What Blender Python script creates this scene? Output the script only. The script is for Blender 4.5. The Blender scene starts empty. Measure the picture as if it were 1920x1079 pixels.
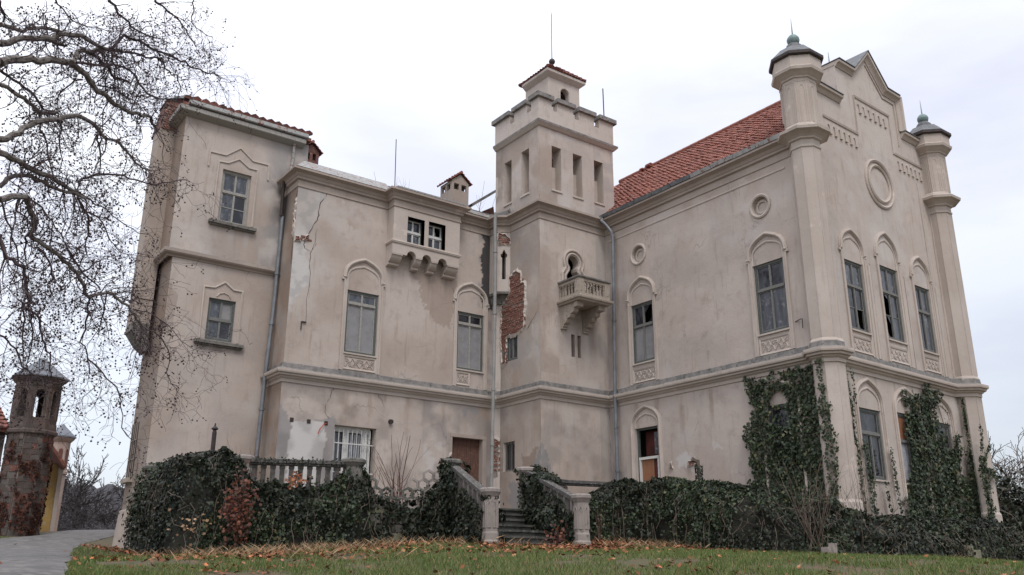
import bpy, math, random
import numpy as np
from mathutils import Vector, Matrix
from mathutils.geometry import tessellate_polygon

# ------------------------------------------------------------------ camera, sky, sun, exposure
S = bpy.context.scene
col = S.collection
pi_, ro_, ya_ = [math.radians(a) for a in (17.77397, 0.231057, 36.01283)]
F_ = Vector((math.sin(ya_)*math.cos(pi_), math.cos(ya_)*math.cos(pi_), math.sin(pi_)))
R_ = Vector((math.cos(ya_), -math.sin(ya_), 0)); U_ = R_.cross(F_)
R2 = R_*math.cos(ro_)+U_*math.sin(ro_); U2 = U_*math.cos(ro_)-R_*math.sin(ro_)
cd = bpy.data.cameras.new('camera'); cam = bpy.data.objects.new('camera', cd); col.objects.link(cam)
cam.matrix_world = Matrix(((R2.x, U2.x, -F_.x, 0), (R2.y, U2.y, -F_.y, 0), (R2.z, U2.z, -F_.z, 0), (0, 0, 0, 1)))
cd.sensor_width = 36; cd.lens = 1644.42/1920*36; cd.clip_end = 2000; cd.clip_start = .05
S.camera = cam
SUN_EL, SUN_AZ = math.radians(55), math.radians(203)      # compass-like, from +Y clockwise
sv = Vector((math.sin(SUN_AZ)*math.cos(SUN_EL), math.cos(SUN_AZ)*math.cos(SUN_EL), math.sin(SUN_EL)))
ld = bpy.data.lights.new('sun', 'SUN'); ld.energy = 1.5; ld.angle = math.radians(18); ld.color = (1, .97, .93)
lo = bpy.data.objects.new('sun', ld); col.objects.link(lo); lo.rotation_euler = sv.to_track_quat('Z', 'Y').to_euler()
S.view_settings.view_transform = 'Standard'; S.view_settings.look = 'None'
S.view_settings.exposure = 0.0; S.view_settings.gamma = 1.0; S.view_settings.use_curve_mapping = False

W = bpy.data.worlds.new('World'); S.world = W; W.use_nodes = True
nt = W.node_tree; nt.nodes.clear()
def wn(t, **k):
    n = nt.nodes.new(t)
    for a, b in k.items(): setattr(n, a, b)
    return n
out = wn('ShaderNodeOutputWorld'); add = wn('ShaderNodeAddShader')
b1 = wn('ShaderNodeBackground'); b2 = wn('ShaderNodeBackground')
sky = wn('ShaderNodeTexSky', sky_type='NISHITA', sun_disc=False, sun_elevation=SUN_EL, sun_rotation=SUN_AZ)
nt.links.new(sky.outputs[0], b1.inputs[0]); b1.inputs[1].default_value = .05
tc = wn('ShaderNodeTexCoord'); sp = wn('ShaderNodeSeparateXYZ'); nt.links.new(tc.outputs['Generated'], sp.inputs[0])
mp = wn('ShaderNodeMapping'); mp.inputs['Scale'].default_value = (1.0, 1.0, 3.2); nt.links.new(tc.outputs['Generated'], mp.inputs[0])
nz = wn('ShaderNodeTexNoise'); nz.inputs['Scale'].default_value = 2.1; nz.inputs['Detail'].default_value = 6; nz.inputs['Roughness'].default_value = .5
nt.links.new(mp.outputs[0], nz.inputs['Vector'])
cr = wn('ShaderNodeValToRGB')
el = cr.color_ramp.elements
el[0].position = .32; el[0].color = (.68, .68, .76, 1)
el[1].position = .60; el[1].color = (.92, .925, .94, 1)
e_ = el.new(.46); e_.color = (.80, .80, .86, 1)
nt.links.new(nz.outputs[0], cr.inputs[0])
gr = wn('ShaderNodeMapRange'); gr.inputs[1].default_value = 0; gr.inputs[2].default_value = 1; gr.inputs[3].default_value = .655; gr.inputs[4].default_value = 2.15
nt.links.new(sp.outputs[2], gr.inputs[0])
dt = wn('ShaderNodeVectorMath', operation='DOT_PRODUCT'); dt.inputs[1].default_value = (-.82, .57, 0); nt.links.new(tc.outputs['Generated'], dt.inputs[0])   # thinner cloud to the north-west
dr = wn('ShaderNodeMapRange'); dr.inputs[1].default_value = -1; dr.inputs[2].default_value = .6; dr.inputs[3].default_value = .70; dr.inputs[4].default_value = 1.02; nt.links.new(dt.outputs['Value'], dr.inputs[0])
sm = wn('ShaderNodeVectorMath', operation='SCALE'); nt.links.new(cr.outputs[0], sm.inputs[0]); nt.links.new(dr.outputs[0], sm.inputs[3])
mul = wn('ShaderNodeVectorMath', operation='SCALE'); nt.links.new(sm.outputs[0], mul.inputs[0]); nt.links.new(gr.outputs[0], mul.inputs[3])
nt.links.new(mul.outputs[0], b2.inputs[0]); b2.inputs[1].default_value = 1.0
nt.links.new(b1.outputs[0], add.inputs[0]); nt.links.new(b2.outputs[0], add.inputs[1]); nt.links.new(add.outputs[0], out.inputs[0])

rng = np.random.default_rng(7); random.seed(7)

# ------------------------------------------------------------------ noise + helpers
_tab = np.random.default_rng(11).random((256, 256))
def vnoise(x, y, seed=0):
    x = np.asarray(x, float)+seed*17.3+500; y = np.asarray(y, float)+seed*9.7+500
    xi = np.floor(x).astype(int); yi = np.floor(y).astype(int); fx = x-xi; fy = y-yi
    fx = fx*fx*(3-2*fx); fy = fy*fy*(3-2*fy)
    g = lambda a, b: _tab[a & 255, b & 255]
    return (g(xi, yi)*(1-fx)+g(xi+1, yi)*fx)*(1-fy)+(g(xi, yi+1)*(1-fx)+g(xi+1, yi+1)*fx)*fy
def fbm(x, y, o=4, seed=0):
    s = 0; a = .5; t = 0
    for i in range(o):
        s = s+a*vnoise(np.asarray(x)*2**i, np.asarray(y)*2**i, seed+i); t += a; a *= .5
    return s/t
def sstep(a, b, x):
    t = np.clip((np.asarray(x)-a)/(b-a), 0, 1); return t*t*(3-2*t)
def inpoly(px, py, poly):
    r = np.zeros(np.shape(px), bool); n = len(poly)
    for i in range(n):
        x1, y1 = poly[i]; x2, y2 = poly[(i+1) % n]
        if y1 == y2: continue
        c = ((y1 > py) != (y2 > py)) & (px < (x2-x1)*(py-y1)/(y2-y1)+x1)
        r ^= c
    return r
def softpoly(u, z, poly, jag=.12, seed=0):
    du = (fbm(u*3, z*3, 3, seed)-.5)*jag*2+(fbm(u*11, z*11, 3, seed+2)-.5)*jag*1.5; dz = (fbm(u*3, z*3, 3, seed+5)-.5)*jag*2+(fbm(u*11, z*11, 3, seed+6)-.5)*jag*1.5
    return inpoly(u+du, z+dz, poly).astype(float)

MATS = {}
def new_mat(name):
    m = bpy.data.materials.new(name); m.use_nodes = True; MATS[name] = m
    return m, m.node_tree, m.node_tree.nodes['Principled BSDF']
def N(t, ty, **k):
    n = t.nodes.new(ty)
    for a, b in k.items(): setattr(n, a, b)
    return n
def mix(t, fac, a, b, mode='MIX'):
    n = N(t, 'ShaderNodeMix', data_type='RGBA', blend_type=mode)
    for s, v in ((0, fac), (6, a), (7, b)):
        if hasattr(v, 'is_output'): t.links.new(v, n.inputs[s])
        elif s == 0: n.inputs[0].default_value = v
        else: n.inputs[s].default_value = (*v[:3], 1)
    return n.outputs[2]
def noise(t, vec, scale, detail=4, rough=.55, stretch=None):
    if stretch:
        m = N(t, 'ShaderNodeMapping'); m.inputs['Scale'].default_value = stretch; t.links.new(vec, m.inputs[0]); vec = m.outputs[0]
    n = N(t, 'ShaderNodeTexNoise'); n.inputs['Scale'].default_value = scale; n.inputs['Detail'].default_value = detail; n.inputs['Roughness'].default_value = rough
    t.links.new(vec, n.inputs['Vector']); return n.outputs[0]
def ramp(t, v, a, b):
    n = N(t, 'ShaderNodeMapRange', interpolation_type='SMOOTHSTEP'); n.inputs[1].default_value = a; n.inputs[2].default_value = b
    t.links.new(v, n.inputs[0]); return n.outputs[0]
def geo(t): return N(t, 'ShaderNodeNewGeometry').outputs['Position']
def bump(t, bs, h, strength=.3, dist=.02):
    n = N(t, 'ShaderNodeBump'); n.inputs['Strength'].default_value = strength; n.inputs['Distance'].default_value = dist
    t.links.new(h, n.inputs['Height']); t.links.new(n.outputs[0], bs.inputs['Normal'])
def simple(name, c1, c2, scale=6, rough=.85, bs_=.3, fine=60, metal=0, c3=None, stretch=None, t3=(.55, .7), island=0):
    m, t, b = new_mat(name); P = geo(t)
    f = ramp(t, noise(t, P, scale, 5, stretch=stretch), .3, .7); c = mix(t, f, c1, c2)
    if c3: c = mix(t, ramp(t, noise(t, P, scale*2.3, 6), *t3), c, c3)
    if island:
        g = N(t, 'ShaderNodeNewGeometry'); h = N(t, 'ShaderNodeHueSaturation')
        r = N(t, 'ShaderNodeMapRange'); r.inputs[3].default_value = 1-island; r.inputs[4].default_value = 1+island
        t.links.new(g.outputs['Random Per Island'], r.inputs[0]); t.links.new(r.outputs[0], h.inputs['Value']); t.links.new(c, h.inputs['Color']); c = h.outputs[0]
    t.links.new(c, b.inputs['Base Color']); b.inputs['Roughness'].default_value = rough; b.inputs['Metallic'].default_value = metal
    if bs_: bump(t, b, noise(t, P, fine, 4), bs_)
    return m

def plaster(name, ca, cb, attr=True):
    m, t, b = new_mat(name); P = geo(t)
    c = mix(t, ramp(t, noise(t, P, .55, 5), .35, .65), ca, cb)
    c = mix(t, ramp(t, noise(t, P, 2.6, 6, .65), .5, .75), c, (ca[0]*.86, ca[1]*.84, ca[2]*.84))
    c = mix(t, ramp(t, noise(t, P, 1.7, 5, .6, (3.0, 3.0, .35)), .55, .8), c, (ca[0]*.78, ca[1]*.74, ca[2]*.70))      # rain streaks
    sk = ramp(t, noise(t, P, 5.0, 4, .65, (2.6, 2.6, .16)), .56, .72); pm = ramp(t, noise(t, P, .8, 3), .42, .62)
    m_ = N(t, 'ShaderNodeMath', operation='MULTIPLY'); t.links.new(sk, m_.inputs[0]); t.links.new(pm, m_.inputs[1]); m2_ = N(t, 'ShaderNodeMath', operation='MULTIPLY'); t.links.new(m_.outputs[0], m2_.inputs[0]); m2_.inputs[1].default_value = .36
    c = mix(t, m2_.outputs[0], c, (ca[0]*.50, ca[1]*.45, ca[2]*.42))
    c = mix(t, ramp(t, noise(t, P, 1.3, 7, .7), .60, .68), c, (ca[0]*1.10, ca[1]*1.08, ca[2]*1.08))
    vo = N(t, 'ShaderNodeTexVoronoi', feature='DISTANCE_TO_EDGE'); vo.inputs['Scale'].default_value = .9
    vd = N(t, 'ShaderNodeVectorMath', operation='MULTIPLY_ADD'); nn_ = N(t, 'ShaderNodeTexNoise'); nn_.inputs['Scale'].default_value = 3.0; nn_.inputs['Detail'].default_value = 5; t.links.new(P, nn_.inputs['Vector'])
    t.links.new(nn_.outputs['Color'], vd.inputs[0]); vd.inputs[1].default_value = (.45, .45, .45); t.links.new(P, vd.inputs[2]); t.links.new(vd.outputs[0], vo.inputs['Vector'])
    ck = N(t, 'ShaderNodeMath', operation='LESS_THAN'); t.links.new(vo.outputs['Distance'], ck.inputs[0]); ck.inputs[1].default_value = .0085
    cm = ramp(t, noise(t, P, .7, 3, .5), .56, .64); cq = N(t, 'ShaderNodeMath', operation='MULTIPLY'); t.links.new(ck.outputs[0], cq.inputs[0]); t.links.new(cm, cq.inputs[1]); cq2 = N(t, 'ShaderNodeMath', operation='MULTIPLY'); t.links.new(cq.outputs[0], cq2.inputs[0]); cq2.inputs[1].default_value = .32 if attr else 0
    c = mix(t, cq2.outputs[0], c, (.12, .10, .09))
    g = noise(t, P, 45, 3, .7)
    if attr:
        at = N(t, 'ShaderNodeAttribute', attribute_name='stain'); s = N(t, 'ShaderNodeSeparateColor'); t.links.new(at.outputs['Color'], s.inputs[0])
        c = mix(t, s.outputs[2], c, (.54, .515, .49))          # pale lime coat
        c = mix(t, s.outputs[1], c, (.27, .20, .155))           # brown damp, also painted recess shade on the return wall
        c = mix(t, at.outputs['Alpha'], c, (.26, .25, .245))    # grey cement coat
        c = mix(t, s.outputs[0], c, (.045, .042, .042))         # black algae
    c = mix(t, .16, c, g, 'MULTIPLY') if False else mix(t, ramp(t, g, .25, .75), mix(t, .09, c, (0, 0, 0)), c)
    t.links.new(c, b.inputs['Base Color']); b.inputs['Roughness'].default_value = .92; b.inputs['Specular IOR Level'].default_value = .2
    h = N(t, 'ShaderNodeMath', operation='MULTIPLY_ADD'); t.links.new(noise(t, P, 3.5, 5, .6), h.inputs[0]); h.inputs[1].default_value = 3.0
    t.links.new(g, h.inputs[2]); bump(t, b, h.outputs[0], .35, .012)
    return m
plaster('plaster', (.452, .382, .338), (.498, .430, .382))
plaster('plaster_plain', (.475, .41, .362), (.52, .455, .41), False)
plaster('trim', (.50, .435, .385), (.44, .375, .328), False)
plaster('trim_tower', (.40, .335, .29), (.33, .272, .235), False)
simple('weathered_ledge', (.13, .125, .12), (.24, .22, .205), 5, c3=(.07, .068, .062))
simple('pale_stone', (.29, .25, .225), (.23, .20, .18), 3, c3=(.12, .11, .085), bs_=.25, t3=(.56, .74))
simple('balcony_stone', (.36, .31, .265), (.30, .25, .20), 5, c3=(.14, .12, .10), bs_=.15, t3=(.55, .75))
simple('dark_stone', (.10, .095, .085), (.19, .175, .155), 4, c3=(.05, .055, .035), bs_=.6)
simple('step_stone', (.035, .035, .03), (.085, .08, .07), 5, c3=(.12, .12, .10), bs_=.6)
simple('lichen_stone', (.055, .052, .048), (.11, .10, .092), 9, c3=(.26, .25, .235), bs_=.5, t3=(.58, .66))
simple('old_baluster', (.05, .045, .04), (.10, .09, .08), 7, c3=(.03, .035, .02), bs_=.4)
simple('moss_stone', (.15, .15, .09), (.22, .20, .15), 8, c3=(.08, .10, .03), bs_=.5)
simple('brick_red', (.20, .07, .045), (.12, .052, .038), 9, c3=(.30, .20, .16), island=.45, t3=(.5, .62))
simple('mortar', (.17, .14, .12), (.26, .22, .19), 12, c3=(.10, .06, .045))
simple('roof_tile', (.255, .092, .064), (.20, .074, .055), 2.0, c3=(.12, .06, .048), island=.20, bs_=.2, t3=(.6, .78))
simple('old_tile', (.20, .07, .05), (.12, .05, .04), 5, c3=(.30, .13, .09), island=.4)
simple('lead_sheet', (.075, .08, .088), (.13, .135, .14), 5, rough=.6, c3=(.19, .18, .165))
simple('copper', (.21, .34, .31), (.30, .42, .38), 4, rough=.65, c3=(.17, .20, .19))
simple('copper_dark', (.11, .17, .17), (.19, .25, .24), 9, rough=.6, c3=(.30, .30, .27), t3=(.6, .75))
simple('white_sheet', (.31, .31, .30), (.24, .235, .225), 5, rough=.6, c3=(.17, .06, .03), t3=(.55, .64), bs_=.1, stretch=(1.6, 1.6, .5))
simple('zinc', (.20, .21, .225), (.135, .14, .15), 3, rough=.42, metal=.35, bs_=.05)
simple('pipe_grey', (.21, .21, .20), (.28, .27, .26), 4, rough=.6, bs_=.05)
simple('iron', (.03, .025, .025), (.055, .04, .035), 10, rough=.7)
simple('sooty_iron', (.02, .018, .02), (.05, .03, .025), 10, rough=.7)
simple('wood_green', (.05, .062, .058), (.095, .105, .098), 25, rough=.7, c3=(.24, .23, .21), t3=(.58, .7))
simple('wood_sash', (.11, .11, .105), (.19, .185, .17), 22, rough=.8, c3=(.30, .29, .27), t3=(.6, .7), stretch=(4, 4, .6))
simple('wood_grey', (.22, .21, .19), (.36, .34, .31), 22, rough=.8, c3=(.11, .105, .10), t3=(.58, .7), stretch=(4, 4, .6))
simple('wood_white', (.62, .61, .58), (.50, .49, .47), 20, rough=.6, c3=(.30, .28, .25), t3=(.62, .72))
simple('wood_brown', (.12, .055, .035), (.08, .038, .03), 7, rough=.8, c3=(.17, .09, .05), stretch=(5, 5, .5))
simple('wood_orange', (.27, .125, .062), (.22, .095, .05), 5, rough=.75, c3=(.28, .06, .04), stretch=(5, 5, .5))
simple('board_grey', (.235, .23, .235), (.185, .18, .185), 3.5, rough=.8, c3=(.27, .25, .23), bs_=.1, t3=(.5, .75))
simple('dust_glass', (.085, .09, .105), (.04, .042, .05), 3, rough=.2, bs_=0, c3=(.17, .17, .18), t3=(.52, .72), stretch=(2.5, 2.5, .5))
simple('sheet_blue', (.30, .31, .34), (.42, .42, .44), 6, rough=.5)
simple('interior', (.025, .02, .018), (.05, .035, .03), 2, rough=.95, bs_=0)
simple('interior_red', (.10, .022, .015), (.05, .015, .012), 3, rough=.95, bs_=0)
simple('damp_brick', (.14, .055, .04), (.09, .04, .035), 5, c3=(.22, .12, .09), island=.4)
simple('cable_red', (.45, .04, .02), (.4, .05, .03), 5, rough=.5, bs_=0)
simple('rosebrick_plaster', (.105, .072, .06), (.065, .052, .045), 1.6, c3=(.15, .12, .105), bs_=.6, t3=(.5, .72))
simple('turret_stone', (.115, .10, .09), (.06, .05, .045), 3, c3=(.12, .055, .045), island=.25, bs_=.6)
simple('yellow_plaster', (.45, .30, .10), (.36, .24, .10), 2, c3=(.40, .34, .27))
simple('pink_plaster', (.34, .24, .20), (.40, .31, .27), 2, c3=(.22, .15, .12))
simple('slate', (.10, .11, .13), (.15, .16, .18), 4, rough=.5)
simple('bark_pale', (.20, .185, .17), (.13, .115, .10), 7, c3=(.10, .075, .065), bs_=.4, t3=(.48, .6), stretch=(1, 1, 1))
simple('bark_dark', (.055, .035, .042), (.085, .06, .062), 9, bs_=.2)
simple('seed', (.035, .02, .02), (.06, .035, .03), 9, bs_=0)
simple('bark_brown', (.15, .115, .09), (.09, .065, .05), 9, bs_=.2)
simple('twig_red', (.13, .055, .045), (.09, .045, .035), 9, bs_=0)
simple('bark_far', (.06, .05, .052), (.04, .035, .037), 2, bs_=0)
simple('far_wood', (.022, .020, .023), (.034, .030, .034), .35, bs_=0, c3=(.016, .017, .019))
simple('thicket', (.06, .045, .035), (.10, .075, .06), 3, bs_=0, island=.5)
simple('asphalt', (.085, .081, .079), (.125, .118, .113), 1.6, c3=(.16, .15, .14), fine=70, bs_=.5, t3=(.5, .62))
simple('soil', (.050, .058, .020), (.075, .066, .028), 1.6, c3=(.10, .065, .035), bs_=.8, fine=25, t3=(.4, .6))
simple('litter_ground', (.15, .08, .045), (.19, .12, .07), 4, c3=(.07, .06, .03), bs_=.8, fine=30)
def leafmat(name, c1, c2, c3, rough=.5, spec=.4, trans=.0):
    m, t, b = new_mat(name); g = N(t, 'ShaderNodeNewGeometry'); r = g.outputs['Random Per Island']
    cr = N(t, 'ShaderNodeValToRGB'); e = cr.color_ramp.elements
    e[0].color = (*c1, 1); e[0].position = .0; e[1].color = (*c3, 1); e[1].position = 1.0; k = e.new(.72); k.color = (*c2, 1); k = e.new(.93); k.color = (*c3, 1); e[len(e)-1].color = (c3[0]*1.5, c3[1]*.95, c3[2]*.8, 1)
    t.links.new(r, cr.inputs[0]); t.links.new(cr.outputs[0], b.inputs['Base Color'])
    b.inputs['Roughness'].default_value = rough; b.inputs['Specular IOR Level'].default_value = spec
    return m
leafmat('ivy_leaf', (.007, .011, .007), (.016, .023, .012), (.050, .060, .036), .5, .28)
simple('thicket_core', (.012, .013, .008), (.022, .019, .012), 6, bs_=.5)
leafmat('creeper_dead', (.030, .014, .010), (.055, .022, .016), (.10, .045, .03), .8, .15)
leafmat('ivy_fresh', (.013, .022, .010), (.030, .046, .020), (.075, .095, .048), .5, .3)
leafmat('ivy_red', (.045, .014, .009), (.09, .028, .016), (.17, .06, .03), .7)
leafmat('dry_leaf', (.13, .045, .025), (.25, .095, .045), (.42, .21, .11), .8, .2)
leafmat('tan_leaf', (.20, .12, .07), (.30, .19, .11), (.42, .28, .17), .8, .2)
leafmat('grass_blade', (.055, .092, .018), (.105, .152, .036), (.21, .20, .085), .6, .3)
leafmat('straw', (.20, .13, .07), (.28, .19, .11), (.36, .27, .17), .8, .2)

def setp(o, **k):
    for a, b in k.items():
        if b is not None: o[a] = b
def thing(name, label, cat, loc=(0, 0, 0), group=None):
    o = bpy.data.objects.new(name, None); col.objects.link(o); o.location = loc
    o['label'] = label; o['category'] = cat
    group = group or {'climbing_ivy': 'ivy climbing the hall walls', 'ivy_bank': 'ivy banks round the terrace and gable', 'ivy_clump': 'ivy clumps on the stairs', 'bare_tree': 'bare trees behind the castle', 'thicket': 'thickets behind the castle', 'stair_ivy': 'ivy on the stair flanks'}.get(name)
    if group: o['group'] = group
    bpy.context.view_layer.update
    return o
def link(name, me, mats, parent=None, kind=None, label=None, cat=None, group=None, smooth=False):
    for m in (mats if isinstance(mats, (list, tuple)) else [mats]): me.materials.append(MATS[m])
    o = bpy.data.objects.new(name, me); col.objects.link(o)
    if parent is not None:
        o.parent = parent
        p = parent
        off = Vector((0, 0, 0))
        while p is not None: off += p.location; p = p.parent
        if off.length > 0: o.location = -off
    setp(o, kind=kind, label=label, category=cat, group=group)
    if smooth: me.shade_smooth() if hasattr(me, 'shade_smooth') else None
    return o
def npmesh(name, V, Fc, k=None, mi=None):
    """V (n,3), Fc (m,k) integer array: fast mesh"""
    V = np.asarray(V, np.float32); Fc = np.asarray(Fc, np.int32); m, k = Fc.shape
    me = bpy.data.meshes.new(name); me.vertices.add(len(V)); me.vertices.foreach_set('co', V.ravel())
    me.loops.add(m*k); me.loops.foreach_set('vertex_index', Fc.ravel()); me.polygons.add(m)
    me.polygons.foreach_set('loop_start', np.arange(0, m*k, k, dtype=np.int32)); me.polygons.foreach_set('loop_total', np.full(m, k, np.int32))
    if mi is not None: me.polygons.foreach_set('material_index', np.asarray(mi, np.int32))
    me.update(calc_edges=True); return me

class Fr:                                        # a vertical plane: origin, horizontal direction, outward normal
    def __init__(s, O, U, Nn): s.O = np.array(O, float); s.U = np.array(U, float); s.N = np.array(Nn, float)
    def __call__(s, u, z, off=0): return s.O+s.U*u+s.N*off+np.array([0, 0, z])
LB = Fr((0, 24.0, 0), (1, 0, 0), (0, -1, 0)); TA = Fr((0, 25.15, 0), (1, 0, 0), (0, -1, 0)); TF = Fr((0, 21.59, 0), (1, 0, 0), (0, -1, 0))
LS = Fr((9.27, 0, 0), (0, 1, 0), (-1, 0, 0)); TS = Fr((5.99, 0, 0), (0, 1, 0), (-1, 0, 0)); TL = Fr((16.83, 0, 0), (0, 1, 0), (-1, 0, 0)); WW = Fr((19.74, 0, 0), (0, 1, 0), (-1, 0, 0))
_a = math.radians(2.4); GA = Fr((19.74, 13.375, 0), (math.cos(_a), math.sin(_a), 0), (math.sin(_a), -math.cos(_a), 0))

class MB:
    def __init__(s): s.v = []; s.f = []; s.m = []
    def add(s, vs, fs, m=0):
        n = len(s.v); s.v += [tuple(map(float, p)) for p in vs]; s.f += [[i+n for i in f] for f in fs]; s.m += [m]*len(fs)
    def hexa(s, p, m=0):     # 8 corners: bottom 4 then top 4
        s.add(p, [(3, 2, 1, 0), (4, 5, 6, 7), (0, 1, 5, 4), (1, 2, 6, 5), (2, 3, 7, 6), (3, 0, 4, 7)], m)
    def box(s, x0, x1, y0, y1, z0, z1, m=0):
        s.hexa([(x0, y0, z0), (x1, y0, z0), (x1, y1, z0), (x0, y1, z0), (x0, y0, z1), (x1, y0, z1), (x1, y1, z1), (x0, y1, z1)], m)
    def fbox(s, fr, u0, u1, z0, z1, o0, o1, m=0):
        s.hexa([fr(u0, z0, o0), fr(u1, z0, o0), fr(u1, z0, o1), fr(u0, z0, o1), fr(u0, z1, o0), fr(u1, z1, o0), fr(u1, z1, o1), fr(u0, z1, o1)], m)
    def prism(s, pts_a, pts_b, m=0):             # two matching loops
        n = len(pts_a); s.add(list(pts_a)+list(pts_b), [tuple(range(n))[::-1], tuple(range(n, 2*n))]+[(i, (i+1) % n, n+(i+1) % n, n+i) for i in range(n)], m)
    def fpoly(s, fr, poly, o0, o1, m=0):
        s.prism([fr(u, z, o0) for u, z in poly], [fr(u, z, o1) for u, z in poly], m)
    def tube(s, pts, r, sides=6, m=0, cap=True):
        pts = [np.array(p, float) for p in pts]; n = len(pts); rr = r if hasattr(r, '__len__') else [r]*n
        vs = []; up = np.array([.13, .31, .94])
        for i, p in enumerate(pts):
            t = pts[min(i+1, n-1)]-pts[max(i-1, 0)]; t = t/(np.linalg.norm(t)+1e-9)
            a = np.cross(t, up); na = np.linalg.norm(a)
            if na < .1: a = np.cross(t, (1, 0, 0)); na = np.linalg.norm(a)
            a /= na; b = np.cross(t, a)
            for k in range(sides):
                an = 2*math.pi*k/sides; vs.append(p+rr[i]*(a*math.cos(an)+b*math.sin(an)))
        fs = [(i*sides+k, i*sides+(k+1) % sides, (i+1)*sides+(k+1) % sides, (i+1)*sides+k) for i in range(n-1) for k in range(sides)]
        if cap: fs += [tuple(range(sides))[::-1], tuple(range((n-1)*sides, n*sides))]
        s.add(vs, fs, m)
    def lathe(s, c, prof, sides=8, m=0, rot=None, oct_=False):
        """prof [(radius, z)], for oct_ the radius is the apothem"""
        rot = math.pi/sides if rot is None else rot; k = 1/math.cos(math.pi/sides) if oct_ else 1
        vs = [(c[0]+r*k*math.cos(rot+2*math.pi*i/sides), c[1]+r*k*math.sin(rot+2*math.pi*i/sides), z) for r, z in prof for i in range(sides)]
        n = len(prof); fs = [(j*sides+i, j*sides+(i+1) % sides, (j+1)*sides+(i+1) % sides, (j+1)*sides+i) for j in range(n-1) for i in range(sides)]
        fs += [tuple(range(sides))[::-1], tuple(range((n-1)*sides, n*sides))]
        s.add(vs, fs, m)
    def sweep(s, path, prof, mapf, closed=False, m=0, mlist=None):
        """path 2D; prof [(offset to the right of travel, height)]; mapf(x, y, h)"""
        P = [np.array(p, float) for p in path]; n = len(P); dirs = []
        for i in range(n if closed else n-1):
            d = P[(i+1) % n]-P[i]; dirs.append(d/np.linalg.norm(d))
        rn = lambda d: np.array([d[1], -d[0]])
        mit = []
        for i in range(n):
            if closed: a, b = rn(dirs[i-1]), rn(dirs[i])
            else: a = rn(dirs[max(i-1, 0)]); b = rn(dirs[min(i, n-2)])
            q = a+b; q = q/max(np.dot(q, q), .3)*2; mit.append(q)
        k = len(prof); vs = [mapf(*(P[i]+mit[i]*o), h) for i in range(n) for o, h in prof]; fs = []; mm = []
        for i in range(n if closed else n-1):
            j = (i+1) % n
            for q in range(k-1): fs.append((i*k+q, j*k+q, j*k+q+1, i*k+q+1)); mm.append(mlist[q] if mlist else m)
        if not closed: fs += [tuple(range(k)), tuple(range((n-1)*k, n*k))[::-1]]; mm += [m, m]
        nb = len(s.v); s.v += [tuple(map(float, p)) for p in vs]; s.f += [[i+nb for i in f] for f in fs]; s.m += mm
    def build(s, name, mats, parent=None, smooth=False, **k):
        me = bpy.data.meshes.new(name); me.from_pydata(s.v, [], s.f)
        if any(s.m): me.polygons.foreach_set('material_index', s.m)
        me.update()
        if smooth: me.shade_smooth()
        return link(name, me, mats, parent, **k)
def xyz(x, y, h): return (x, y, h)
def onfr(fr): return lambda u, z, o: fr(u, z, o)

# ------------------------------------------------------------------ ground
GP=[(0,0,-1.6),(-4,3,-1.55),(8,1,-1.6),(5,5,-1.05),(-1,9,-.62),(11,3,-1.0),
(4.5,9.0,-.55),(1.48,11.91,-.09),(5.6,11.2,-.1),(8.5,8.6,-.12),(13.0,5.5,-.15),(3.2,17.7,.1),(6,20.0,.22),(5.99,27.4,.56),(5.9,25.5,.45),
(8,18.6,.33),(10.6,15.6,.47),(13.2,15.5,.5),(12,14.8,.38),(15.0,13.8,.38),(17.0,12.2,.27),(19.0,10.6,.2),(22,11,.19),(28,12.4,.12),(31,12,.2),
(3.5,29.8,.78),(7.0,39.4,1.33),(-4,30,.8),(36,20,1.15),(40,14,1.0),(30,36,1.3),(20,42,1.35),(4.1,33,.95),(-8,20,.2),(11,30,1.1),(20,24,1.1),
(8.5,46,1.1),(60,35,1.4),(10,62,-.8),(-10,50,0.2),(40,60,0),(45,5,.2),(25,-8,-1.6),(-20,-5,-1.6),(-30,30,.5),(60,-10,-1),(80,70,-1)]
import numpy as _n
_G=_n.array(GP,float)
def _k(r): return _n.where(r>1e-9,r*r*_n.log(r+1e-12),0)
_d=_n.hypot(_G[:,None,0]-_G[None,:,0],_G[:,None,1]-_G[None,:,1])
_P=_n.c_[_n.ones(len(_G)),_G[:,:2]]
_A=_n.zeros((len(_G)+3,)*2);_A[:-3,:-3]=_k(_d)+_n.eye(len(_G))*.3;_A[:-3,-3:]=_P;_A[-3:,:-3]=_P.T
_W=_n.linalg.solve(_A,_n.r_[_G[:,2],0,0,0])
def gh(x,y):
    x=_n.asarray(x,float);y=_n.asarray(y,float);s=x.shape;X=x.ravel();Y=y.ravel()
    r=_n.hypot(X[:,None]-_G[None,:,0],Y[:,None]-_G[None,:,1])
    z=_k(r)@_W[:-3]+_W[-3]+_W[-2]*X+_W[-1]*Y
    D=_n.hypot(X-5,Y-15);
    t=_n.clip((D-45)/60,0,1);z=z*(1-t)+(-6)*t
    return z.reshape(s)

_x = np.r_[np.linspace(-160, -12, 20), np.linspace(-10, 44, 181), np.linspace(47, 200, 22)]
_y = np.r_[np.linspace(-60, -4, 12), np.linspace(-2, 46, 161), np.linspace(49, 260, 28)]
X, Y = np.meshgrid(_x, _y, indexing='ij'); nx, ny = X.shape
Z = np.concatenate([gh(X[i:i+20], Y[i:i+20]) for i in range(0, nx, 20)])+(fbm(X*1.3, Y*1.3, 3)-.5)*.05
idx = np.arange(nx*ny).reshape(nx, ny)
Q = np.stack([idx[:-1, :-1], idx[1:, :-1], idx[1:, 1:], idx[:-1, 1:]], -1).reshape(-1, 4)
me = npmesh('ground', np.stack([X, Y, Z], -1).reshape(-1, 3), Q); me.shade_smooth()
link('ground', me, 'soil', kind='structure', label='sloping lawn in front of the castle')
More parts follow.
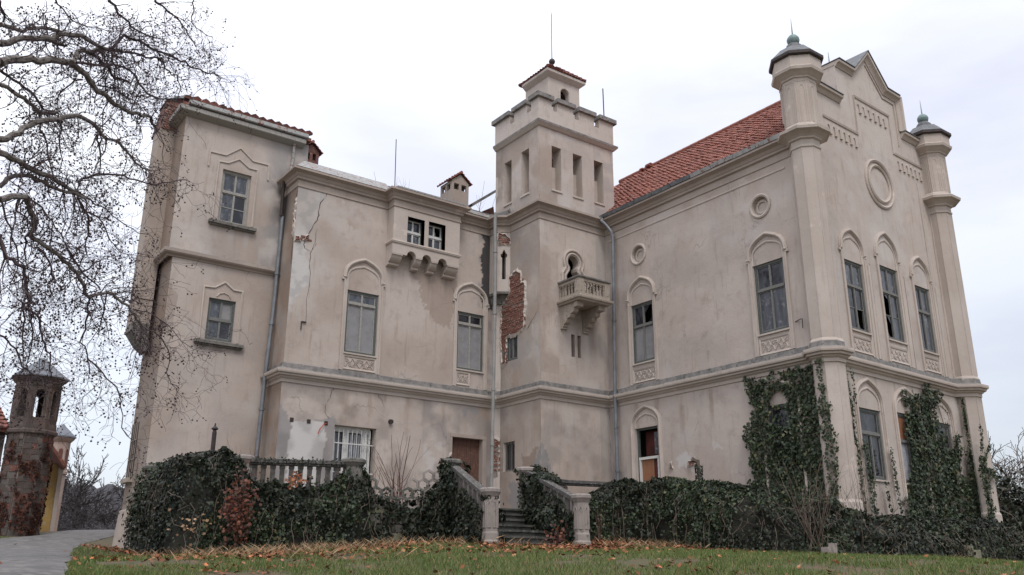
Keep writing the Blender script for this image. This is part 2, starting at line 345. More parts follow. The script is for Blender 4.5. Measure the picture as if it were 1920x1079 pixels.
# road: ribbon that follows the ground
L_ = [(-6, 2), (-2.2, 8), (-.6, 12), (.5, 18), (1.6, 24), (2.6, 27.5), (4.1, 30.6), (5.2, 33.2), (6.2, 36.5), (7.5, 42), (9, 50)]
R__ = [(-2, 0), (.2, 6), (2.1, 11.5), (3.3, 17.5), (3.9, 21.0), (4.7, 25.5), (5.35, 27.9), (6.6, 30.6), (7.9, 34.0), (9.2, 38.5), (12, 50)]
def resample(p, n):
    p = np.array(p, float); t = np.r_[0, np.cumsum(np.hypot(*np.diff(p, axis=0).T))]; q = np.linspace(0, t[-1], n)
    return np.stack([np.interp(q, t, p[:, i]) for i in range(p.shape[1])], -1)
nl = 120; a = resample(L_, nl); b = resample(R__, nl); ts = np.linspace(0, 1, 13)
b = b+(fbm(np.arange(nl)*.6, np.zeros(nl), 3, 4)-.5)[:, None]*.35
RP = a[:, None]*(1-ts[None, :, None])+b[:, None]*ts[None, :, None]
RZ = gh(RP[..., 0], RP[..., 1])+.045-.03*np.abs(ts*2-1)[None]**6
idx = np.arange(nl*13).reshape(nl, 13); Q = np.stack([idx[:-1, :-1], idx[1:, :-1], idx[1:, 1:], idx[:-1, 1:]], -1).reshape(-1, 4)
me = npmesh('road', np.dstack([RP, RZ]).reshape(-1, 3), Q); me.shade_smooth()
link('road', me, 'asphalt', kind='structure', label='grey worn lane rising past the castle')
ROADPOLY = [tuple(p) for p in a]+[tuple(p) for p in b[::-1]]
# distant wooded hill and the right-hand rise
def hill(name, pts, label):
    V = []; m = len(pts)
    for (x, y, h) in pts:
        for k, (dx, hh) in enumerate(((0, 0), (.25, .55), (.5, .85), (1, 1))): V.append((x*(1+dx*.25), y*(1+dx*.25), -9+(h+9)*hh))
    idx = np.arange(m*4).reshape(m, 4); Q = np.stack([idx[:-1, :-1], idx[1:, :-1], idx[1:, 1:], idx[:-1, 1:]], -1).reshape(-1, 4)
    me = npmesh(name, V, Q); me.shade_smooth(); link(name, me, 'far_wood', kind='structure', label=label)
hp = [(200*math.sin(t), 200*math.cos(t), 16+5*math.sin(t*9+.6)+2*math.sin(t*31)+random.uniform(-.6, .9)) for t in np.linspace(-1.2, 2.2, 700)]
hill('wooded_hill', hp, 'dark bare wooded hill beyond the lane')
# ------------------------------------------------------------------ castle
castle = thing('castle', 'abandoned pinkish-grey castle with battlemented stair tower, gabled hall and peeling plaster', 'castle', (15, 22, 1.4))

def wall(name, fr, u0, u1, z0, z1, holes=(), step=.05, stain=None, label=None, mat='plaster'):
    us = np.arange(u0, u1, step); zs = np.arange(z0, z1, step)
    hu = [h[0] for h in holes]+[h[1] for h in holes]+[u0, u1]; hz = [h[2] for h in holes]+[h[3] for h in holes]+[z0, z1]
    def snap(g, vals):
        g = [x for x in g if all(abs(x-v) > step*.35 for v in vals)]; return np.array(sorted(set(list(g)+[v for v in vals])))
    us = snap(us, [v for v in hu if u0 <= v <= u1]); zs = snap(zs, [v for v in hz if z0 <= v <= z1])
    U, Zz = np.meshgrid(us, zs, indexing='ij'); n, k = U.shape
    V = fr.O+U[..., None]*fr.U+Zz[..., None]*np.array([0, 0, 1])+((fbm(U*.9, Zz*.9, 3, 3)-.5)*.012)[..., None]*fr.N
    uc = (us[:-1]+us[1:])/2; zc = (zs[:-1]+zs[1:])/2; UC, ZC = np.meshgrid(uc, zc, indexing='ij'); keep = np.ones(UC.shape, bool)
    for h in holes: keep &= ~((UC > h[0]) & (UC < h[1]) & (ZC > h[2]) & (ZC < h[3]))
    idx = np.arange(n*k).reshape(n, k); Q = np.stack([idx[:-1, :-1], idx[1:, :-1], idx[1:, 1:], idx[:-1, 1:]], -1)[keep]
    me = npmesh(name, V.reshape(-1, 3), Q)
    C = np.zeros((n, k, 4))
    if stain:
        c = stain(U, Zz)
        for i in range(4): C[..., i] = np.clip(c[i], 0, 1)
    at = me.attributes.new('stain', 'FLOAT_COLOR', 'POINT'); at.data.foreach_set('color', C.reshape(-1).astype(np.float32))
    me.shade_smooth()
    return link(name, me, mat, castle, label=label)

def blotch(u, z, sc, lo, hi, seed, su=1, sz=1): return sstep(lo, hi, fbm(u*sc*su, z*sc*sz, 5, seed))
def streak(u, z, uc, w, ztop, ln, amt):          # dirt washed down from a sill
    d = np.abs(u-uc+(fbm(u*0, z*3, 3, 9)-.5)*.08)/w
    return amt*sstep(1, .2, d)*sstep(ztop-ln, ztop, z)*(z < ztop)*sstep(.25, .65, fbm(u*9, z*1.2, 4, 21))
def stain_lb(u, z):
    k = np.zeros_like(u); b = .35*blotch(u, z, .5, .5, .75, 1); p = np.zeros_like(u); g = np.zeros_like(u)
    bt = [(9.2,11.26),(10.23,11.26),(10.0,10.8),(9.99,10.36),(9.77,9.91),(9.57,9.55),(9.64,9.18),(9.8,8.84),(9.87,8.24),(9.63,7.9),(9.36,7.55),(9.2,6.6)]
    q = softpoly(u, z, bt, .1, 3); p = np.maximum(p, q*.95); g = np.maximum(g, q*.35*blotch(u, z, 5, .45, .6, 8))
    halo = [(9.3,11.3),(11.2,11.0),(11.3,10.2),(10.4,9.2),(10.2,7.5),(9.5,6.2)]
    b = np.maximum(b, .0); p = np.maximum(p, .25*softpoly(u, z, halo, .3, 4)*blotch(u, z, 2, .35, .6, 5))
    b = np.maximum(b, .55*sstep(.0, 1, softpoly(u, z, [(13.22,9.39),(13.6,8.99),(13.8,8.28),(14.37,7.65),(14.95,7.6),(15.1,9.28),(14.86,9.65)], .22, 6)))
    b = np.maximum(b, .5*softpoly(u, z, [(10.4,10.9),(12.1,11.2),(12.3,10.6),(11.2,10.2)], .3, 12)*blotch(u, z, 1.2, .35, .7, 7))
    bl = [(15.9,11.4),(16.22,11.0),(16.15,10.57),(16.05,10.27),(16.18,9.87),(16.12,9.16),(16.2,8.5),(16.8,8.6),(16.8,11.5)]
    k = np.maximum(k, .95*softpoly(u, z, bl, .1, 7)); k = np.maximum(k, .5*sstep(15.2, 16.6, u)*sstep(10.9, 11.3, z)*blotch(u, z, 2, .35, .6, 4))
    g = np.maximum(g, .35*(u > 15)*(z > 9.4)*blotch(u, z, 1.2, .4, .6, 13))
    wl = [(9.66,4.02),(10.66,4.06),(10.78,3.6),(10.68,2.95),(10.6,1.4),(9.6,1.4),(9.62,3.43)]
    q = softpoly(u, z, wl, .06, 9); gl = softpoly(u, z, [(9.2,4.6),(9.57,4.05),(10.0,4.02),(10.9,4.2),(11.05,4.1),(11.0,1.4),(9.2,1.4)], .07, 10)
    g = np.maximum(g, .75*gl*(1-q)); p = np.maximum(p, q*1.0)
    g = np.maximum(g, .9*softpoly(u, z, [(15.45,5.01),(15.72,5.07),(16.11,5.01),(15.96,4.77),(15.72,4.91),(15.49,4.72)], .1, 14))
    p = np.maximum(p, .5*softpoly(u, z, [(14.0,3.9),(14.9,3.9),(15.0,2.9),(14.0,2.9)], .3, 15)*blotch(u, z, 4, .4, .55, 2))
    b = np.maximum(b, .7*(z < 5.1)*sstep(14.6, 16.4, u)*blotch(u, z, .9, .3, .6, 15)); b = np.maximum(b, .6*sstep(2.6, 1.5, z))
    g = np.maximum(g, .4*(z < 5.1)*(u > 14)*blotch(u, z, 1.6, .45, .6, 19))
    for uc in (11.25, 12.1, 15.3, 16.2, 12.6, 13.4, 14.0, 14.7): k = np.maximum(k, streak(u, z, uc, .10, 6.2 if uc not in (12.6, 13.4, 14.0, 14.7) else 9.25, .9, .30)); b = np.maximum(b, streak(u, z, uc+.05, .16, 5.1, 1.6, .6))
    k = np.maximum(k, streak(u, z, 16.7, .25, 9, 4, .5)); k = np.maximum(k, .25*sstep(5.3, 5.1, z)*blotch(u, z, 2, .4, .7, 3))
    g = np.maximum(g, .5*(np.abs(u-16.5) < .5)*blotch(u, z, 3, .5, .6, 33))
    return k, b, p, g
def stain_plain(seed, am=.3, low=0):
    def f_(u, z):
        k = np.zeros_like(u); b = am*blotch(u, z, .6, .45, .75, seed); p = .3*blotch(u, z, 1.1, .6, .75, seed+3); g = .18*blotch(u, z, .8, .5, .7, seed+6)
        if low: b = np.maximum(b, .5*sstep(2.6, 1.4, z)*blotch(u, z, 1, .3, .6, seed+1))
        return k, b, p, g
    return f_
def stain_shade_side(u, z):                             # narrow return of the left block: dirt plus recess shade painted in brown
    b = .55+.4*blotch(u, z, 1.2, .3, .6, 44); k = .9*sstep(24.4, 25.0, u)*sstep(9.5, 10.8, z)*blotch(u, z, 2, .3, .5, 3)
    g = .3*blotch(u, z, 2, .5, .6, 4); p = .5*sstep(24.25, 24.0, u)*blotch(u, z, 3, .45, .55, 6)
    return np.maximum(k, .0), b, p, g
def stain_tall(u, z):
    k, b, p, g = stain_plain(51, .35)(u, z)
    k = np.maximum(k, .85*sstep(8.75, 9.2, u)*sstep(9.9, 11.4, z)*sstep(12.4, 11.5, z)*blotch(u, z, 1.6, .3, .5, 41))
    g = np.maximum(g, .7*sstep(8.3, 9.0, u)*(z > 8.8)*blotch(u, z, 1.6, .35, .55, 42)); p = np.maximum(p, .5*(u > 8.6)*(z > 8.8)*(z < 10.6)*blotch(u, z, 2.5, .4, .6, 17))
    for uc in (7.2, 7.7, 8.2): p = np.maximum(p, streak(u, z, uc, .15, 9.85, 1.1, .6))
    k = np.maximum(k, .35*(np.abs(z-6.1) < .15)*(u > 6.9)*(u < 8.5)*blotch(u, z, 5, .3, .6, 2)); b = np.maximum(b, .75*sstep(3.6, 1.8, z)*sstep(6.8, 9.2, u))
    b = np.maximum(b, .45*sstep(7.3, 9.2, u)*(z < 8.6)*blotch(u, z, .5, .25, .6, 8))
    return k, b, p, g
def stain_tl(u, z):
    k, b, p, g = stain_plain(61, .4)(u, z)
    b = np.maximum(b, .6*sstep(4.8, 1.5, z)*blotch(u, z, .8, .2, .6, 97)); b = np.maximum(b, .5*blotch(u, z, .7, .4, .6, 77)); p = np.maximum(p, .5*(z < 11)*(z > 5.7)*blotch(u, z, 1.0, .45, .65, 63)); g = np.maximum(g, .35*(z > 5.7)*(u > 22)*blotch(u, z, 1.2, .45, .6, 67))
    g = np.maximum(g, .9*softpoly(u, z, [(21.59,3.7),(21.9,3.2),(22.3,2.8),(22.0,1.4),(21.5,1.4)], .12, 5)); b = np.maximum(b, .8*softpoly(u, z, [(21.8,3.6),(22.6,3.4),(22.5,2.6),(21.9,2.9)], .15, 6))
    g = np.maximum(g, .8*softpoly(u, z, [(22.4,2.5),(23.3,2.6),(23.2,1.5),(22.9,1.4),(22.6,1.8)], .2, 7))
    k = np.maximum(k, .3*sstep(23.3, 24, u)*blotch(u, z, 2, .3, .6, 3))
    return k, b, p, g
def stain_tf(u, z):
    k, b, p, g = stain_plain(71, .32)(u, z)
    g = np.maximum(g, .85*softpoly(u, z, [(16.83,3.75),(16.99,3.67),(17.2,2.96),(17.3,1.4),(16.8,1.4)], .1, 4)); b = np.maximum(b, .5*(u < 17.6)*(z > 6)*blotch(u, z, .8, .4, .6, 9))
    b = np.maximum(b, .55*sstep(4.8, 1.5, z)*blotch(u, z, .8, .2, .6, 99)); k = np.maximum(k, .2*sstep(5.15, 4.9, z)*blotch(u, z, 2.5, .4, .7, 98))
    for uc, w in ((17.7, .25), (18.45, .3), (19.0, .2)): k = np.maximum(k, streak(u, z, uc, w, 8.0, 2.2, .28)); p = np.maximum(p, streak(u, z, uc+.35, w, 7.9, 2.4, .5))
    g = np.maximum(g, .4*(u > 19.3)*blotch(u, z, 1.5, .4, .6, 23)); p = np.maximum(p, .5*(z > 11.8)*sstep(12.9, 12.2, z)*blotch(u, z, 2, .4, .6, 13))
    return k, b, p, g
def stain_ww(u, z):
    k, b, p, g = stain_plain(81, .22, 1)(u, z)
    p = np.maximum(p, 1.0*softpoly(u, z, [(18.65,3.19),(18.33,3.32),(17.92,3.12),(17.8,2.98),(18.03,2.75),(18.27,2.93),(18.67,2.87)], .1, 3)); p = np.maximum(p, .7*softpoly(u, z, [(17.3,3.5),(17.0,3.5),(16.9,3.3),(17.3,3.3)], .1, 13))
    b = np.maximum(b, .45*sstep(4.6, 1.5, z)*blotch(u, z, .7, .25, .6, 96))
    g = np.maximum(g, .45*sstep(20.9, 21.4, u)*blotch(u, z, 2, .35, .6, 5)); k = np.maximum(k, streak(u, z, 17.6, .05, 5.0, .5, .7))
    for uc in (14.3, 15.25, 19.42, 20.35, 17.2, 18.4): b = np.maximum(b, streak(u, z, uc, .13, 5.1, 1.8, .75)); k = np.maximum(k, streak(u, z, uc, .08, 6.25, .6, .3))
    b = np.maximum(b, .35*sstep(10.2, 11.2, z)*blotch(u, z, 1.3, .35, .6, 83, 1.8, .5))
    g = np.maximum(g, .8*(u > 20.9)*sstep(3.3, 2.9, z)*blotch(u, z, 3, .3, .5, 8))
    return k, b, p, g
def stain_ga(u, z):
    k, b, p, g = stain_plain(91, .18, 1)(u, z)
    for uc in (1.66, 2.6, 3.6, 4.6, 5.6, 6.5): b = np.maximum(b, streak(u, z, uc, .09, 6.3, .8, .6)); k = np.maximum(k, streak(u, z, uc, .07, 5.1, 1.2, .25))
    p = np.maximum(p, .4*blotch(u, z, .5, .5, .7, 93)); k = np.maximum(k, streak(u, z, 4.25, .1, 10.6, .8, .3))
    return k, b, p, g

# ---- wall sheets, with the openings left out
H_LB = [(11.13, 12.21, 6.25, 8.24), (15.18, 16.25, 6.28, 8.26), (11.0, 12.38, 2.4, 4.03), (15.10, 16.28, 1.4, 4.03), (12.6, 14.7, 10.05, 11.1)]
wall('front_wall', LB, 9.27, 16.7, .3, 11.30, H_LB, stain=stain_lb, label='peeling front wall of the left range with bare patches')
wall('return_wall', LS, 24.0, 25.15, .3, 11.30, stain=stain_shade_side)
H_TA = [(7.27, 8.17, 9.97, 11.70), (7.29, 8.09, 6.30, 7.56)]
wall('pavilion_wall', TA, 6.12, 9.4, .2, 8.75, [H_TA[1]], stain=stain_tall)
wall('pavilion_wall', TA, 5.99, 9.95, 8.75, 13.3, [H_TA[0]], stain=stain_tall)
wall('pavilion_side_wall', Fr((6.12, 0, 0), (0, 1, 0), (-1, 0, 0)), 25.15, 27.15, .2, 8.75, stain=lambda u, z: (.10+0*u, .75+.25*blotch(u, z, 1, .3, .6, 2), .7*(z < 3)*blotch(u, z, 2.5, .5, .6, 4)*(z > 1.6), .2*blotch(u, z, 1, .4, .6, 6)))
wall('pavilion_side_wall', TS, 25.15, 27.15, 8.75, 13.3, stain=lambda u, z: (.12+0*u, .75+.25*blotch(u, z, 1, .3, .6, 2), 0*u, .2*blotch(u, z, 1, .4, .6, 6)))
H_TL = [(22.97, 23.60, 2.98, 3.93), (22.83, 23.42, 6.62, 7.50)]
wall('tower_side_wall', TL, 21.59, 24.0, .9, 11.8, H_TL, stain=stain_tl)
H_TF = [(17.92, 18.62, 8.45, 10.20), (18.12, 18.27, 6.64, 7.40), (18.39, 18.54, 6.64, 7.40)]
wall('tower_front_wall', TF, 16.83, 19.8, .9, 11.8, H_TF, stain=stain_tf)
TSL = [(17.38, 17.80, 12.44, 14.09), (18.34, 18.76, 12.44, 14.08), (19.33, 19.76, 12.47, 14.10)]
TSL2 = [(22.17, 22.62, 12.38, 14.07), (23.21, 23.63, 12.38, 14.03)]
wall('tower_front_wall', TF, 16.83, 20.27, 11.8, 14.8, TSL, stain=stain_tf)
wall('tower_side_wall', TL, 21.59, 24.19, 11.8, 14.8, TSL2, stain=stain_tl)
W1 = (19.38, 20.38, 6.37, 8.36); W2 = (14.25, 15.30, 6.30, 8.35); WG1 = (19.42, 20.41, 1.9, 4.27); WG2 = (14.30, 15.22, 1.9, 4.27)
OC = [(19.94, 10.08, .25), (14.86, 10.1, .26)]
H_WW = [W1, W2, WG1, WG2]+[(c-.3, c+.3, z-.3, z+.3) for c, z, r in OC]
wall('hall_side_wall', WW, 13.5, 21.59, .6, 11.30, H_WW, stain=stain_ww)
G1 = [(1.65, 2.62, 6.37, 8.44), (3.58, 4.60, 6.40, 8.68), (5.57, 6.48, 6.36, 8.46)]; GG = [(1.55, 2.60, 2.29, 4.17), (3.52, 4.60, 2.29, 4.25), (5.62, 6.60, 2.29, 4.2)]
wall('gable_wall', GA, .0, 7.75, .3, 12.6, G1+GG, stain=stain_ga)
# stepped gable above, one real thick slab with its outline
GO = [(.5, 12.6), (7.75, 12.6), (7.75, 13.66), (6.12, 13.66), (6.12, 15.05), (5.28, 15.05), (4.35, 16.02), (3.42, 15.05), (2.48, 15.05), (2.48, 13.66), (.5, 13.66)]
g = MB(); fr = GA
tri = tessellate_polygon([[Vector((u, z, 0)) for u, z in GO]])
n = len(GO); g.add([fr(u, z, 0) for u, z in GO]+[fr(u, z, -.75) for u, z in GO], [tuple(t) for t in tri]+[tuple(n+i for i in t[::-1]) for t in tri]+[(i, (i+1) % n, n+(i+1) % n, n+i) for i in range(n)])
g.build('gable_top', 'plaster_plain', castle)
g = MB(); r_b = random.Random(77)
for k in range(60):                                           # crumbs and patched bits along the string course top
    u = r_b.uniform(9.4, 16.3); w = r_b.uniform(.03, .12); g.fbox(LB, u, u+w, 5.44, 5.44+r_b.uniform(.03, .07), .05, .05+r_b.uniform(.04, .14))
    u = r_b.uniform(13.9, 21.4); g.fbox(WW, u, u+w, 5.44, 5.44+r_b.uniform(.03, .07), .05, .05+r_b.uniform(.04, .14))
g.build('plaster_crumbs', 'weathered_ledge', castle, kind='stuff')
# hidden rest of the volumes: back walls, ceilings (keep the inside dark and the sides closed)
g = MB()
g.box(9.6, 16.9, 31.0, 31.3, -1, 11.5); g.hexa([(6.14, 27.2, -1), (6.4, 27.2, -1), (8.6, 34, -1), (8.3, 34, -1), (6.14, 27.2, 13.3), (6.4, 27.2, 13.3), (8.6, 34, 13.3), (8.3, 34, 13.3)]); g.box(8.4, 10, 34, 34.3, -1, 13.3); g.box(9.8, 9.95, 25.25, 34, 11.4, 13.3)
g.box(20.1, 20.27, 21.59, 24.19, 11.8, 14.8); g.box(16.83, 20.27, 24.05, 24.19, 11.8, 14.8)
g.box(27.35, 27.6, 13.9, 30.9, -1, 11.7); g.box(16.9, 27.6, 30.9, 31.2, -1, 11.7); g.build('rear_wall', 'trim', castle)
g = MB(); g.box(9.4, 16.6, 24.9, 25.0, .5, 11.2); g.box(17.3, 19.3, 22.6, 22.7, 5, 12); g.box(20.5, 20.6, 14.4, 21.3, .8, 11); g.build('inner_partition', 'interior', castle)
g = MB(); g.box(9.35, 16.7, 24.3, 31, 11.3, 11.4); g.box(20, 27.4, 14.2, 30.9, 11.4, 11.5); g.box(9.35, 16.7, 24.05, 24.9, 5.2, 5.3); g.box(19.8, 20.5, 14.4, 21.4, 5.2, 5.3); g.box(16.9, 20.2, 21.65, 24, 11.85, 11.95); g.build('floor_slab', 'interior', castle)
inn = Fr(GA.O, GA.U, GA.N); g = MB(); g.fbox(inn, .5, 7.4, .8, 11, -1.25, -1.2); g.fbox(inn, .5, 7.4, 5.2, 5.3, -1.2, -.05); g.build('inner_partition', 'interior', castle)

# ---- octagonal turrets at the gable corners
OCT = [(19.88, 13.28), (27.45, 13.60)]
a4 = .41421
def octpts(c, a, full=False):
    h = a*a4; p = [(-a, h), (-a, -h), (-h, -a), (h, -a), (a, -h), (a, h), (h, a), (-h, a)]
    return [(c[0]+x, c[1]+y) for x, y in p]
for i, c in enumerate(OCT):
    g = MB(); g.lathe(c, [(.36, .2), (.36, 13.5)], 8, oct_=True); g.build('corner_turret', 'trim', castle)
    g = MB(); g.lathe(c, [(.50, .9), (.50, 1.22), (.455, 1.24), (.455, 1.27), (.43, 1.28), (.43, 1.58), (.385, 1.66), (.385, 5.13), (.385, 5.14)], 8, oct_=True); g.build('turret_shaft', 'trim', castle)
    g = MB(); g.lathe(c, [(.425, 5.44), (.425, 5.68), (.38, 5.76), (.38, 11.22), (.41, 11.24), (.41, 11.29), (.385, 11.31), (.385, 11.46), (.445, 11.49), (.445, 11.53), (.50, 11.58), (.60, 11.64), (.69, 11.67), (.705, 11.75), (.66, 11.77), (.51, 11.86), (.50, 11.9), (.45, 11.95),
                          (.45, 13.36), (.49, 13.38), (.50, 13.42), (.60, 13.50), (.68, 13.55), (.70, 13.63), (.68, 13.65), (.645, 13.68), (.645, 14.02)], 8, oct_=True)
    g.build('turret_shaft', 'trim', castle)
    g = MB(); g.lathe(c, [(.69, 14.10), (.70, 14.14), (.46, 14.42), (.44, 14.45), (.24, 14.52), (.22, 14.66), (.15, 14.74)], 8, oct_=True)
    g.build('turret_roof', 'lead_sheet', castle)
    g = MB(); g.lathe(c, [(.70, 14.0), (.73, 14.03), (.73, 14.12), (.70, 14.135)], 8, oct_=True); g.build('turret_eave', 'sooty_iron', castle)
    g = MB(); g.lathe(c, [(.02, 14.72), (.13, 14.74), (.165, 14.80), (.185, 14.87), (.185, 14.90), (.165, 14.96), (.11, 15.03), (.03, 15.07), (.022, 15.1), (.006, 15.62)], 12); g.build('finial', 'copper_dark', castle, smooth=True)
    for z0_, z1_, ap_ in ((1.7, 5.1, .385), (5.78, 11.2, .38), (12.0, 13.34, .45)):        # thin beads added along the octagon edges as edge highlights
        g = MB()
        for (x, y) in octpts(c, ap_): g.tube([(x, y, z0_), (x, y, z1_)], .011, 5)
        g.build('edge_highlight', 'trim', castle)
    # blind lancets on the upper stage
    P8 = octpts(c, .45)
    for q in range(8):
        p0 = np.array(P8[q]); p1 = np.array(P8[(q+1) % 8]); d = (p1-p0); L = np.linalg.norm(d); d /= L; nn = np.array([-d[1], d[0]])
        if np.dot(nn, (p0+p1)/2-np.array(c)) < 0: nn = -nn
        fr = Fr((*p0, 0), (*d, 0), (*nn, 0)); g = MB(); w = L/2
        pr_ = [(-.012, 0), (-.010, .010), (.010, .010), (.012, 0)]
        g.sweep([(w-.13, 11.98), (w-.13, 13.27), (w+.13, 13.27), (w+.13, 11.98)], pr_, onfr(fr))
        g.sweep([(w-.075, 12.0), (w-.075, 13.0), (w-.055, 13.1), (w, 13.17), (w+.055, 13.1), (w+.075, 13.0), (w+.075, 12.0)], pr_, onfr(fr)); g.build('blind_lancet', 'trim', castle)

# ---- string course and main cornice, mitred right round
def rotp(c, a): return octpts(c, a)
o1 = octpts(OCT[0], .385); o2 = octpts(OCT[1], .385)
GAxy = lambda u: tuple(GA(u, 0)[:2])
STR = [(0, 5.10), (.035, 5.11), (.035, 5.20), (.09, 5.24), (.10, 5.27), (.17, 5.29), (.175, 5.34), (.23, 5.36), (.24, 5.40), (.24, 5.46), (.10, 5.51), (.055, 5.53), (.045, 5.66), (0, 5.69)]
ML = [0, 0, 0, 0, 0, 0, 0, 0, 0, 1, 1, 1, 1]
g = MB(); wx = 19.74
path = [(9.27, 25.15), (9.27, 24.0), (16.62, 24.0), (16.83, 23.78), (16.83, 21.59), (wx, 21.59), (wx, 13.9)]
path += [(o1[0][0], 13.9) if False else (wx, o1[0][1]+.02)]
path[-1] = (wx, 13.62)
path[-2:] = [(wx, o1[0][1]+.22), (o1[0][0], o1[0][1]), o1[1], o1[2], o1[3], GAxy(.72)]
g.sweep(path, STR, xyz, mlist=ML)
g.sweep([GAxy(.62), GAxy(7.12), o2[2], o2[3], o2[4], o2[5], (o2[5][0], o2[5][1]+1.2)], STR, xyz, mlist=ML)
g.build('string_course', ['trim', 'weathered_ledge'], castle)
COR = [(0, 11.22), (.03, 11.23), (.03, 11.29), (.012, 11.30), (.012, 11.45), (.08, 11.48), (.08, 11.54), (.11, 11.57), (.15, 11.64), (.23, 11.68), (.28, 11.70), (.28, 11.77), (.20, 11.79), (0, 11.83)]
g = MB(); g.sweep([(9.27, 25.15), (9.27, 24.0), (12.40, 24.0), (12.40, 23.57), (14.93, 23.57), (14.93, 24.0), (16.47, 24.0), (16.47, 23.52), (16.83, 23.26), (16.83, 21.59), (wx, 21.59), (wx, 13.55)], COR, xyz, mlist=[0]*11+[1, 1]); g.build('cornice', ['trim_tower', 'weathered_ledge'], castle)
g = MB(); g.sweep([(wx, 21.4), (wx, 13.9)], [(0, 10.93), (.022, 10.94), (.022, 10.985), (0, 11.0)], xyz); g.build('string_moulding', 'trim', castle)
# tall pavilion: band and eaves
BND = [(0, 8.57), (.03, 8.58), (.05, 8.62), (.13, 8.66), (.16, 8.70), (.16, 8.79), (0, 8.86)]
g = MB(); g.sweep([(5.99, 26.2), (5.99, 25.15), (9.25, 25.15)], BND, xyz, mlist=[0]*5+[1]); g.build('band_course', ['trim_tower', 'weathered_ledge'], castle)
g = MB(); g.sweep([(5.99, 26.4), (5.99, 25.15), (9.75, 25.15)], [(-.2, 13.10), (.03, 13.10), (.25, 13.18), (.27, 13.2), (.27, 13.33), (.22, 13.35), (-.2, 13.36)], xyz); g.build('eaves_board', 'wood_grey', castle)
g = MB(); g.sweep([(5.95, 25.15-.02), (9.8, 25.15-.02)], [(.16, 13.37), (.30, 13.375), (.32, 13.40), (.30, 13.53), (.27, 13.54)], xyz)
g.build('gutter', 'white_sheet', castle)
# tower bands, parapet, merlons
g = MB(); g.sweep([(16.83, 24.19), (16.83, 21.59), (20.27, 21.59), (20.27, 24.19)], [(0, 14.70), (.05, 14.72), (.12, 14.80), (.15, 14.83), (.15, 14.90), (.03, 14.96)], xyz, mlist=[0, 0, 0, 1, 1]); g.build('band_course', ['trim', 'weathered_ledge'], castle)
t = .22
g = MB()
for fr, a, b, cuts in ((TF, 16.80, 20.30, [17.50, 18.50, 19.49]), (TL, 21.56, 24.22, [22.13, 23.15]), (Fr((0, 24.22, 0), (1, 0, 0), (0, 1, 0)), 16.80, 20.30, [17.9, 19.1]), (Fr((20.30, 0, 0), (0, 1, 0), (1, 0, 0)), 21.56, 24.22, [22.4, 23.3])):
    e = [a]+[v for c in cuts for v in (c-.125, c+.125)]+[b]
    off = .03 if fr in (TF, TL) else 0
    if fr is not TF and abs(fr.N[0]) > .5: e[0] = a+t; e[-1] = b-t; a, b = a+t, b-t
    g.fbox(fr, a, b, 14.8, 15.46, off-t, off)
    for k in range(0, len(e), 2): g.fbox(fr, e[k], e[k+1], 15.46, 15.83, off-t+.001, off-.001)
g.build('parapet', 'plaster_plain', castle)
cap = 0
for fr, a, b, cuts in ((TF, 16.80, 20.30, [17.50, 18.50, 19.49]), (TL, 21.56, 24.22, [22.13, 23.15]), (Fr((0, 24.22, 0), (1, 0, 0), (0, 1, 0)), 16.80, 20.30, [17.9, 19.1]), (Fr((20.30, 0, 0), (0, 1, 0), (1, 0, 0)), 21.56, 24.22, [22.4, 23.3])):
    e = [a]+[v for c in cuts for v in (c-.08, c+.08)]+[b]
    off = .03 if fr in (TF, TL) else 0
    for k in range(0, len(e), 2):
        g = MB(); u0 = e[k]-(.10 if k == 0 else 0); u1 = e[k+1]+(.10 if k == len(e)-2 else 0); zt = .002*(cap % 5)
        g.fbox(fr, u0, u1, 15.82+zt, 15.98+zt, off-t-.07, off+.11); g.build('merlon_cap', 'weathered_ledge', castle); cap += 1
# lantern on the tower
LX0, LX1, LY0, LY1 = 17.95, 19.45, 22.45, 23.85
lf = Fr((0, LY0, 0), (1, 0, 0), (0, -1, 0))
def plate(fr, outer, hole, off, thick, g, m=0):
    tri = tessellate_polygon([[Vector((u, z, 0)) for u, z in outer], [Vector((u, z, 0)) for u, z in hole]]); al = list(outer)+list(hole); n = len(al); a = len(outer)
    g.add([fr(u, z, off) for u, z in al]+[fr(u, z, off-thick) for u, z in al], [tuple(t) for t in tri]+[tuple(n+i for i in t) for t in tri]+[(a+i, a+(i+1) % (n-a), n+a+(i+1) % (n-a), n+a+i) for i in range(n-a)], m)
def archpts(uc, w, zs, zb, n=10):
    return [(uc-w, zb)]+[(uc-w*math.cos(math.pi*i/n), zs+w*math.sin(math.pi*i/n)) for i in range(n+1)]+[(uc+w, zb)]
g = MB(); LC = 18.72
plate(lf, [(LX0+.152, 14.9), (LX1-.152, 14.9), (LX1-.152, 17.6), (LX0+.152, 17.6)], archpts(LC, .20, 16.98, 16.2), 0, .2, g)
g.fbox(Fr((LX0, 0, 0), (0, 1, 0), (-1, 0, 0)), LY0, LY1-.15, 14.9, 17.6, -.15, .001); g.fbox(Fr((LX1, 0, 0), (0, 1, 0), (1, 0, 0)), LY0, LY1-.15, 14.9, 17.6, -.15, .001); g.box(LX0, LX1, LY1-.15, LY1, 14.9, 17.6)
g.sweep([(LC-.25, 16.3)]+[(LC-.25*math.cos(math.pi*i/10), 16.98+.25*math.sin(math.pi*i/10)) for i in range(11)]+[(LC+.25, 16.3)], [(-.04, 0), (-.03, .03), (.03, .03), (.04, 0)], onfr(lf))
g.sweep([(LX0, LY1), (LX0, LY0), (LX1, LY0), (LX1, LY1)], [(0, 17.46), (.05, 17.5), (.14, 17.58), (.18, 17.62), (.18, 17.72), (0, 17.72)], xyz)
g.build('lantern', 'plaster_plain', castle)
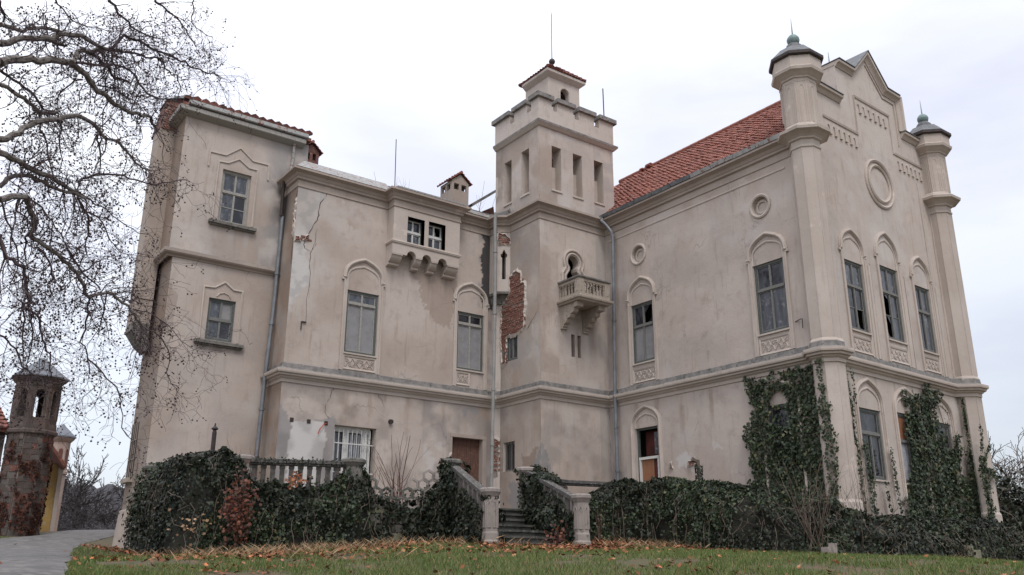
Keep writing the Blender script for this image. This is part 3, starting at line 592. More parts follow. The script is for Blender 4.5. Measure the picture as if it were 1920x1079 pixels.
cx, cy = (LX0+LX1)/2, (LY0+LY1)/2; g = MB(); E_ = .19
def roofplane(g, A, B, C, D, rows, tw, m=0, jit=.012, th=.035, gap=.006):
    """tiles on the quad A (eave start) B (eave end) C (top end) D (top start)"""
    A, B, C, D = [np.array(p, float) for p in (A, B, C, D)]; nn = np.cross(B-A, D-A); nn /= np.linalg.norm(nn)
    if nn[2] < 0: nn = -nn
    for r in range(rows):
        t0, t1 = r/rows, min((r+1.35)/rows, 1.0); L0 = A+(D-A)*t0; R0 = B+(C-B)*t0; L1 = A+(D-A)*t1; R1 = B+(C-B)*t1; w = np.linalg.norm(R0-L0)
        n = max(1, int(round(w/tw)))
        for k in range(n):
            a0 = (k+(gap/tw))/n; a1 = (k+1-(gap/tw))/n; j = random.uniform(-1, 1)*jit; jl = random.uniform(-1, 1)*jit
            p0 = L0+(R0-L0)*a0; p1 = L0+(R0-L0)*a1; q0 = L1+(R1-L1)*a0; q1 = L1+(R1-L1)*a1; mm = (p0+p1)/2
            up = nn*(th*1.6+j); sl = (q0-p0)/(np.linalg.norm(q0-p0)+1e-9)*jl
            dn = (p0-q0)/(np.linalg.norm(q0-p0)+1e-9)*.018
            g.add([p0+sl+nn*.004, p1+sl+nn*.004, p0+sl+up*.75, mm+sl+dn+up*1.25, p1+sl+up*.75, q0+nn*.012, q1+nn*.012, (q0+q1)/2+nn*.03], [(0, 1, 4, 3, 2), (2, 3, 7, 5), (3, 4, 6, 7), (0, 2, 5), (1, 6, 4)], m)
x0, x1, y0, y1 = LX0-E_, LX1+E_, LY0-E_, LY1+E_; ze, za = 17.73, 18.42; ap = .12
g.prism([(x0, y0, ze-.01), (x1, y0, ze-.01), (x1, y1, ze-.01), (x0, y1, ze-.01)], [(cx-ap, cy-ap, za), (cx+ap, cy-ap, za), (cx+ap, cy+ap, za), (cx-ap, cy+ap, za)])
cs = [(x0, y0), (x1, y0), (x1, y1), (x0, y1)]; tp = [(cx-ap, cy-ap), (cx+ap, cy-ap), (cx+ap, cy+ap), (cx-ap, cy+ap)]
for k in range(4): roofplane(g, (*cs[k], ze), (*cs[(k+1) % 4], ze), (*tp[(k+1) % 4], za), (*tp[k], za), 6, .15)
for k in range(4):
    for q in range(7):
        a = q/7; b = (q+1.2)/7; p = np.array([*cs[k], ze])*(1-a)+np.array([*tp[k], za])*a; p2 = np.array([*cs[k], ze])*(1-b)+np.array([*tp[k], za])*b; g.tube([p+np.array([0, 0, .06]), p2+np.array([0, 0, .04])], [.055, .04], 6)
g.build('lantern_roof', 'old_tile', castle, kind='stuff')
g = MB(); g.lathe((cx, cy), [(.13, 18.38), (.10, 18.5), (.05, 18.58), (.05, 18.62), (.10, 18.65), (.13, 18.73), (.10, 18.81), (.03, 18.86), (.018, 18.9), (.014, 20.85), (.004, 21.0)], 10); g.build('finial', 'iron', castle, smooth=True)
g = MB(); g.tube([(20.05, 21.75, 15.9), (20.03, 21.75, 17.35)], .022, 6); g.build('lightning_rod', 'iron', castle)
g = MB(); g.tube([(12.92, 24.6, 12.0), (12.90, 24.6, 13.2), (12.88, 24.6, 14.2)], .016, 5); g.build('lightning_rod', 'iron', castle)

# ---- tower belfry slits: reveals and dark inside
def reveal(fr, u0, u1, z0, z1, d, g, m=0):
    for a in ((u0, z0, u0, z1), (u1, z0, u1, z1), (u0, z0, u1, z0), (u0, z1, u1, z1)):
        g.add([fr(a[0], a[1], 0), fr(a[2], a[3], 0), fr(a[2], a[3], -d), fr(a[0], a[1], -d)], [(0, 1, 2, 3)], m)
for fr, L in ((TF, TSL), (TL, TSL2)):
    for h in L:
        g = MB(); reveal(fr, *h, .45, g); g.fbox(fr, h[0]-.03, h[1]+.03, h[2]-.07, h[2]-.002, -.4, .035)
        g.fbox(fr, h[0]+(h[1]-h[0])*.42, h[1]-.001, h[2], h[2]+(h[3]-h[2])*.62, -.43, -.33); g.build('belfry_slit', 'trim', castle)
for h in H_TF[1:]:
    g = MB(); reveal(TF, *h, .18, g); g.fbox(TF, h[0], h[1], h[2], h[3], -.2, -.17, 0); g.build('arrow_slit', 'trim_tower', castle)
# ------------------------------------------------------------------ windows
def bar(g, fr, u0, z0, u1, z1, w, o0, o1, m=0):
    if abs(u0-u1) < 1e-6: g.fbox(fr, u0-w/2, u0+w/2, z0, z1, o0, o1, m)
    else: g.fbox(fr, u0, u1, z0-w/2, z0+w/2, o0, o1, m)
def window(fr, u0, u1, z0, z1, wood='wood_green', sash='wood_sash', rows=((.62, 2), (.38, 2)), mid_frame=.05, panes='dust_glass', broken=(), depth=.06, label=None, sub=False, alt=None, leaf=True, fw=.07, leaf_ajar=None):
    """rows: heights (bottom up) with the number of lights; frame is a part, every pane a sub-part"""
    g = MB(); d = -depth; reveal(fr, u0, u1, z0, z1, depth+.12, g, 1)
    a, b, c, e = u0+.002, u1-.002, z0+.002, z1-.002
    g.fbox(fr, a, a+fw, c, e, d-.06, d+.02); g.fbox(fr, b-fw, b, c, e, d-.06, d+.02); g.fbox(fr, a+fw, b-fw, c, c+fw, d-.06, d+.02); g.fbox(fr, a+fw, b-fw, e-fw, e, d-.06, d+.02)
    W_, H_ = (b-a-2*fw), (e-c-2*fw); z = c+fw; P = []; k = 0
    for i, (h, n) in enumerate(rows):
        zh = z+h*H_
        if i: bar(g, fr, a+fw, z, b-fw, z, .07, d-.055, d+.03, 2)
        for q in range(n):
            x0 = a+fw+W_*q/n; x1 = a+fw+W_*(q+1)/n
            if q: bar(g, fr, x0, z, x0, zh, .055, d-.045, d+.012, 2)
            s = .032                                        # the sash round each light
            zz0 = z+(.035 if i else 0); zz1 = zh-(.035 if i < len(rows)-1 else 0)
            g.fbox(fr, x0, x0+s, zz0, zz1, d-.04, d-.004, 2); g.fbox(fr, x1-s, x1, zz0, zz1, d-.04, d-.004, 2); g.fbox(fr, x0+s, x1-s, zz0, zz0+s, d-.04, d-.004, 2); g.fbox(fr, x0+s, x1-s, zz1-s, zz1, d-.04, d-.004, 2)
            if sub and i < sub:
                bar(g, fr, x0+s, (zz0+zz1)/2, x1-s, (zz0+zz1)/2, .025, d-.035, d-.008, 2); P += [(x0+s, x1-s, zz0+s, (zz0+zz1)/2-.0125), (x0+s, x1-s, (zz0+zz1)/2+.0125, zz1-s)]
            else: P.append((x0+s, x1-s, zz0+s, zz1-s))
        z = zh
    o = g.build('window', [wood, 'trim', sash], castle, label=label)
    for k, p in enumerate(P):
        mat = (alt or {}).get(k, panes); gp = MB()
        if k in broken:                                      # shards left in the light
            w, h = p[1]-p[0], p[3]-p[2]; rr = random.Random(k+int(u0*100))
            gp.fpoly(fr, [(p[0], p[2]), (p[0]+w*rr.uniform(.3, .6), p[2]), (p[0]+w*rr.uniform(.1, .3), p[2]+h*rr.uniform(.2, .5)), (p[0], p[2]+h*rr.uniform(.4, .8))], d-.028, d-.024)
            if rr.random() < .6: gp.fpoly(fr, [(p[1], p[3]), (p[1]-w*rr.uniform(.5, .9), p[3]), (p[1]-w*rr.uniform(.1, .4), p[3]-h*rr.uniform(.2, .4)), (p[1], p[3]-h*rr.uniform(.3, .7))], d-.028, d-.024)
        else: gp.fbox(fr, *p, d-.028, d-.024)
        gp.build('pane', mat, o)
    return o
m, t, b = new_mat('glass_dark'); b.inputs['Base Color'].default_value = (.035, .038, .045, 1); b.inputs['Roughness'].default_value = .12
t.links.new(mix(t, ramp(t, noise(t, geo(t), 3.5, 5, .6, (1, 1, .5)), .42, .7), (.014, .014, .018), (.065, .068, .08)), b.inputs['Base Color'])
bump(t, b, noise(t, geo(t), 2.2, 2), .25, .05)

window(TA, *H_TA[0], rows=((.60, 2), (.40, 2)), sub=1, panes='dust_glass', alt={1: 'dust_glass', 3: 'glass_dark', 2: 'glass_dark', 4: 'dust_glass'}, sash='wood_grey', wood='wood_grey', label='upper pavilion window with weathered grey frame', depth=.10)
window(TA, *H_TA[1], rows=((.5, 2), (.5, 2)), alt={0: 'dust_glass', 1: 'glass_dark', 2: 'dust_glass', 3: 'board_grey'}, label='lower pavilion window with one dark open light', depth=.08)
window(LB, 11.13, 12.21, 6.25, 8.24, rows=((.82, 2), (.18, 2)), panes='board_grey', alt={2: 'dust_glass', 3: 'dust_glass'}, sash='wood_grey', label='window of the left range boarded behind the glass')
window(LB, 15.18, 16.25, 6.28, 8.26, rows=((.82, 2), (.18, 2)), panes='board_grey', alt={2: 'glass_dark', 3: 'glass_dark'}, sash='wood_grey', label='grey boarded window beside the corner pipe')
window(WW, *W1, rows=((.63, 2), (.37, 2)), panes='glass_dark', broken=(2,), alt={3: 'glass_dark', 0: 'board_grey', 1: 'board_grey'}, label='dusty window beside the tower pipe')
window(WW, *W2, rows=((.63, 2), (.37, 2)), panes='glass_dark', alt={0: 'dust_glass', 1: 'dust_glass'}, label='window with a loose plastic sheet behind it')
g = MB()
for k in range(3): g.tube([(19.88, 15.16-.05*k, 7.1-.02*k), (19.87, 14.9-.08*k, 6.8), (19.88, 14.45-.02*k, 6.42+.05*k)], [.022, .03, .018], 4)
g.build('torn_sheet', 'sheet_blue', castle)
window(GA, *G1[0], rows=((.65, 2), (.35, 2)), sub=1, panes='glass_dark', broken=(2,), alt={4: 'dust_glass', 5: 'dust_glass'}, label='left gable window with broken lights')
window(GA, *G1[1], rows=((.66, 2), (.34, 2)), sub=1, panes='glass_dark', broken=(0, 1), alt={4: 'dust_glass', 5: 'dust_glass', 2: 'dust_glass'}, label='middle gable window, tallest, lower lights out')
window(GA, *G1[2], rows=((.62, 2), (.38, 2)), panes='glass_dark', alt={1: 'dust_glass', 3: 'dust_glass'}, label='right gable window')
window(GA, *GG[0], rows=((.66, 2), (.34, 1)), panes='glass_dark', wood='wood_green', label='ground floor gable window with blue-green frame')
window(GA, *GG[1], rows=((.6, 2), (.4, 2)), panes='glass_dark', alt={2: 'wood_orange', 0: 'sheet_blue'}, wood='wood_green', label='ivy-covered ground floor window')
window(GA, *GG[2], rows=((.6, 2), (.4, 1)), panes='glass_dark', wood='wood_green', label='ground floor window half behind ivy')
window(WW, *WG2, rows=((.6, 2), (.4, 1)), panes='glass_dark', label='hall window swallowed by ivy')
# boarded garden opening of the hall
g = MB(); reveal(WW, *WG1, .14, g, 1); d = -.10
g.fbox(WW, 19.422, 19.48, 1.9, 4.268, d-.05, d+.03); g.fbox(WW, 20.35, 20.408, 1.9, 4.268, d-.05, d+.03); g.fbox(WW, 19.48, 20.35, 4.21, 4.268, d-.05, d+.03)
g.fbox(WW, 19.48, 20.35, 3.28, 3.36, d-.05, d+.05, 2); g.fbox(WW, 20.27, 20.345, 1.9, 3.28, d-.04, d+.04, 2); g.fbox(WW, 19.485, 19.55, 1.9, 3.28, d-.04, d+.04, 2)
o = g.build('window', ['wood_green', 'trim', 'wood_white'], castle, label='tall hall opening boarded with orange plywood')
g = MB(); g.fbox(WW, 19.75, 20.27, 1.9, 3.27, d-.03, d-.01); g.build('board', 'wood_orange', o)
g = MB(); g.fbox(WW, 19.56, 19.745, 1.9, 3.27, d-.032, d-.015); g.build('board', 'interior_red', o)
g = MB(); g.fbox(WW, 19.50, 19.70, 3.42, 4.1, d-.03, d-.02); g.build('pane', 'dust_glass', o); g = MB(); g.fbox(WW, 19.71, 20.34, 3.37, 4.2, d-.3, d-.28); g.build('board', 'interior_red', o)
# barred white window of the left range
g = MB(); u0, u1, z0, z1 = H_LB[2]; reveal(LB, u0, u1, z0, z1, .30, g, 1); d = -.22
g.fbox(LB, u0+.002, u0+.06, z0, z1, d-.05, d); g.fbox(LB, u1-.16, u1-.1, z0, z1, d-.05, d); g.fbox(LB, u0+.06, u1-.16, z1-.16, z1-.002, d-.05, d); g.fbox(LB, u0+.06, u1-.16, z0, z0+.07, d-.05, d)
for c in (u0+.44, u0+.53): g.fbox(LB, c-.045, c+.045, z0+.07, z1-.16, d-.05, d+.01*(c > u0+.5))
g.fbox(LB, u0+1.02, u0+1.19, z0+.07, z1-.16, d-.05, d+.012)
o = g.build('window', ['wood_white', 'trim'], castle, label='white barred window beside pale patched plaster')
for a, b in ((u0+.06, u0+.40), (u0+.58, u0+1.0)):
    n = 5 if a < u0+.3 else 6
    for k in range(n):                                       # striped curtain folds behind the glass
        g = MB(); c = a+(b-a)*(k+.5)/n; g.fpoly(LB, [(c-.035, z0+.08), (c+.03, z0+.08), (c+.025, z1-.18), (c-.03, z1-.18)], d-.10, d-.07-.01*(k % 2)); g.build('curtain_fold', 'sheet_blue' if k % 2 else 'dust_glass', o)
    g = MB(); g.fbox(LB, a, b, z0+.07, z1-.16, d-.045, d-.04)
    mm = 'glass_dark'; g.build('pane', mm, o) if False else None
g = MB()
for k in range(9): c = u0+.05+k*.147; g.tube([LB(c, z0+.02, -.10), LB(c, z1-.08, -.10)], .012, 5)
for z in (z0+.28, z0+1.12): g.fbox(LB, u0, u1-.02, z-.014, z+.014, -.12, -.085)
g.build('window_grille', 'wood_white', castle)
# oriel lights
OR = Fr((0, 23.57, 0), (1, 0, 0), (0, -1, 0)); OW = [(12.91, 13.55, 10.08, 10.98), (13.71, 14.36, 10.1, 11.0)]
g = MB(); x0, x1 = 12.40, 14.93
def tri_holes(g, fr, outer, holes, off, th):
    tri = tessellate_polygon([[Vector((u, z, 0)) for u, z in outer]]+[[Vector((u, z, 0)) for u, z in h] for h in holes]); al = list(outer)+[p for h in holes for p in h]
    g.add([fr(u, z, off) for u, z in al], [tuple(t) for t in tri]); k = len(outer)
    for h in [outer]+holes:
        n = len(h); b0 = 0 if h is outer else k
        if h is not outer: k += n
        g.add([fr(u, z, off) for u, z in h]+[fr(u, z, off-th) for u, z in h], [(i, (i+1) % n, n+(i+1) % n, n+i) for i in range(n)])
rect = lambda a: [(a[0], a[2]), (a[1], a[2]), (a[1], a[3]), (a[0], a[3])]
bot = [(x0, 9.62)]
for c in (13.10, 13.68, 14.28):
    w = .17; bot += [(c-w*math.cos(math.pi*i/10), 9.62+.0+w*1.05*math.sin(math.pi*i/10)) for i in range(11)]
bot += [(x1, 9.62)]
g.fpoly(OR, bot+[(x1, 9.985), (x0, 9.985)], -.22, 0)
ua, ub, uc_, ud = OW[0][0], OW[0][1], OW[1][0], OW[1][1]
g.fbox(OR, x0, ua, 9.985, 11.3, -.22, 0); g.fbox(OR, ub, uc_, 9.985, 11.3, -.22, 0); g.fbox(OR, ud, x1, 9.985, 11.3, -.22, 0)
for h in OW: g.fbox(OR, h[0], h[1], 9.985, h[2], -.22, 0); g.fbox(OR, h[0], h[1], h[3], 11.3, -.22, 0)
for xx, sg in ((x0, -1), (x1, 1)): g.fbox(Fr((xx, 0, 0), (0, 1, 0), (sg, 0, 0)), 23.791, 23.999, 9.62, 11.3, -.2, -.001)
g.build('oriel_wall', 'trim', castle, label='projecting box with two small windows on round corbels')
g = MB(); g.sweep([(x0, 24.0), (x0, 23.57), (x1, 23.57), (x1, 24.0)], [(0, 9.97), (.035, 9.98), (.04, 10.0), (.055, 10.03), (.04, 10.07), (0, 10.08)], xyz); g.build('oriel_sill', 'trim', castle)
for c in (12.62, 13.39, 13.98, 14.68):                        # corbels, quarter-round with a fillet
    w = .20 if c in (12.62, 14.68) else .12; g = MB()
    pf = [(24.0, 9.62), (23.575, 9.62), (23.575, 9.585), (23.62, 9.57)]+[(23.99-.36*math.cos(a)*1.0, 9.57-.22*math.sin(a)) for a in np.linspace(.1, 1.15, 6)]+[(23.83, 9.345), (23.83, 9.30), (23.93, 9.27), (24.0, 9.27)]
    a_, b_ = (x0, 12.79) if c == 12.62 else ((14.48, x1) if c == 14.68 else (c-w, c+w)); a_ = max(a_, x0)
    g.prism([(a_, y, z) for y, z in pf], [(b_, y, z) for y, z in pf]); g.build('corbel', 'trim', castle)
for h, br in zip(OW, ((), (3,))): window(OR, *h, rows=((.5, 2), (.5, 2)), wood='wood_green', sash='wood_white', panes='glass_dark', alt={1: 'dust_glass'}, broken=br, depth=.24, fw=.03, label='small oriel window')
# small tower-side windows
window(TL, 22.97, 23.60, 2.98, 3.93, rows=((1, 2),), wood='wood_grey', panes='glass_dark', depth=.10, fw=.05, label='small barred window low on the tower')
window(TL, 22.83, 23.42, 6.62, 7.50, rows=((1, 2),), wood='wood_green', panes='glass_dark', depth=.04, fw=.06, alt={1: 'dust_glass'}, label='small window under the bare brickwork')
g = MB()
for c in (23.12, 23.28, 23.44): g.tube([TL(c, 3.0, -.03), TL(c, 3.92, -.03)], .014, 5)
g.build('window_grille', 'iron', castle)

# ------------------------------------------------------------------ pointed surrounds
def arch_curve(uc, w, zs, zt, n=14):
    P0, P1, P2_, P3 = np.array([-w, zs]), np.array([-w*1.02, zs+(zt-zs)*.62]), np.array([-w*.52, zt-(zt-zs)*.16]), np.array([0, zt])
    L = [((1-t)**3*P0+3*(1-t)**2*t*P1+3*(1-t)*t*t*P2_+t**3*P3) for t in np.linspace(0, 1, n)]
    return [(uc+p[0], p[1]) for p in L]+[(uc-p[0], p[1]) for p in L[-2::-1]]
HOOD = [(-.07, 0), (-.07, .03), (-.045, .035), (-.04, .07), (.0, .085), (.03, .07), (.035, .04), (.055, .035), (.06, 0)]
def surround(fr, u0, u1, z0, z1, zt, zs, zb, relief=None, hoodw=None, drop=True, strip=.11):
    uc = (u0+u1)/2; w = (u1-u0)/2; g = MB(); hw = hoodw or w+.10
    path = arch_curve(uc, hw, zs, zt)
    if drop: path = [(uc-hw-.075, zs-.03), (uc-hw, zs-.03)]+path[1:-1]+[(uc+hw, zs-.03), (uc+hw+.075, zs-.03)]
    else: path = [(uc-hw, zb)]+path+[(uc+hw, zb)]
    g.sweep(path, HOOD, onfr(fr)); g.build('hood_mould', 'trim', castle)
    g = MB(); ip = arch_curve(uc, w+.0, zs+.02, zt-.23)
    g.sweep([(uc-w-.0, z1)]+ip+[(uc+w, z1)], [(-.03, 0), (-.03, .018), (.0, .03), (.03, .018), (.03, 0)], onfr(fr))
    for s in (-1, 1):                                        # jamb strips down to the string course
        a = uc+s*(w+.004); b = uc+s*(w+strip+.03)
        if drop:
            g.fbox(fr, min(a, b), max(a, b), zb, zs-.06, 0, .028); c = uc+s*(w+strip+.03); g.fbox(fr, min(c, c-s*.05), max(c, c-s*.05), zb, zs-.06, .028, .05)
            g.fbox(fr, uc+s*(w+strip+.06)-.045, uc+s*(w+strip+.06)+.03, zs-.12, zs-.06, 0, .06)
    g.build('window_surround', 'trim', castle)
    if relief:
        a, b, c, e = relief; g = MB()
        g.sweep([(a-.05, c-.04), (a-.05, e+.04), (b+.05, e+.04), (b+.05, c-.04)], [(-.03, 0), (-.03, .035), (.02, .02), (.02, 0)], onfr(fr), closed=True)
        n = 4; ww = (b-a)/n; R = .005; ring = [(-.014, 0), (-.010, .022), (.010, .022), (.014, 0)]
        for k in range(n):
            cu = a+ww*(k+.5); cz = (c+e)/2; r = min(ww, e-c)*.24
            for dz in (-1, 1):
                ccu = cu+(.22*ww if k % 2 else -.22*ww)*dz; ccz = cz+dz*(e-c)*.22
                g.sweep([(ccu+r*.75*math.cos(q), ccz+r*.75*math.sin(q)) for q in np.linspace(0, 5.3, 8)], ring, onfr(fr))
            g.sweep([(cu-ww*.48, c+.02), (cu-ww*.2, cz-.02), (cu+ww*.2, cz+.02), (cu+ww*.48, e-.02)], ring, onfr(fr)); g.sweep([(cu-ww*.48, e-.02), (cu-ww*.15, cz+.03), (cu+ww*.15, cz-.03), (cu+ww*.48, c+.02)], ring, onfr(fr))
        g.build('relief_panel', 'trim', castle)
    g = MB(); g.fbox(fr, u0-.02, u1+.02, z0-.05, z0-.003, 0, .05); g.build('window_sill', 'trim', castle)
surround(LB, 11.13, 12.21, 6.25, 8.24, 9.30, 8.66, 5.69, (11.2, 12.15, 5.80, 6.10)); surround(LB, 15.18, 16.25, 6.28, 8.26, 9.30, 8.68, 5.69, (15.25, 15.62, 5.82, 6.12))
surround(WW, *W1, 9.24, 8.60, 5.69, (19.45, 20.3, 5.80, 6.12)); surround(WW, *W2, 9.20, 8.58, 5.69, (14.33, 15.2, 5.76, 6.10))
for h, zt in zip(G1, (9.40, 9.78, 9.43)): surround(GA, *h, zt, h[3]+.32, 5.69, (h[0]+.06, h[1]-.08, 5.80, 6.12))
surround(WW, *WG1, 4.93, 4.32, 1.4, drop=False, hoodw=.62); surround(WW, *WG2, 4.90, 4.30, 1.2, drop=False, hoodw=.60)
for h in GG: surround(GA, *h, 4.98, 4.30, 1.3, drop=False, hoodw=(h[1]-h[0])/2+.14)
# stepped labels over the pavilion windows
def sharp(fr, pts, w=.03, h=.03, name='label_mould'):
    g = MB(); g.sweep(pts, [(-w, 0), (-w, h), (w*.3, h*1.3), (w, h*.4), (w, 0)], onfr(fr)); g.build(name, 'trim', castle)
sharp(TA, [(6.82, 11.66), (6.82, 12.14), (7.31, 12.16), (7.73, 12.52), (8.16, 12.20), (8.67, 12.21), (8.69, 11.68)])
sharp(TA, [(7.10, 10.02), (7.12, 11.90), (7.40, 11.92), (7.73, 12.14), (8.06, 11.93), (8.33, 11.93), (8.33, 10.02)])
sharp(TA, [(7.13, 6.30), (7.11, 7.86), (7.42, 7.88), (7.71, 8.09), (7.98, 7.90), (8.25, 7.90), (8.25, 6.30)])
g = MB(); g.sweep([(7.5, 7.62), (7.58, 7.72), (7.71, 7.76), (7.84, 7.72), (7.92, 7.62)], [(-.02, 0), (0, .03), (.02, 0)], onfr(TA)); g.build('label_mould', 'trim', castle)
for a in ((7.0, 8.45, 9.86, 9.95), (6.98, 8.41, 6.16, 6.25)): g = MB(); g.fbox(TA, *a, 0, .14); g.fbox(TA, a[0]+.04, a[1]-.04, a[2]-.05, a[2], 0, .08); g.build('window_sill', 'dark_stone', castle)
# blind niche on the pavilion corner
g = MB(); g.fpoly(TA, [(6.13, 6.3), (6.34, 6.3), (6.40, 7.45), (6.33, 7.56), (6.22, 7.58), (6.22, 7.72), (6.17, 7.78), (6.13, 7.78)], -.02, .004); g.build('blind_niche', 'trim_tower', castle)
# ovals on the hall wall
for c, z, r in OC:
    g = MB(); ci = lambda q: [(c+q*math.cos(a), z+q*math.sin(a)) for a in np.linspace(0, 2*math.pi, 28, endpoint=False)]
    g.sweep(ci(.335), [(-.045, 0), (-.045, .03), (0, .05), (.04, .03), (.04, 0)], onfr(WW), closed=True)
    tri_holes(g, WW, [(c-.302, z-.302), (c+.302, z-.302), (c+.302, z+.302), (c-.302, z+.302)], [ci(.28)], .001, .12)
    g.fbox(WW, c-.3, c+.3, z-.3, z+.3, -.14, -.12); g.sweep(ci(.18), [(-.03, -.12), (-.03, -.08), (.03, -.08), (.03, -.12)], onfr(WW), closed=True); g.build('blind_oculus', 'trim', castle)
# gable: copings, inset panel lines, arcade drops, big ring
COP = [(0, -.06), (0, .03), (.03, .05), (.03, .09), (.10, .12), (.13, .17), (.20, .19), (.20, -.80), (.12, -.80)]
g = MB(); G2 = lambda u, z, o: GA(u, z, o)
pts = [(.2, 13.68), (2.30, 13.68)]
g.sweep([(2.48, 13.66), (.5, 13.66)], [(0, 0), (0, .03), (.04, .06), (.10, .10), (.13, .17), (.20, .18), (.20, -.77), (0, -.77)], G2)
g.sweep([(7.6, 13.66), (6.12, 13.66)], [(0, 0), (0, .03), (.04, .06), (.10, .10), (.13, .17), (.20, .18), (.20, -.77), (0, -.77)], G2)
g.sweep([(6.12, 13.9), (6.12, 15.05), (5.28, 15.05), (4.35, 16.02), (3.42, 15.05), (2.48, 15.05)], [(-.07, 0), (-.07, .03), (-.03, .05), (.02, .10), (.05, .17), (.12, .18), (.12, -.77), (-.01, -.77)], G2)
g.build('gable_coping', ['trim'], castle)
g = MB(); g.sweep([(6.13, 15.17), (5.33, 15.17), (4.35, 16.18), (3.37, 15.17), (2.46, 15.17)], [(.012, .20), (.035, .21), (.035, -.80), (.012, -.80)], G2); g.sweep([(2.46, 13.86), (.5, 13.86)], [(.005, .20), (.03, .21), (.03, -.80), (.005, -.80)], G2); g.sweep([(7.5, 13.86), (6.1, 13.86)], [(.005, .20), (.03, .21), (.03, -.80), (.005, -.80)], G2)
g.build('coping_flashing', 'lead_sheet', castle)
g = MB(); LN = [(-.025, 0), (-.025, .035), (.01, .03), (.03, 0)]
g.sweep([(1.45, 12.90), (3.34, 12.90), (3.36, 14.25), (5.46, 14.25), (5.46, 12.90), (7.34, 12.90), (7.30, 5.7)], [(-.03, 0), (-.03, .05), (.03, .03), (.03, 0)], G2)
g.sweep([(5.9, 13.3), (5.9, 14.85), (5.2, 14.85), (4.35, 15.75)], LN, G2)
for a, b in ((3.05, 3.2), (4.98, 5.1), (6.9, 7.05)): g.fbox(GA, a-.0, a+.03, 5.7, 8.6, 0, .03)
for a in (2.93, 4.80, 6.75): g.fbox(GA, a, a+.14, 5.7, 12.2 if a > 6 else 8.5, 0, .02)
g.build('panel_moulding', 'trim', castle)
for u0_, u1_, zt in ((1.62, 3.30, 12.78), (3.50, 5.30, 14.12), (5.60, 7.22, 12.78)):
    for k in range(6):
        c = u0_+(u1_-u0_)*(k+.5)/6; g = MB()
        g.fpoly(GA, [(c-.035, zt-.33), (c+.035, zt-.33), (c+.045, zt-.14), (c+.09, zt-.10), (c, zt), (c-.09, zt-.10), (c-.045, zt-.14)], -.01, .035)
        g.fpoly(GA, [(c-.06, zt-.40), (c+.06, zt-.40), (c+.05, zt-.34), (c-.05, zt-.34)], -.01, .05); g.build('arcade_drop', 'trim', castle)
g = MB()
for r in (.78, .60): g.sweep([(4.26+r*math.cos(a), 11.47+r*math.sin(a)) for a in np.linspace(0, 2*math.pi, 48, endpoint=False)], [(-.05, 0), (-.05, .04), (0, .07), (.045, .04), (.05, 0)], G2, closed=True)
g.build('gable_ring', 'trim', castle)
# copper cap behind the gable point
g = MB(); A = [GA(4.35, 16.22, -.15), GA(3.62, 15.40, -.15), GA(5.08, 15.40, -.15)]; B = [GA(4.35, 16.22, -1.7), GA(3.62, 15.40, -1.7), GA(5.08, 15.40, -1.7)]
g.prism(A, B); g.build('copper_cap', 'copper', castle)
g = MB(); p = GA(4.35, 0, -1.2); g.lathe(p[:2], [(.05, 16.1), (.03, 16.3), (.006, 16.85)], 6); g.build('finial', 'copper_dark', castle)

# ------------------------------------------------------------------ keyhole doorway and balcony
def keyhole(uc, zc, r, zn, wn_, wb, zb, n=22):
    a0 = math.asin(min(.99, wn_/r)); pts = [(uc-wb, zb), (uc-wb, zn-.05), (uc-wn_*1.0, zn+.16)]
    for i in range(n+1):
        a = -math.pi/2-a0-(2*math.pi-2*a0)*i/n; pts.append((uc+r*math.cos(a), zc+r*math.sin(a)))
    return pts+[(uc+wn_*1.0, zn+.16), (uc+wb, zn-.05), (uc+wb, zb)]
g = MB(); KU, KZ = 18.27, 9.94
tri_holes(g, TF, [(17.922, 8.45), (18.618, 8.45), (18.618, 10.198), (17.922, 10.198)], [keyhole(KU, KZ, .235, 9.50, .15, .29, 8.47)], .001, .30)
g.build('keyhole_door', 'trim', castle, label='keyhole-shaped balcony doorway')
g = MB(); kp = keyhole(KU, KZ, .30, 9.46, .22, .36, 9.0)
g.sweep(kp, [(-.04, 0), (-.04, .03), (0, .05), (.035, .03), (.04, 0)], onfr(TF)); kp = keyhole(KU, KZ, .42, 9.52, .36, .50, 9.0)
g.sweep(kp, [(-.05, 0), (-.05, .045), (0, .07), (.03, .06), (.05, 0)], onfr(TF)); g.build('keyhole_mould', 'trim', castle)
BX0, BX1, BY = 17.62, 18.92, 20.55
g = MB(); B3 = [(BX0, 21.585), (BX0, BY), (BX1, BY), (BX1, 21.585)]
g.sweep(B3, [(-.3, 8.26), (.02, 8.27), (.04, 8.31), (.10, 8.34), (.11, 8.40), (.06, 8.43), (.0, 8.45), (-.3, 8.45)], xyz); g.box(BX0+.2, BX1-.2, BY+.2, 21.58, 8.272, 8.44)
bal = g.build('balcony', 'balcony_stone', castle, label='small stone balcony with traceried balustrade')
g = MB(); g.sweep(B3, [(-.12, 9.02), (.03, 9.02), (.06, 9.05), (.06, 9.09), (.02, 9.11), (-.12, 9.11)], xyz); g.build('hand_rail', 'weathered_ledge', bal)
g = MB(); g.sweep(B3, [(-.10, 8.45), (.01, 8.45), (.01, 8.53), (-.10, 8.54)], xyz); g.sweep(B3, [(-.09, 8.93), (.0, 8.93), (.0, 9.02), (-.09, 9.02)], xyz); g.build('rail', 'balcony_stone', bal)
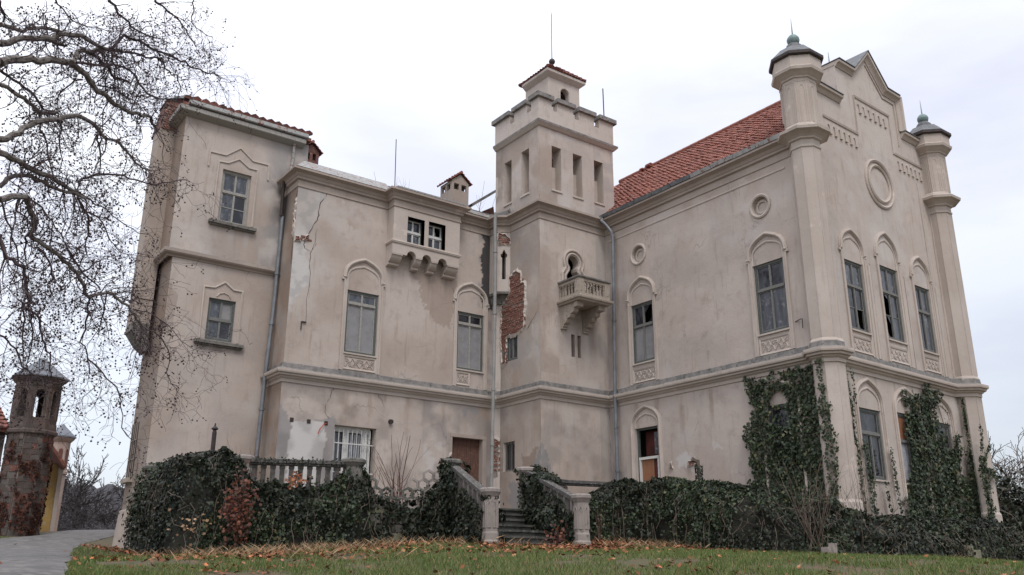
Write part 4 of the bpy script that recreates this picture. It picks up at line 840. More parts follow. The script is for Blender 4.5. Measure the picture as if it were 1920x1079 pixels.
for (x, y) in ((BX0+.09, BY+.09), (BX1-.09, BY+.09), (BX1-.09, 21.49)):
    g = MB(); g.box(x-.103, x+.103, y-.103, y+.103 if y < 21 else 21.588, 8.45, 9.025)
    for fr, c in ((Fr((0, y-.10, 0), (1, 0, 0), (0, -1, 0)), x), (Fr((x-.10, 0, 0), (0, 1, 0), (-1, 0, 0)), y)): g.sweep([(c-.04, 8.58), (c-.04, 8.86), (c, 8.92), (c+.04, 8.86), (c+.04, 8.58)], [(-.01, 0), (0, .015), (.01, 0)], onfr(fr), closed=True)
    g.build('post', 'balcony_stone', bal)
def tracery(fr, a, b, n):
    w = (b-a)/n
    for k in range(n+1):
        c = a+w*k; g = MB(); g.fbox(fr, c-.018, c+.018, 8.53, 8.80, -.07, -.01); g.fbox(fr, c-.026, c+.026, 8.53, 8.56, -.08, 0); g.fbox(fr, c-.028, c+.028, 8.78, 8.81, -.08, 0); g.build('baluster', 'balcony_stone', bal)
    g = MB()
    for k in range(n):
        c = a+w*(k+.5); g.sweep([(c-w/2, 8.81), (c-w*.42, 8.88), (c-w*.2, 8.925), (c, 8.94), (c+w*.2, 8.925), (c+w*.42, 8.88), (c+w/2, 8.81)], [(-.016, -.07), (-.016, -.01), (.012, -.01), (.012, -.07)], onfr(fr))
    g.build('tracery', 'balcony_stone', bal)
tracery(Fr((0, BY, 0), (1, 0, 0), (0, -1, 0)), BX0+.22, BX1-.22, 6); tracery(Fr((BX0, 0, 0), (0, 1, 0), (-1, 0, 0)), BY+.24, 21.55, 5)
for x in (17.78, 18.72):
    g = MB(); pf = [(21.585, 8.265), (20.72, 8.265), (20.72, 8.12), (20.76, 8.09), (20.90, 8.09), (20.90, 8.03), (20.93, 7.97), (21.0, 7.94), (21.08, 7.94), (21.08, 7.88), (21.12, 7.82), (21.22, 7.80), (21.27, 7.80), (21.27, 7.74), (21.31, 7.68), (21.40, 7.65), (21.44, 7.65), (21.44, 7.58), (21.50, 7.55), (21.585, 7.55)]
    g.prism([(x-.10, y, z) for y, z in pf], [(x+.10, y, z) for y, z in pf]); g.box(x-.13, x+.13, 20.70, 20.86, 8.10, 8.262); g.box(x-.12, x+.12, 21.5, 21.588, 7.5, 8.26); g.build('corbel', 'balcony_stone', bal)

# ------------------------------------------------------------------ diagonal corner piece with its lancet, brick patches
DA = np.array([16.47, 23.52]); DB = np.array([16.83, 23.26]); dl = np.linalg.norm(DB-DA); dd = (DB-DA)/dl
DG = Fr((*DA, 0), (*dd, 0), (-abs(dd[1]), -abs(dd[0]), 0))
ox_ = dl/2-.5
lan = [(.42, 9.5), (.58, 9.5), (.58, 10.28), (.64, 10.33), (.64, 10.42), (.58, 10.45), (.55, 10.52), (.50, 10.60), (.45, 10.52), (.42, 10.45), (.36, 10.42), (.36, 10.33), (.42, 10.28)]
lan = [(u*.8+.1+ox_, z) for u, z in lan]
g = MB(); g.box(16.471, 16.6, 23.53, 23.999, 9.06, 11.3); tri_holes(g, DG, [(0, 9.06), (dl, 9.06), (dl, 11.3), (0, 11.3)], [lan], 0, .25); g.build('corner_garderobe', 'plaster_plain', castle)
g = MB(); g.prism([(16.46, 24, 8.98), (16.46, 23.51, 8.98), (16.84, 23.24, 8.98), (16.84, 24.1, 8.98)], [(16.46, 24, 9.06), (16.46, 23.51, 9.06), (16.84, 23.24, 9.06), (16.84, 24.1, 9.06)]); g.prism([(16.56, 24, 8.70), (16.83, 23.6, 8.70), (16.84, 24.1, 8.70)], [(16.50, 24, 8.98), (16.83, 23.42, 8.98), (16.84, 24.1, 8.98)]); g.build('broken_corbel', 'dark_stone', castle)
g = MB(); g.fbox(DG, .02, .42, 9.4, 10.8, -.32, -.28); g.build('inner_partition', 'interior', castle)
dg2 = Fr((16.62, 24.0, 0), (.69, -.724, 0), (-.724, -.69, 0)); g = MB(); g.fbox(dg2, 0, .30, 1.0, 9.0, -.3, 0); g.build('corner_wall', 'plaster_plain', castle)
def brickpatch(fr, poly, name, seed, bw=.25, bh=.075, parent=castle, off=.0, jag=.05, lip=True):
    """bare brickwork showing where the render fell off: a mortar bed and single bricks"""
    us = [p[0] for p in poly]; zs = [p[1] for p in poly]; rr = random.Random(seed); bed = MB()
    ctr = (sum(us)/len(us), sum(zs)/len(zs)); bed.fpoly(fr, [((u-ctr[0])*1.03+ctr[0]+rr.uniform(-.03, .03), (z-ctr[1])*1.02+ctr[1]+rr.uniform(-.03, .03)) for u, z in poly], off-.02, off+.005); o = bed.build(name, 'mortar', parent)
    if lip:
        q = []
        for i in range(len(poly)):
            a, b = poly[i], poly[(i+1) % len(poly)]; m_ = max(2, int(math.hypot(b[0]-a[0], b[1]-a[1])/.07))
            for t in range(m_): q.append((a[0]+(b[0]-a[0])*t/m_+rr.uniform(-.03, .03), a[1]+(b[1]-a[1])*t/m_+rr.uniform(-.025, .025)))
        gl = MB(); n = len(q); w_ = [rr.uniform(.05, .12) for _ in q]
        inn_ = [(ctr[0]+(u-ctr[0])*.96, ctr[1]+(z-ctr[1])*.985) for u, z in q]; outr = [(u+(u-ctr[0])/max(.2, abs(u-ctr[0])+abs(z-ctr[1]))*w_[i]*1.2, z+(z-ctr[1])/max(.2, abs(u-ctr[0])+abs(z-ctr[1]))*w_[i]*1.2) for i, (u, z) in enumerate(q)]
        gl.add([fr(u, z, off) for u, z in inn_]+[fr(u, z, off+.042+.01*(i % 3)) for i, (u, z) in enumerate(q)]+[fr(u, z, off+.001) for u, z in outr], [(i, (i+1) % n, n+(i+1) % n, n+i) for i in range(n)]+[(n+i, n+(i+1) % n, 2*n+(i+1) % n, 2*n+i) for i in range(n)]); gl.build('plaster_lip', 'plaster_plain', o)
    r = 0; z = min(zs)
    while z < max(zs):
        u = min(us)-(.125 if r % 2 else 0)
        while u < max(us):
            w = bw if rr.random() < .7 else bw/2
            cu, cz = u+w/2, z+bh/2
            if inpoly(np.array(cu), np.array(cz), poly) and rr.random() < .93:
                g = MB(); e = rr.uniform(.012, .04)+off; t1, t2 = rr.uniform(-.006, .006), rr.uniform(-.006, .006)
                g.hexa([fr(u+.008, z+.006+t1, off), fr(u+w-.008, z+.006+t2, off), fr(u+w-.008, z+.006+t2, e), fr(u+.008, z+.006+t1, e+t2), fr(u+.008, z+bh-.008+t1, off), fr(u+w-.008, z+bh-.008+t2, off), fr(u+w-.01, z+bh-.01+t2, e+t1), fr(u+.01, z+bh-.01+t1, e)])
                g.build('brick', 'brick_red', o)
            u += w
        z += bh; r += 1
    return o
brickpatch(TL, [(23.74, 8.6), (23.23, 9.0), (23.25, 9.55), (22.85, 9.72), (22.62, 9.55), (22.60, 9.2), (22.36, 9.1), (22.40, 8.5), (22.46, 7.62), (22.80, 7.50), (23.42, 7.52), (23.45, 6.60), (23.68, 6.50), (23.76, 7.5)], 'bare_brickwork', 3)
brickpatch(DG, [(.02, 10.78), (.42, 10.78), (.43, 10.95), (.30, 11.12), (.02, 11.18)], 'bare_brickwork', 4)
brickpatch(LS, [(24.02, 9.7), (24.10, 9.7), (24.12, 10.6), (24.03, 10.8)], 'bare_brickwork', 5)
brickpatch(LB, [(9.29, 9.42), (9.44, 9.46), (9.42, 9.60), (9.29, 9.58)], 'bare_brickwork', 6); brickpatch(LB, [(9.60, 9.52), (9.74, 9.56), (9.72, 9.70), (9.60, 9.66)], 'bare_brickwork', 7)
brickpatch(dg2, [(.06, 2.9), (.24, 2.9), (.26, 4.0), (.10, 4.1)], 'bare_brickwork', 8)
brickpatch(WW, [(18.20, 3.05), (17.95, 3.08), (17.93, 2.92), (18.22, 2.90)], 'bare_brickwork', 9); brickpatch(WW, [(18.95, 3.05), (18.85, 3.05), (18.85, 2.92), (18.95, 2.92)], 'bare_brickwork', 10)
brickpatch(LB, [(15.0, 3.4), (15.09, 3.5), (15.09, 2.7), (15.02, 2.7)], 'bare_brickwork', 12)
# cracks in the render
def crack(fr, pts, w=.011, seed=0):
    rr = random.Random(seed); q = []
    for i in range(len(pts)-1):
        for t in np.linspace(0, 1, 5, endpoint=False): q.append((pts[i][0]*(1-t)+pts[i+1][0]*t+rr.uniform(-.02, .02), pts[i][1]*(1-t)+pts[i+1][1]*t+rr.uniform(-.01, .01)))
    q.append(pts[-1]); V = []; n = len(q); ws = [w*rr.uniform(.3, 1.3)*(1-.5*i/n) for i in range(n)]
    g = MB(); g.add([fr(u-s, z, .008) for (u, z), s in zip(q, ws)]+[fr(u+s, z+.004, .008) for (u, z), s in zip(q, ws)], [(i, i+1, n+i+1, n+i) for i in range(n-1)]); g.build('plaster_crack', 'interior', castle)
crack(LB, [(10.23, 11.22), (10.0, 10.8), (9.99, 10.36), (9.78, 9.87), (9.58, 9.4), (9.63, 9.26), (9.84, 9.21), (10.0, 9.5)], .014, 1)
crack(LB, [(9.84, 9.21), (9.82, 8.84), (9.89, 8.25), (9.82, 7.63), (9.85, 6.95)], .008, 2); crack(LB, [(9.99, 10.0), (9.93, 9.5), (9.84, 9.21)], .006, 22)
g = MB(); g.fbox(LB, 9.70, 9.72, 6.72, 6.97, 0, .05); g.fbox(LB, 9.72, 9.86, 6.95, 6.975, .0, .05); g.build('cramp_iron', 'iron', castle)
g = MB(); g.tube([WW(14.05, 6.42, .0), WW(13.78, 6.42, .12), WW(13.74, 6.42, .12), WW(13.74, 6.15, .14)], .014, 5); g.build('bracket', 'iron', castle)
crack(LB, [(10.9, 5.09), (10.82, 5.0), (10.79, 4.81), (10.66, 4.59), (10.67, 4.32), (10.8, 4.19)], .008, 3); crack(LB, [(12.39, 5.09), (12.38, 5.0), (12.49, 4.94), (12.6, 4.7)], .007, 4); crack(LB, [(14.95, 9.0), (15.08, 8.8), (15.1, 8.5)], .006, 5)
crack(TL, [(22.3, 7.5), (22.1, 7.7), (21.9, 7.85), (21.75, 8.0)], .012, 6); crack(LS, [(24.05, 11.1), (24.08, 10.6), (24.03, 10.1), (24.1, 9.6), (24.06, 8.7)], .02, 7)
# holes, vent and red cable by the barred window
for u in (9.66, 10.18, 10.72):
    g = MB(); g.fbox(LB, u-.055, u+.055, 3.98, 4.10, .001, .012); g.build('beam_hole', 'interior', castle)
g = MB(); g.tube([LB(12.83, 4.3, 0), LB(12.83, 4.28, .10)], .07, 10); g.build('vent_pipe', 'iron', castle)
g = MB(); g.tube([LB(10.72, 4.03, .02), LB(10.62, 3.98, .06), LB(10.52, 3.86, .07), LB(10.47, 3.70, .05)], .014, 5); g.build('cable', 'cable_red', castle)
# plank door
g = MB(); reveal(LB, *H_LB[3], .28, g); g.fbox(LB, 15.02, 15.10, 1.4, 4.06, 0, .012); g.fbox(LB, 16.285, 16.42, 1.4, 4.06, 0, .012); g.fbox(LB, 15.02, 16.42, 4.035, 4.14, 0, .02)
o = g.build('door_frame', 'trim_tower', castle)
for k in range(7): g = MB(); a = 15.105+k*.167; g.fbox(LB, a+.003, a+.164, 1.42, 4.02, -.24, -.20+.004*(k % 3)); g.build('plank', 'wood_brown', o)
# ------------------------------------------------------------------ corner bay on the left side of the pavilion
g = MB(); bx = [(5.99, 26.2), (5.52, 26.2), (5.50, 26.9), (6.2, 27.2)]
def wp(l, z): return [(x, y, z) for x, y in l]
g.prism(wp(bx, 6.75), wp(bx, 13.0)); g.build('side_bay', 'trim_tower', castle, label='tall bay corbelled out on the side wall')
sc = lambda k: [(5.99+(x-5.99)*k, 26.2+(y-26.2)*(.6+.4*k)) for x, y in bx]
g = MB(); g.prism(wp(sc(.5), 6.10), wp(sc(1.0), 6.50)); g.prism(wp(sc(1.06), 6.50), wp(sc(1.06), 6.58)); g.prism(wp(sc(.2), 5.95), wp(sc(.5), 6.10)); g.prism(wp(sc(1.0), 6.58), wp(sc(1.0), 6.75)); g.build('bay_corbel', 'dark_stone', castle)
g = MB(); g.sweep([(5.50, 26.9), (5.52, 26.2), (5.98, 26.2)], [(0, 7.46), (.03, 7.48), (.03, 7.54), (0, 7.57)], xyz); g.build('band_course', 'trim_tower', castle)
bo = brickpatch(Fr((0, 26.19, 0), (1, 0, 0), (0, -1, 0)), [(5.56, 13.0), (5.95, 13.0), (6.0, 13.9), (5.75, 14.1), (5.60, 13.6)], 'brick_stack', 21, off=.0, lip=False)
g = MB(); g.prism([(5.5, 26.2, 13.0), (6.1, 26.2, 13.0), (6.1, 27.2, 13.0), (5.5, 27.2, 13.0)], [(5.62, 26.2, 14.0), (6.15, 26.2, 14.2), (6.15, 27.0, 14.2), (5.62, 27.0, 14.0)]); g.build('stack_core', 'damp_brick', castle)
g = MB(); g.prism([(5.58, 26.1, 14.0), (6.25, 26.1, 14.25), (6.25, 27.1, 14.25), (5.58, 27.1, 14.0)], [(5.8, 26.3, 14.2), (6.2, 26.3, 14.45), (6.2, 26.9, 14.45), (5.8, 26.9, 14.2)]); g.build('stack_cap', 'lead_sheet', castle)
# grille window low on the side
sf = Fr((6.12, 0, 0), (0, 1, 0), (-1, 0, 0)); g = MB(); g.fpoly(sf, [(26.42, 2.38), (27.12, 2.38), (27.12, 3.9), (26.98, 4.0), (26.88, 4.15), (26.75, 3.95), (26.45, 3.95)], .0, .012); o = g.build('window', 'interior', castle, label='narrow barred window low on the side wall')
g = MB()
for k in range(4): y = 26.52+.2*k; g.fbox(sf, y-.014, y+.014, 2.38, 3.95, .013, .024)
for z in (2.9, 3.45): g.fbox(sf, 26.42, 27.12, z-.012, z+.012, .025, .032)
g.fbox(sf, 26.38, 27.14, 2.26, 2.38, 0, .14); g.build('window_bar', 'trim_tower', o)
g = MB(); g.prism([(6.12, 25.15, 0.0), (5.99, 25.10, 0.0), (5.95, 27.15, 0.0), (6.14, 27.15, 0)], [(6.12, 25.15, 1.5), (6.08, 25.13, 1.5), (6.05, 27.15, 1.5), (6.14, 27.15, 1.55)]); g.build('plinth', 'trim_tower', castle)

# ------------------------------------------------------------------ roofs
g = MB(); ex, ez = 19.50, 11.80; rx, rz = 23.6, 15.52
roofplane(g, (ex, 24.4, ez), (ex, 13.78, ez), (rx, 13.78, rz), (rx, 24.4, rz), 30, .18, jit=.014)
g.build('roof_tiles', 'roof_tile', castle, kind='stuff')
g = MB(); g.prism([(ex, 13.75, ez-.10), (ex, 31, ez-.10), (rx, 31, rz-.10), (rx, 13.75, rz-.10)], [(ex, 13.75, ez-.02), (ex, 31, ez-.02), (rx, 31, rz-.02), (rx, 13.75, rz-.02)])
g.prism([(27.7, 13.95, ez-.10), (27.7, 31, ez-.10), (rx, 31, rz-.10), (rx, 13.95, rz-.10)], [(27.7, 13.95, ez-.02), (27.7, 31, ez-.02), (rx, 31, rz-.02), (rx, 13.95, rz-.02)]); g.build('roof', 'roof_tile', castle, label='steep red tiled roof of the hall')
for k in range(27):
    y = 13.9+k*.40; g = MB(); g.tube([(rx, y, rz+.02), (rx, y+.44, rz+.045)], [.11, .095], 8); g.build('ridge_tile', 'roof_tile', castle)
g = MB(); rr = random.Random(4)
for k in range(11): g.box(*(lambda x, y, z: (x, x+.28, y, y+.16, z, z+.05))(rr.uniform(23.2, 23.7), rr.uniform(22.7, 23.5), rr.uniform(15.42, 15.62)))
g.build('loose_tiles', 'roof_tile', castle, kind='stuff')
for k in range(9):                                            # gutter sheet lengths of the hall, slightly sagging
    y0_, y1_ = 13.75+k*.86, 13.75+(k+1)*.86-.02; s0, s1 = random.uniform(-.012, .012), random.uniform(-.012, .012); g = MB()
    g.hexa([(19.43, y0_, 11.775+s0), (19.47, y0_, 11.775+s0), (19.47, y1_, 11.775+s1), (19.43, y1_, 11.775+s1), (19.40, y0_, 11.90+s0), (19.47, y0_, 11.90+s0), (19.47, y1_, 11.90+s1), (19.40, y1_, 11.90+s1)]); g.build('gutter', 'white_sheet' if k < 4 else 'lead_sheet', castle)
# pavilion roof
g = MB(); roofplane(g, (5.80, 24.90, 13.565), (9.95, 24.90, 13.565), (9.4, 28.5, 14.3), (6.4, 28.5, 14.3), 12, .26, jit=.02, th=.065); g.build('roof_tiles', 'old_tile', castle, kind='stuff')
g = MB(); g.prism([(5.8, 24.95, 13.36), (9.95, 24.95, 13.36), (9.95, 28.6, 13.36), (6.6, 28.6, 13.36)], [(5.8, 24.97, 13.48), (9.95, 24.97, 13.48), (9.4, 28.5, 14.28), (6.4, 28.5, 14.28)]); g.build('roof', 'old_tile', castle)
# left range: white metal flashing on the cornice, flat parapet roof
for k, (a, b) in enumerate(((9.1, 10.6), (10.6, 12.38))):
    g = MB(); g.hexa([(a if k else 9.05, 23.71, 11.78), (b, 23.71, 11.78), (b, 23.74, 11.78), (a if k else 9.05, 23.74, 11.78), (a if k else 9.5, 24.25, 12.26), (b, 24.25, 12.26), (b, 24.3, 12.24), (a if k else 9.5, 24.3, 12.24)]); g.build('metal_flashing', 'white_sheet', castle)
g = MB(); g.prism([(9.05, 23.71, 11.78), (9.0, 25.15, 11.78), (9.05, 25.15, 11.77), (9.08, 23.73, 11.77)], [(9.5, 24.25, 12.26), (9.5, 25.15, 12.26), (9.55, 25.15, 12.25), (9.53, 24.3, 12.25)])
g.build('metal_flashing', 'white_sheet', castle)
g = MB(); g.box(12.35, 15.0, 23.30, 24.3, 11.79, 11.84); g.hexa([(14.9, 23.70, 11.78), (16.4, 23.70, 11.78), (16.4, 24.3, 11.78), (14.9, 24.3, 11.78), (14.9, 23.78, 11.93), (16.35, 23.78, 11.93), (16.35, 24.3, 12.0), (14.9, 24.3, 12.0)]); g.build('metal_flashing', 'white_sheet', castle)
g = MB(); g.sweep([(16.3, 23.74), (16.42, 23.68), (16.60, 23.02), (16.56, 22.85)], [(-.10, 11.80), (.0, 11.80), (.05, 11.93), (-.10, 11.95)], xyz); g.build('metal_flashing', 'white_sheet', castle)
g = MB(); g.box(9.5, 16.7, 24.28, 31, 11.9, 12.22); g.build('roof', 'lead_sheet', castle, label='low metal roof of the left range')
g = MB(); g.prism([(16.2, 26, 12.1), (18.2, 26, 12.1), (18.2, 30, 12.1), (16.2, 30, 12.1)], [(16.3, 26.3, 12.4), (18.2, 26.3, 13.6), (18.2, 30, 13.6), (16.3, 30, 12.4)]); g.build('rear_gable', 'damp_brick', castle)
g = MB(); g.prism([(16.9, 25.8, 13.12), (18.2, 25.8, 14.16), (18.2, 28.5, 14.16), (16.9, 28.5, 13.12)], [(16.85, 25.8, 13.22), (18.2, 25.8, 14.28), (18.2, 28.5, 14.28), (16.85, 28.5, 13.22)]); g.build('rear_roof', 'weathered_ledge', castle)
# chimneys
def chimney(x0, x1, y0, y1, z0, z1, zr, name, holes=True, axis='y'):
    g = MB(); g.box(x0, x1, y0, y1, z0, z1-.35)
    for (a, b, c, d) in ((x0, x0+.1, y0, y0+.1), (x1-.1, x1, y0, y0+.1), (x0, x0+.1, y1-.1, y1), (x1-.1, x1, y1-.1, y1), ((x0+x1)/2-.05, (x0+x1)/2+.05, y0, y0+.1), (x0, x0+.1, (y0+y1)/2-.05, (y0+y1)/2+.05)): g.box(a, b, c, d, z1-.35, z1-.1)
    g.box(x0+.12, x1-.12, y0+.12, y1-.12, z1-.36, z1-.08, 1)
    g.box(x0, x1, y0, y1, z1-.1, z1); xm = (x0+x1)/2; g.prism([(x0, y0, z1), (x1, y0, z1), (xm, y0, zr-.05)], [(x0, y1, z1), (x1, y1, z1), (xm, y1, zr-.05)])
    o = g.build('chimney', ['damp_brick' if name else 'trim_tower', 'interior'], castle); e = .09
    g = MB(); roofplane(g, (x1+e, y0-e, z1-.04), (x1+e, y1+e, z1-.04), (xm, y1+e, zr), (xm, y0-e, zr), 4, .17, th=.04); roofplane(g, (x0-e, y0-e, z1-.04), (x0-e, y1+e, z1-.04), (xm, y1+e, zr), (xm, y0-e, zr), 4, .17, th=.04)
    g.tube([(xm, y0-e, zr+.02), (xm, y1+e, zr+.02)], .06, 6); g.build('chimney_roof', 'roof_tile', o)
chimney(15.75, 16.50, 25.5, 26.3, 12.1, 13.80, 14.15, 0); chimney(10.25, 10.80, 26.3, 27.0, 12.1, 13.75, 14.05, 1)

# ------------------------------------------------------------------ rainwater pipes
def pipe(pts, r, mat, joints=(), label=None):
    g = MB(); g.tube(pts, r, 10)
    for z in joints:
        for a, b in zip(pts[:-1], pts[1:]):
            if min(a[2], b[2]) <= z <= max(a[2], b[2]):
                t = (z-a[2])/(b[2]-a[2]); p = [a[i]+(b[i]-a[i])*t for i in range(3)]; g.lathe((p[0], p[1]), [(r*1.35, p[2]-.035), (r*1.35, p[2]+.035)], 10)
    return g.build('rain_pipe', mat, castle, smooth=False, label=label)
pipe([(9.12, 24.85, 11.7), (9.12, 24.88, 11.3), (9.14, 24.90, 10.5)], .055, 'sooty_iron'); pipe([(9.20, 24.92, 10.5), (9.17, 24.92, 7.5), (9.10, 24.90, 5.5)], .062, 'zinc', (8.6, 7.0)); pipe([(9.08, 24.86, 5.48), (9.04, 24.86, 3.0), (9.0, 24.86, 1.2)], .062, 'zinc', (4.4, 3.0), 'grey pipe in the corner beside the tall pavilion')
pipe([(16.20, 23.28, 11.82), (16.20, 23.30, 11.4), (16.24, 23.32, 9.6), (16.26, 23.36, 7.7), (16.25, 23.38, 5.5), (16.22, 23.38, 2.5), (16.22, 23.38, 1.4)], .058, 'pipe_grey', (10.4, 8.2, 5.6, 3.8), 'stone-grey pipe in the corner by the plank door')
pipe([(19.36, 21.32, 11.84), (19.36, 21.33, 11.66), (19.44, 21.2, 11.5), (19.56, 21.05, 11.22), (19.58, 20.98, 11.0), (19.56, 21.10, 5.8), (19.57, 21.12, 5.55)], .06, 'zinc', (8.0,)); pipe([(19.57, 21.12, 5.6), (19.56, 21.11, 2.8), (19.56, 21.11, 1.4)], .062, 'zinc', (5.4, 4.4, 3.0), 'zinc pipe between tower and hall')
pipe([(9.42, 25.05, 13.2), (9.42, 25.06, 12.6), (9.38, 25.05, 12.2)], .05, 'white_sheet')

# ------------------------------------------------------------------ terrace, its balustrades and the stairs
TZ = 1.42
terr = thing('terrace', 'raised castle terrace with ivy-choked stone retaining wall and worn balustrade', 'terrace', (9, 20, .3))
TP = [(5.85, 23.5), (6.12, 20.42), (11.35, 18.30), (13.75, 18.22), (15.4, 18.72), (17.0, 18.35), (17.35, 16.9), (17.3, 15.0), (17.7, 13.6), (18.6, 12.9), (19.4, 12.7), (19.9, 13.6), (19.74, 21.6), (16.83, 21.6), (16.83, 24), (9.27, 24), (9.27, 25.15), (5.99, 25.15)]
g = MB(); tri = tessellate_polygon([[Vector((x, y, 0)) for x, y in TP]]); n = len(TP)
g.add([(x, y, TZ) for x, y in TP], [tuple(t) for t in tri]); g.build('terrace_paving', 'dark_stone', terr)
def stonewall(path, zt, seed, name='retaining_wall'):
    """coursed blocks, each proud of a recessed core"""
    rr = random.Random(seed); g = MB(); g.sweep(path, [(-.3, -.2), (-.03, -.2), (-.03, zt-.02), (-.3, zt-.02)], xyz); o = g.build(name, 'mortar', terr)
    for a, b in zip(path[:-1], path[1:]):
        a = np.array(a); b = np.array(b); L = np.linalg.norm(b-a); d = (b-a)/L; fr = Fr((*a, 0), (*d, 0), (d[1], -d[0], 0)); z = .0
        while z < zt-.05:
            h = min(rr.uniform(.18, .26), zt-z); u = 0
            while u < L:
                w = min(rr.uniform(.28, .6), L-u)
                if w > .08: q = MB(); q.fbox(fr, u+.012, u+w-.012, z+.012, z+h-.012, -.06, rr.uniform(-.015, .03)); q.build('stone', 'moss_stone' if rr.random() < .4 else 'dark_stone', o)
                u += w
            z += h
stonewall(TP[0:3], 1.38, 3); stonewall([(13.75, 18.22), (15.4, 18.72), (17.0, 18.35), (17.35, 16.9), (17.3, 15.0), (17.7, 13.6), (18.6, 12.9)], 1.38, 4)
def lerp2(a, b, t): return (a[0]+(b[0]-a[0])*t, a[1]+(b[1]-a[1])*t)
def rail(a, b, z=2.30, mat='lichen_stone', w=.14, h=.08):
    g = MB(); d = np.array(b)-np.array(a); L = np.linalg.norm(d); d /= L; fr = Fr((*a, 0), (*d, 0), (d[1], -d[0], 0)); g.fbox(fr, 0, L, z, z+h, -w, w); g.fbox(fr, .01, L-.01, z-.05, z, -w*.7, w*.7); g.build('coping', mat, terr)
def pillar(x, y, z0, z1, w=.19, mat='pale_stone', name='pillar', par=None):
    g = MB(); g.lathe((x, y), [(w*1.25, z0), (w*1.25, z0+.14), (w*1.1, z0+.17), (w*1.1, z0+.30), (w, z0+.34), (w, z1-.16), (w*1.08, z1-.14), (w*1.3, z1-.07), (w*1.38, z1-.06), (w*1.38, z1), (w*1.2, z1+.03)], 8, oct_=True)
    o = g.build(name, mat, par or terr)
    P8 = octpts((x, y), w)
    for q in range(8):
        p0 = np.array(P8[q]); p1 = np.array(P8[(q+1) % 8]); d = (p1-p0); L = np.linalg.norm(d); d /= L; nn = np.array([-d[1], d[0]])
        if np.dot(nn, (p0+p1)/2-np.array((x, y))) < 0: nn = -nn
        fr = Fr((*p0, 0), (*d, 0), (*nn, 0)); g = MB(); m_ = L/2; s = L*.28; zb = z0+.42; zt = z1-.24
        g.sweep([(m_-s, zb), (m_-s, zt-.08), (m_, zt), (m_+s, zt-.08), (m_+s, zb)], [(-.012, 0), (-.008, .016), (.008, .016), (.012, 0)], onfr(fr), closed=True); g.build('blind_lancet', mat, o)
A_, B_ = (6.12, 20.42), (11.35, 18.30)
pillar(6.15, 20.44, TZ, 2.42, .2, 'dark_stone'); pillar(5.9, 23.3, TZ, 2.40, .18, 'dark_stone'); pillar(*lerp2(A_, B_, .17), TZ, 2.42, .16, 'pale_stone'); pillar(*lerp2(A_, B_, .61), TZ, 2.42, .2, 'dark_stone')
pillar(11.46, 18.26, TZ, 2.48, .19, 'dark_stone'); pillar(13.72, 18.22, TZ, 2.44, .17, 'pale_stone')
rail((5.9, 23.3), A_, 2.28); rail(A_, lerp2(A_, B_, .61)); rail((13.75, 18.22), (15.4, 18.72), 2.20); rail((15.4, 18.72), (17.0, 18.35), 2.20)
nb = 16
for k in range(nb):
    t = .03+(.58-.03)*k/(nb-1); x, y = lerp2(A_, B_, t); g = MB(); w = .055
    d = np.array([B_[0]-A_[0], B_[1]-A_[1]]); d /= np.linalg.norm(d); fr = Fr((x, y, 0), (*d, 0), (d[1], -d[0], 0)); g.fbox(fr, -w, w, TZ, 2.26, -.05, .05); g.fbox(fr, -w*1.2, w*1.2, TZ, TZ+.1, -.06, .06); g.fbox(fr, -w*1.2, w*1.2, 2.18, 2.25, -.06, .06); g.build('baluster', 'pale_stone' if k == 4 else 'old_baluster', terr)
def hexring(fr, u, z, r, mat):                                # pierced screen block
    g = MB(); g.sweep([(u+r*math.cos(a), z+r*math.sin(a)) for a in np.arange(6)*math.pi/3+math.pi/6], [(-.026, -.05), (-.026, .05), (.026, .05), (.026, -.05), (-.026, -.05)], onfr(fr), closed=True); g.build('screen_block', mat, terr)
d = np.array([B_[0]-A_[0], B_[1]-A_[1]]); Lt = np.linalg.norm(d); d /= Lt; sfr = Fr((*A_, 0), (*d, 0), (d[1], -d[0], 0)); L = Lt
for k in range(8):
    u = Lt*.645+k*.245
    for r in range(4):
        uu = u+.1225*(r % 2); zz = TZ+.05+r*.212
        if uu < Lt*.985 and not (r >= 2 and 1 < k < 5) and not (r == 1 and k in (3,)) and not (r == 3 and k < 6): hexring(sfr, uu, zz, .128, 'pale_stone' if k > 4 else 'dark_stone')
sf2 = Fr((13.75, 18.22, 0), (.957, .29, 0), (.29, -.957, 0))
for k in range(7):
    for r in range(3): hexring(sf2, .25+k*.235+.117*(r % 2), TZ+.20+.205*r, .122, 'pale_stone')
g = MB(); g.lathe(lerp2(A_, B_, .045), [(.05, 2.42), (.05, 2.95), (.04, 2.98), (.04, 3.0), (.085, 3.03), (.02, 3.10), (.015, 3.16)], 10); g.build('flue_pipe', 'sooty_iron', terr, label='short dark capped pipe sticking out of the ivy')

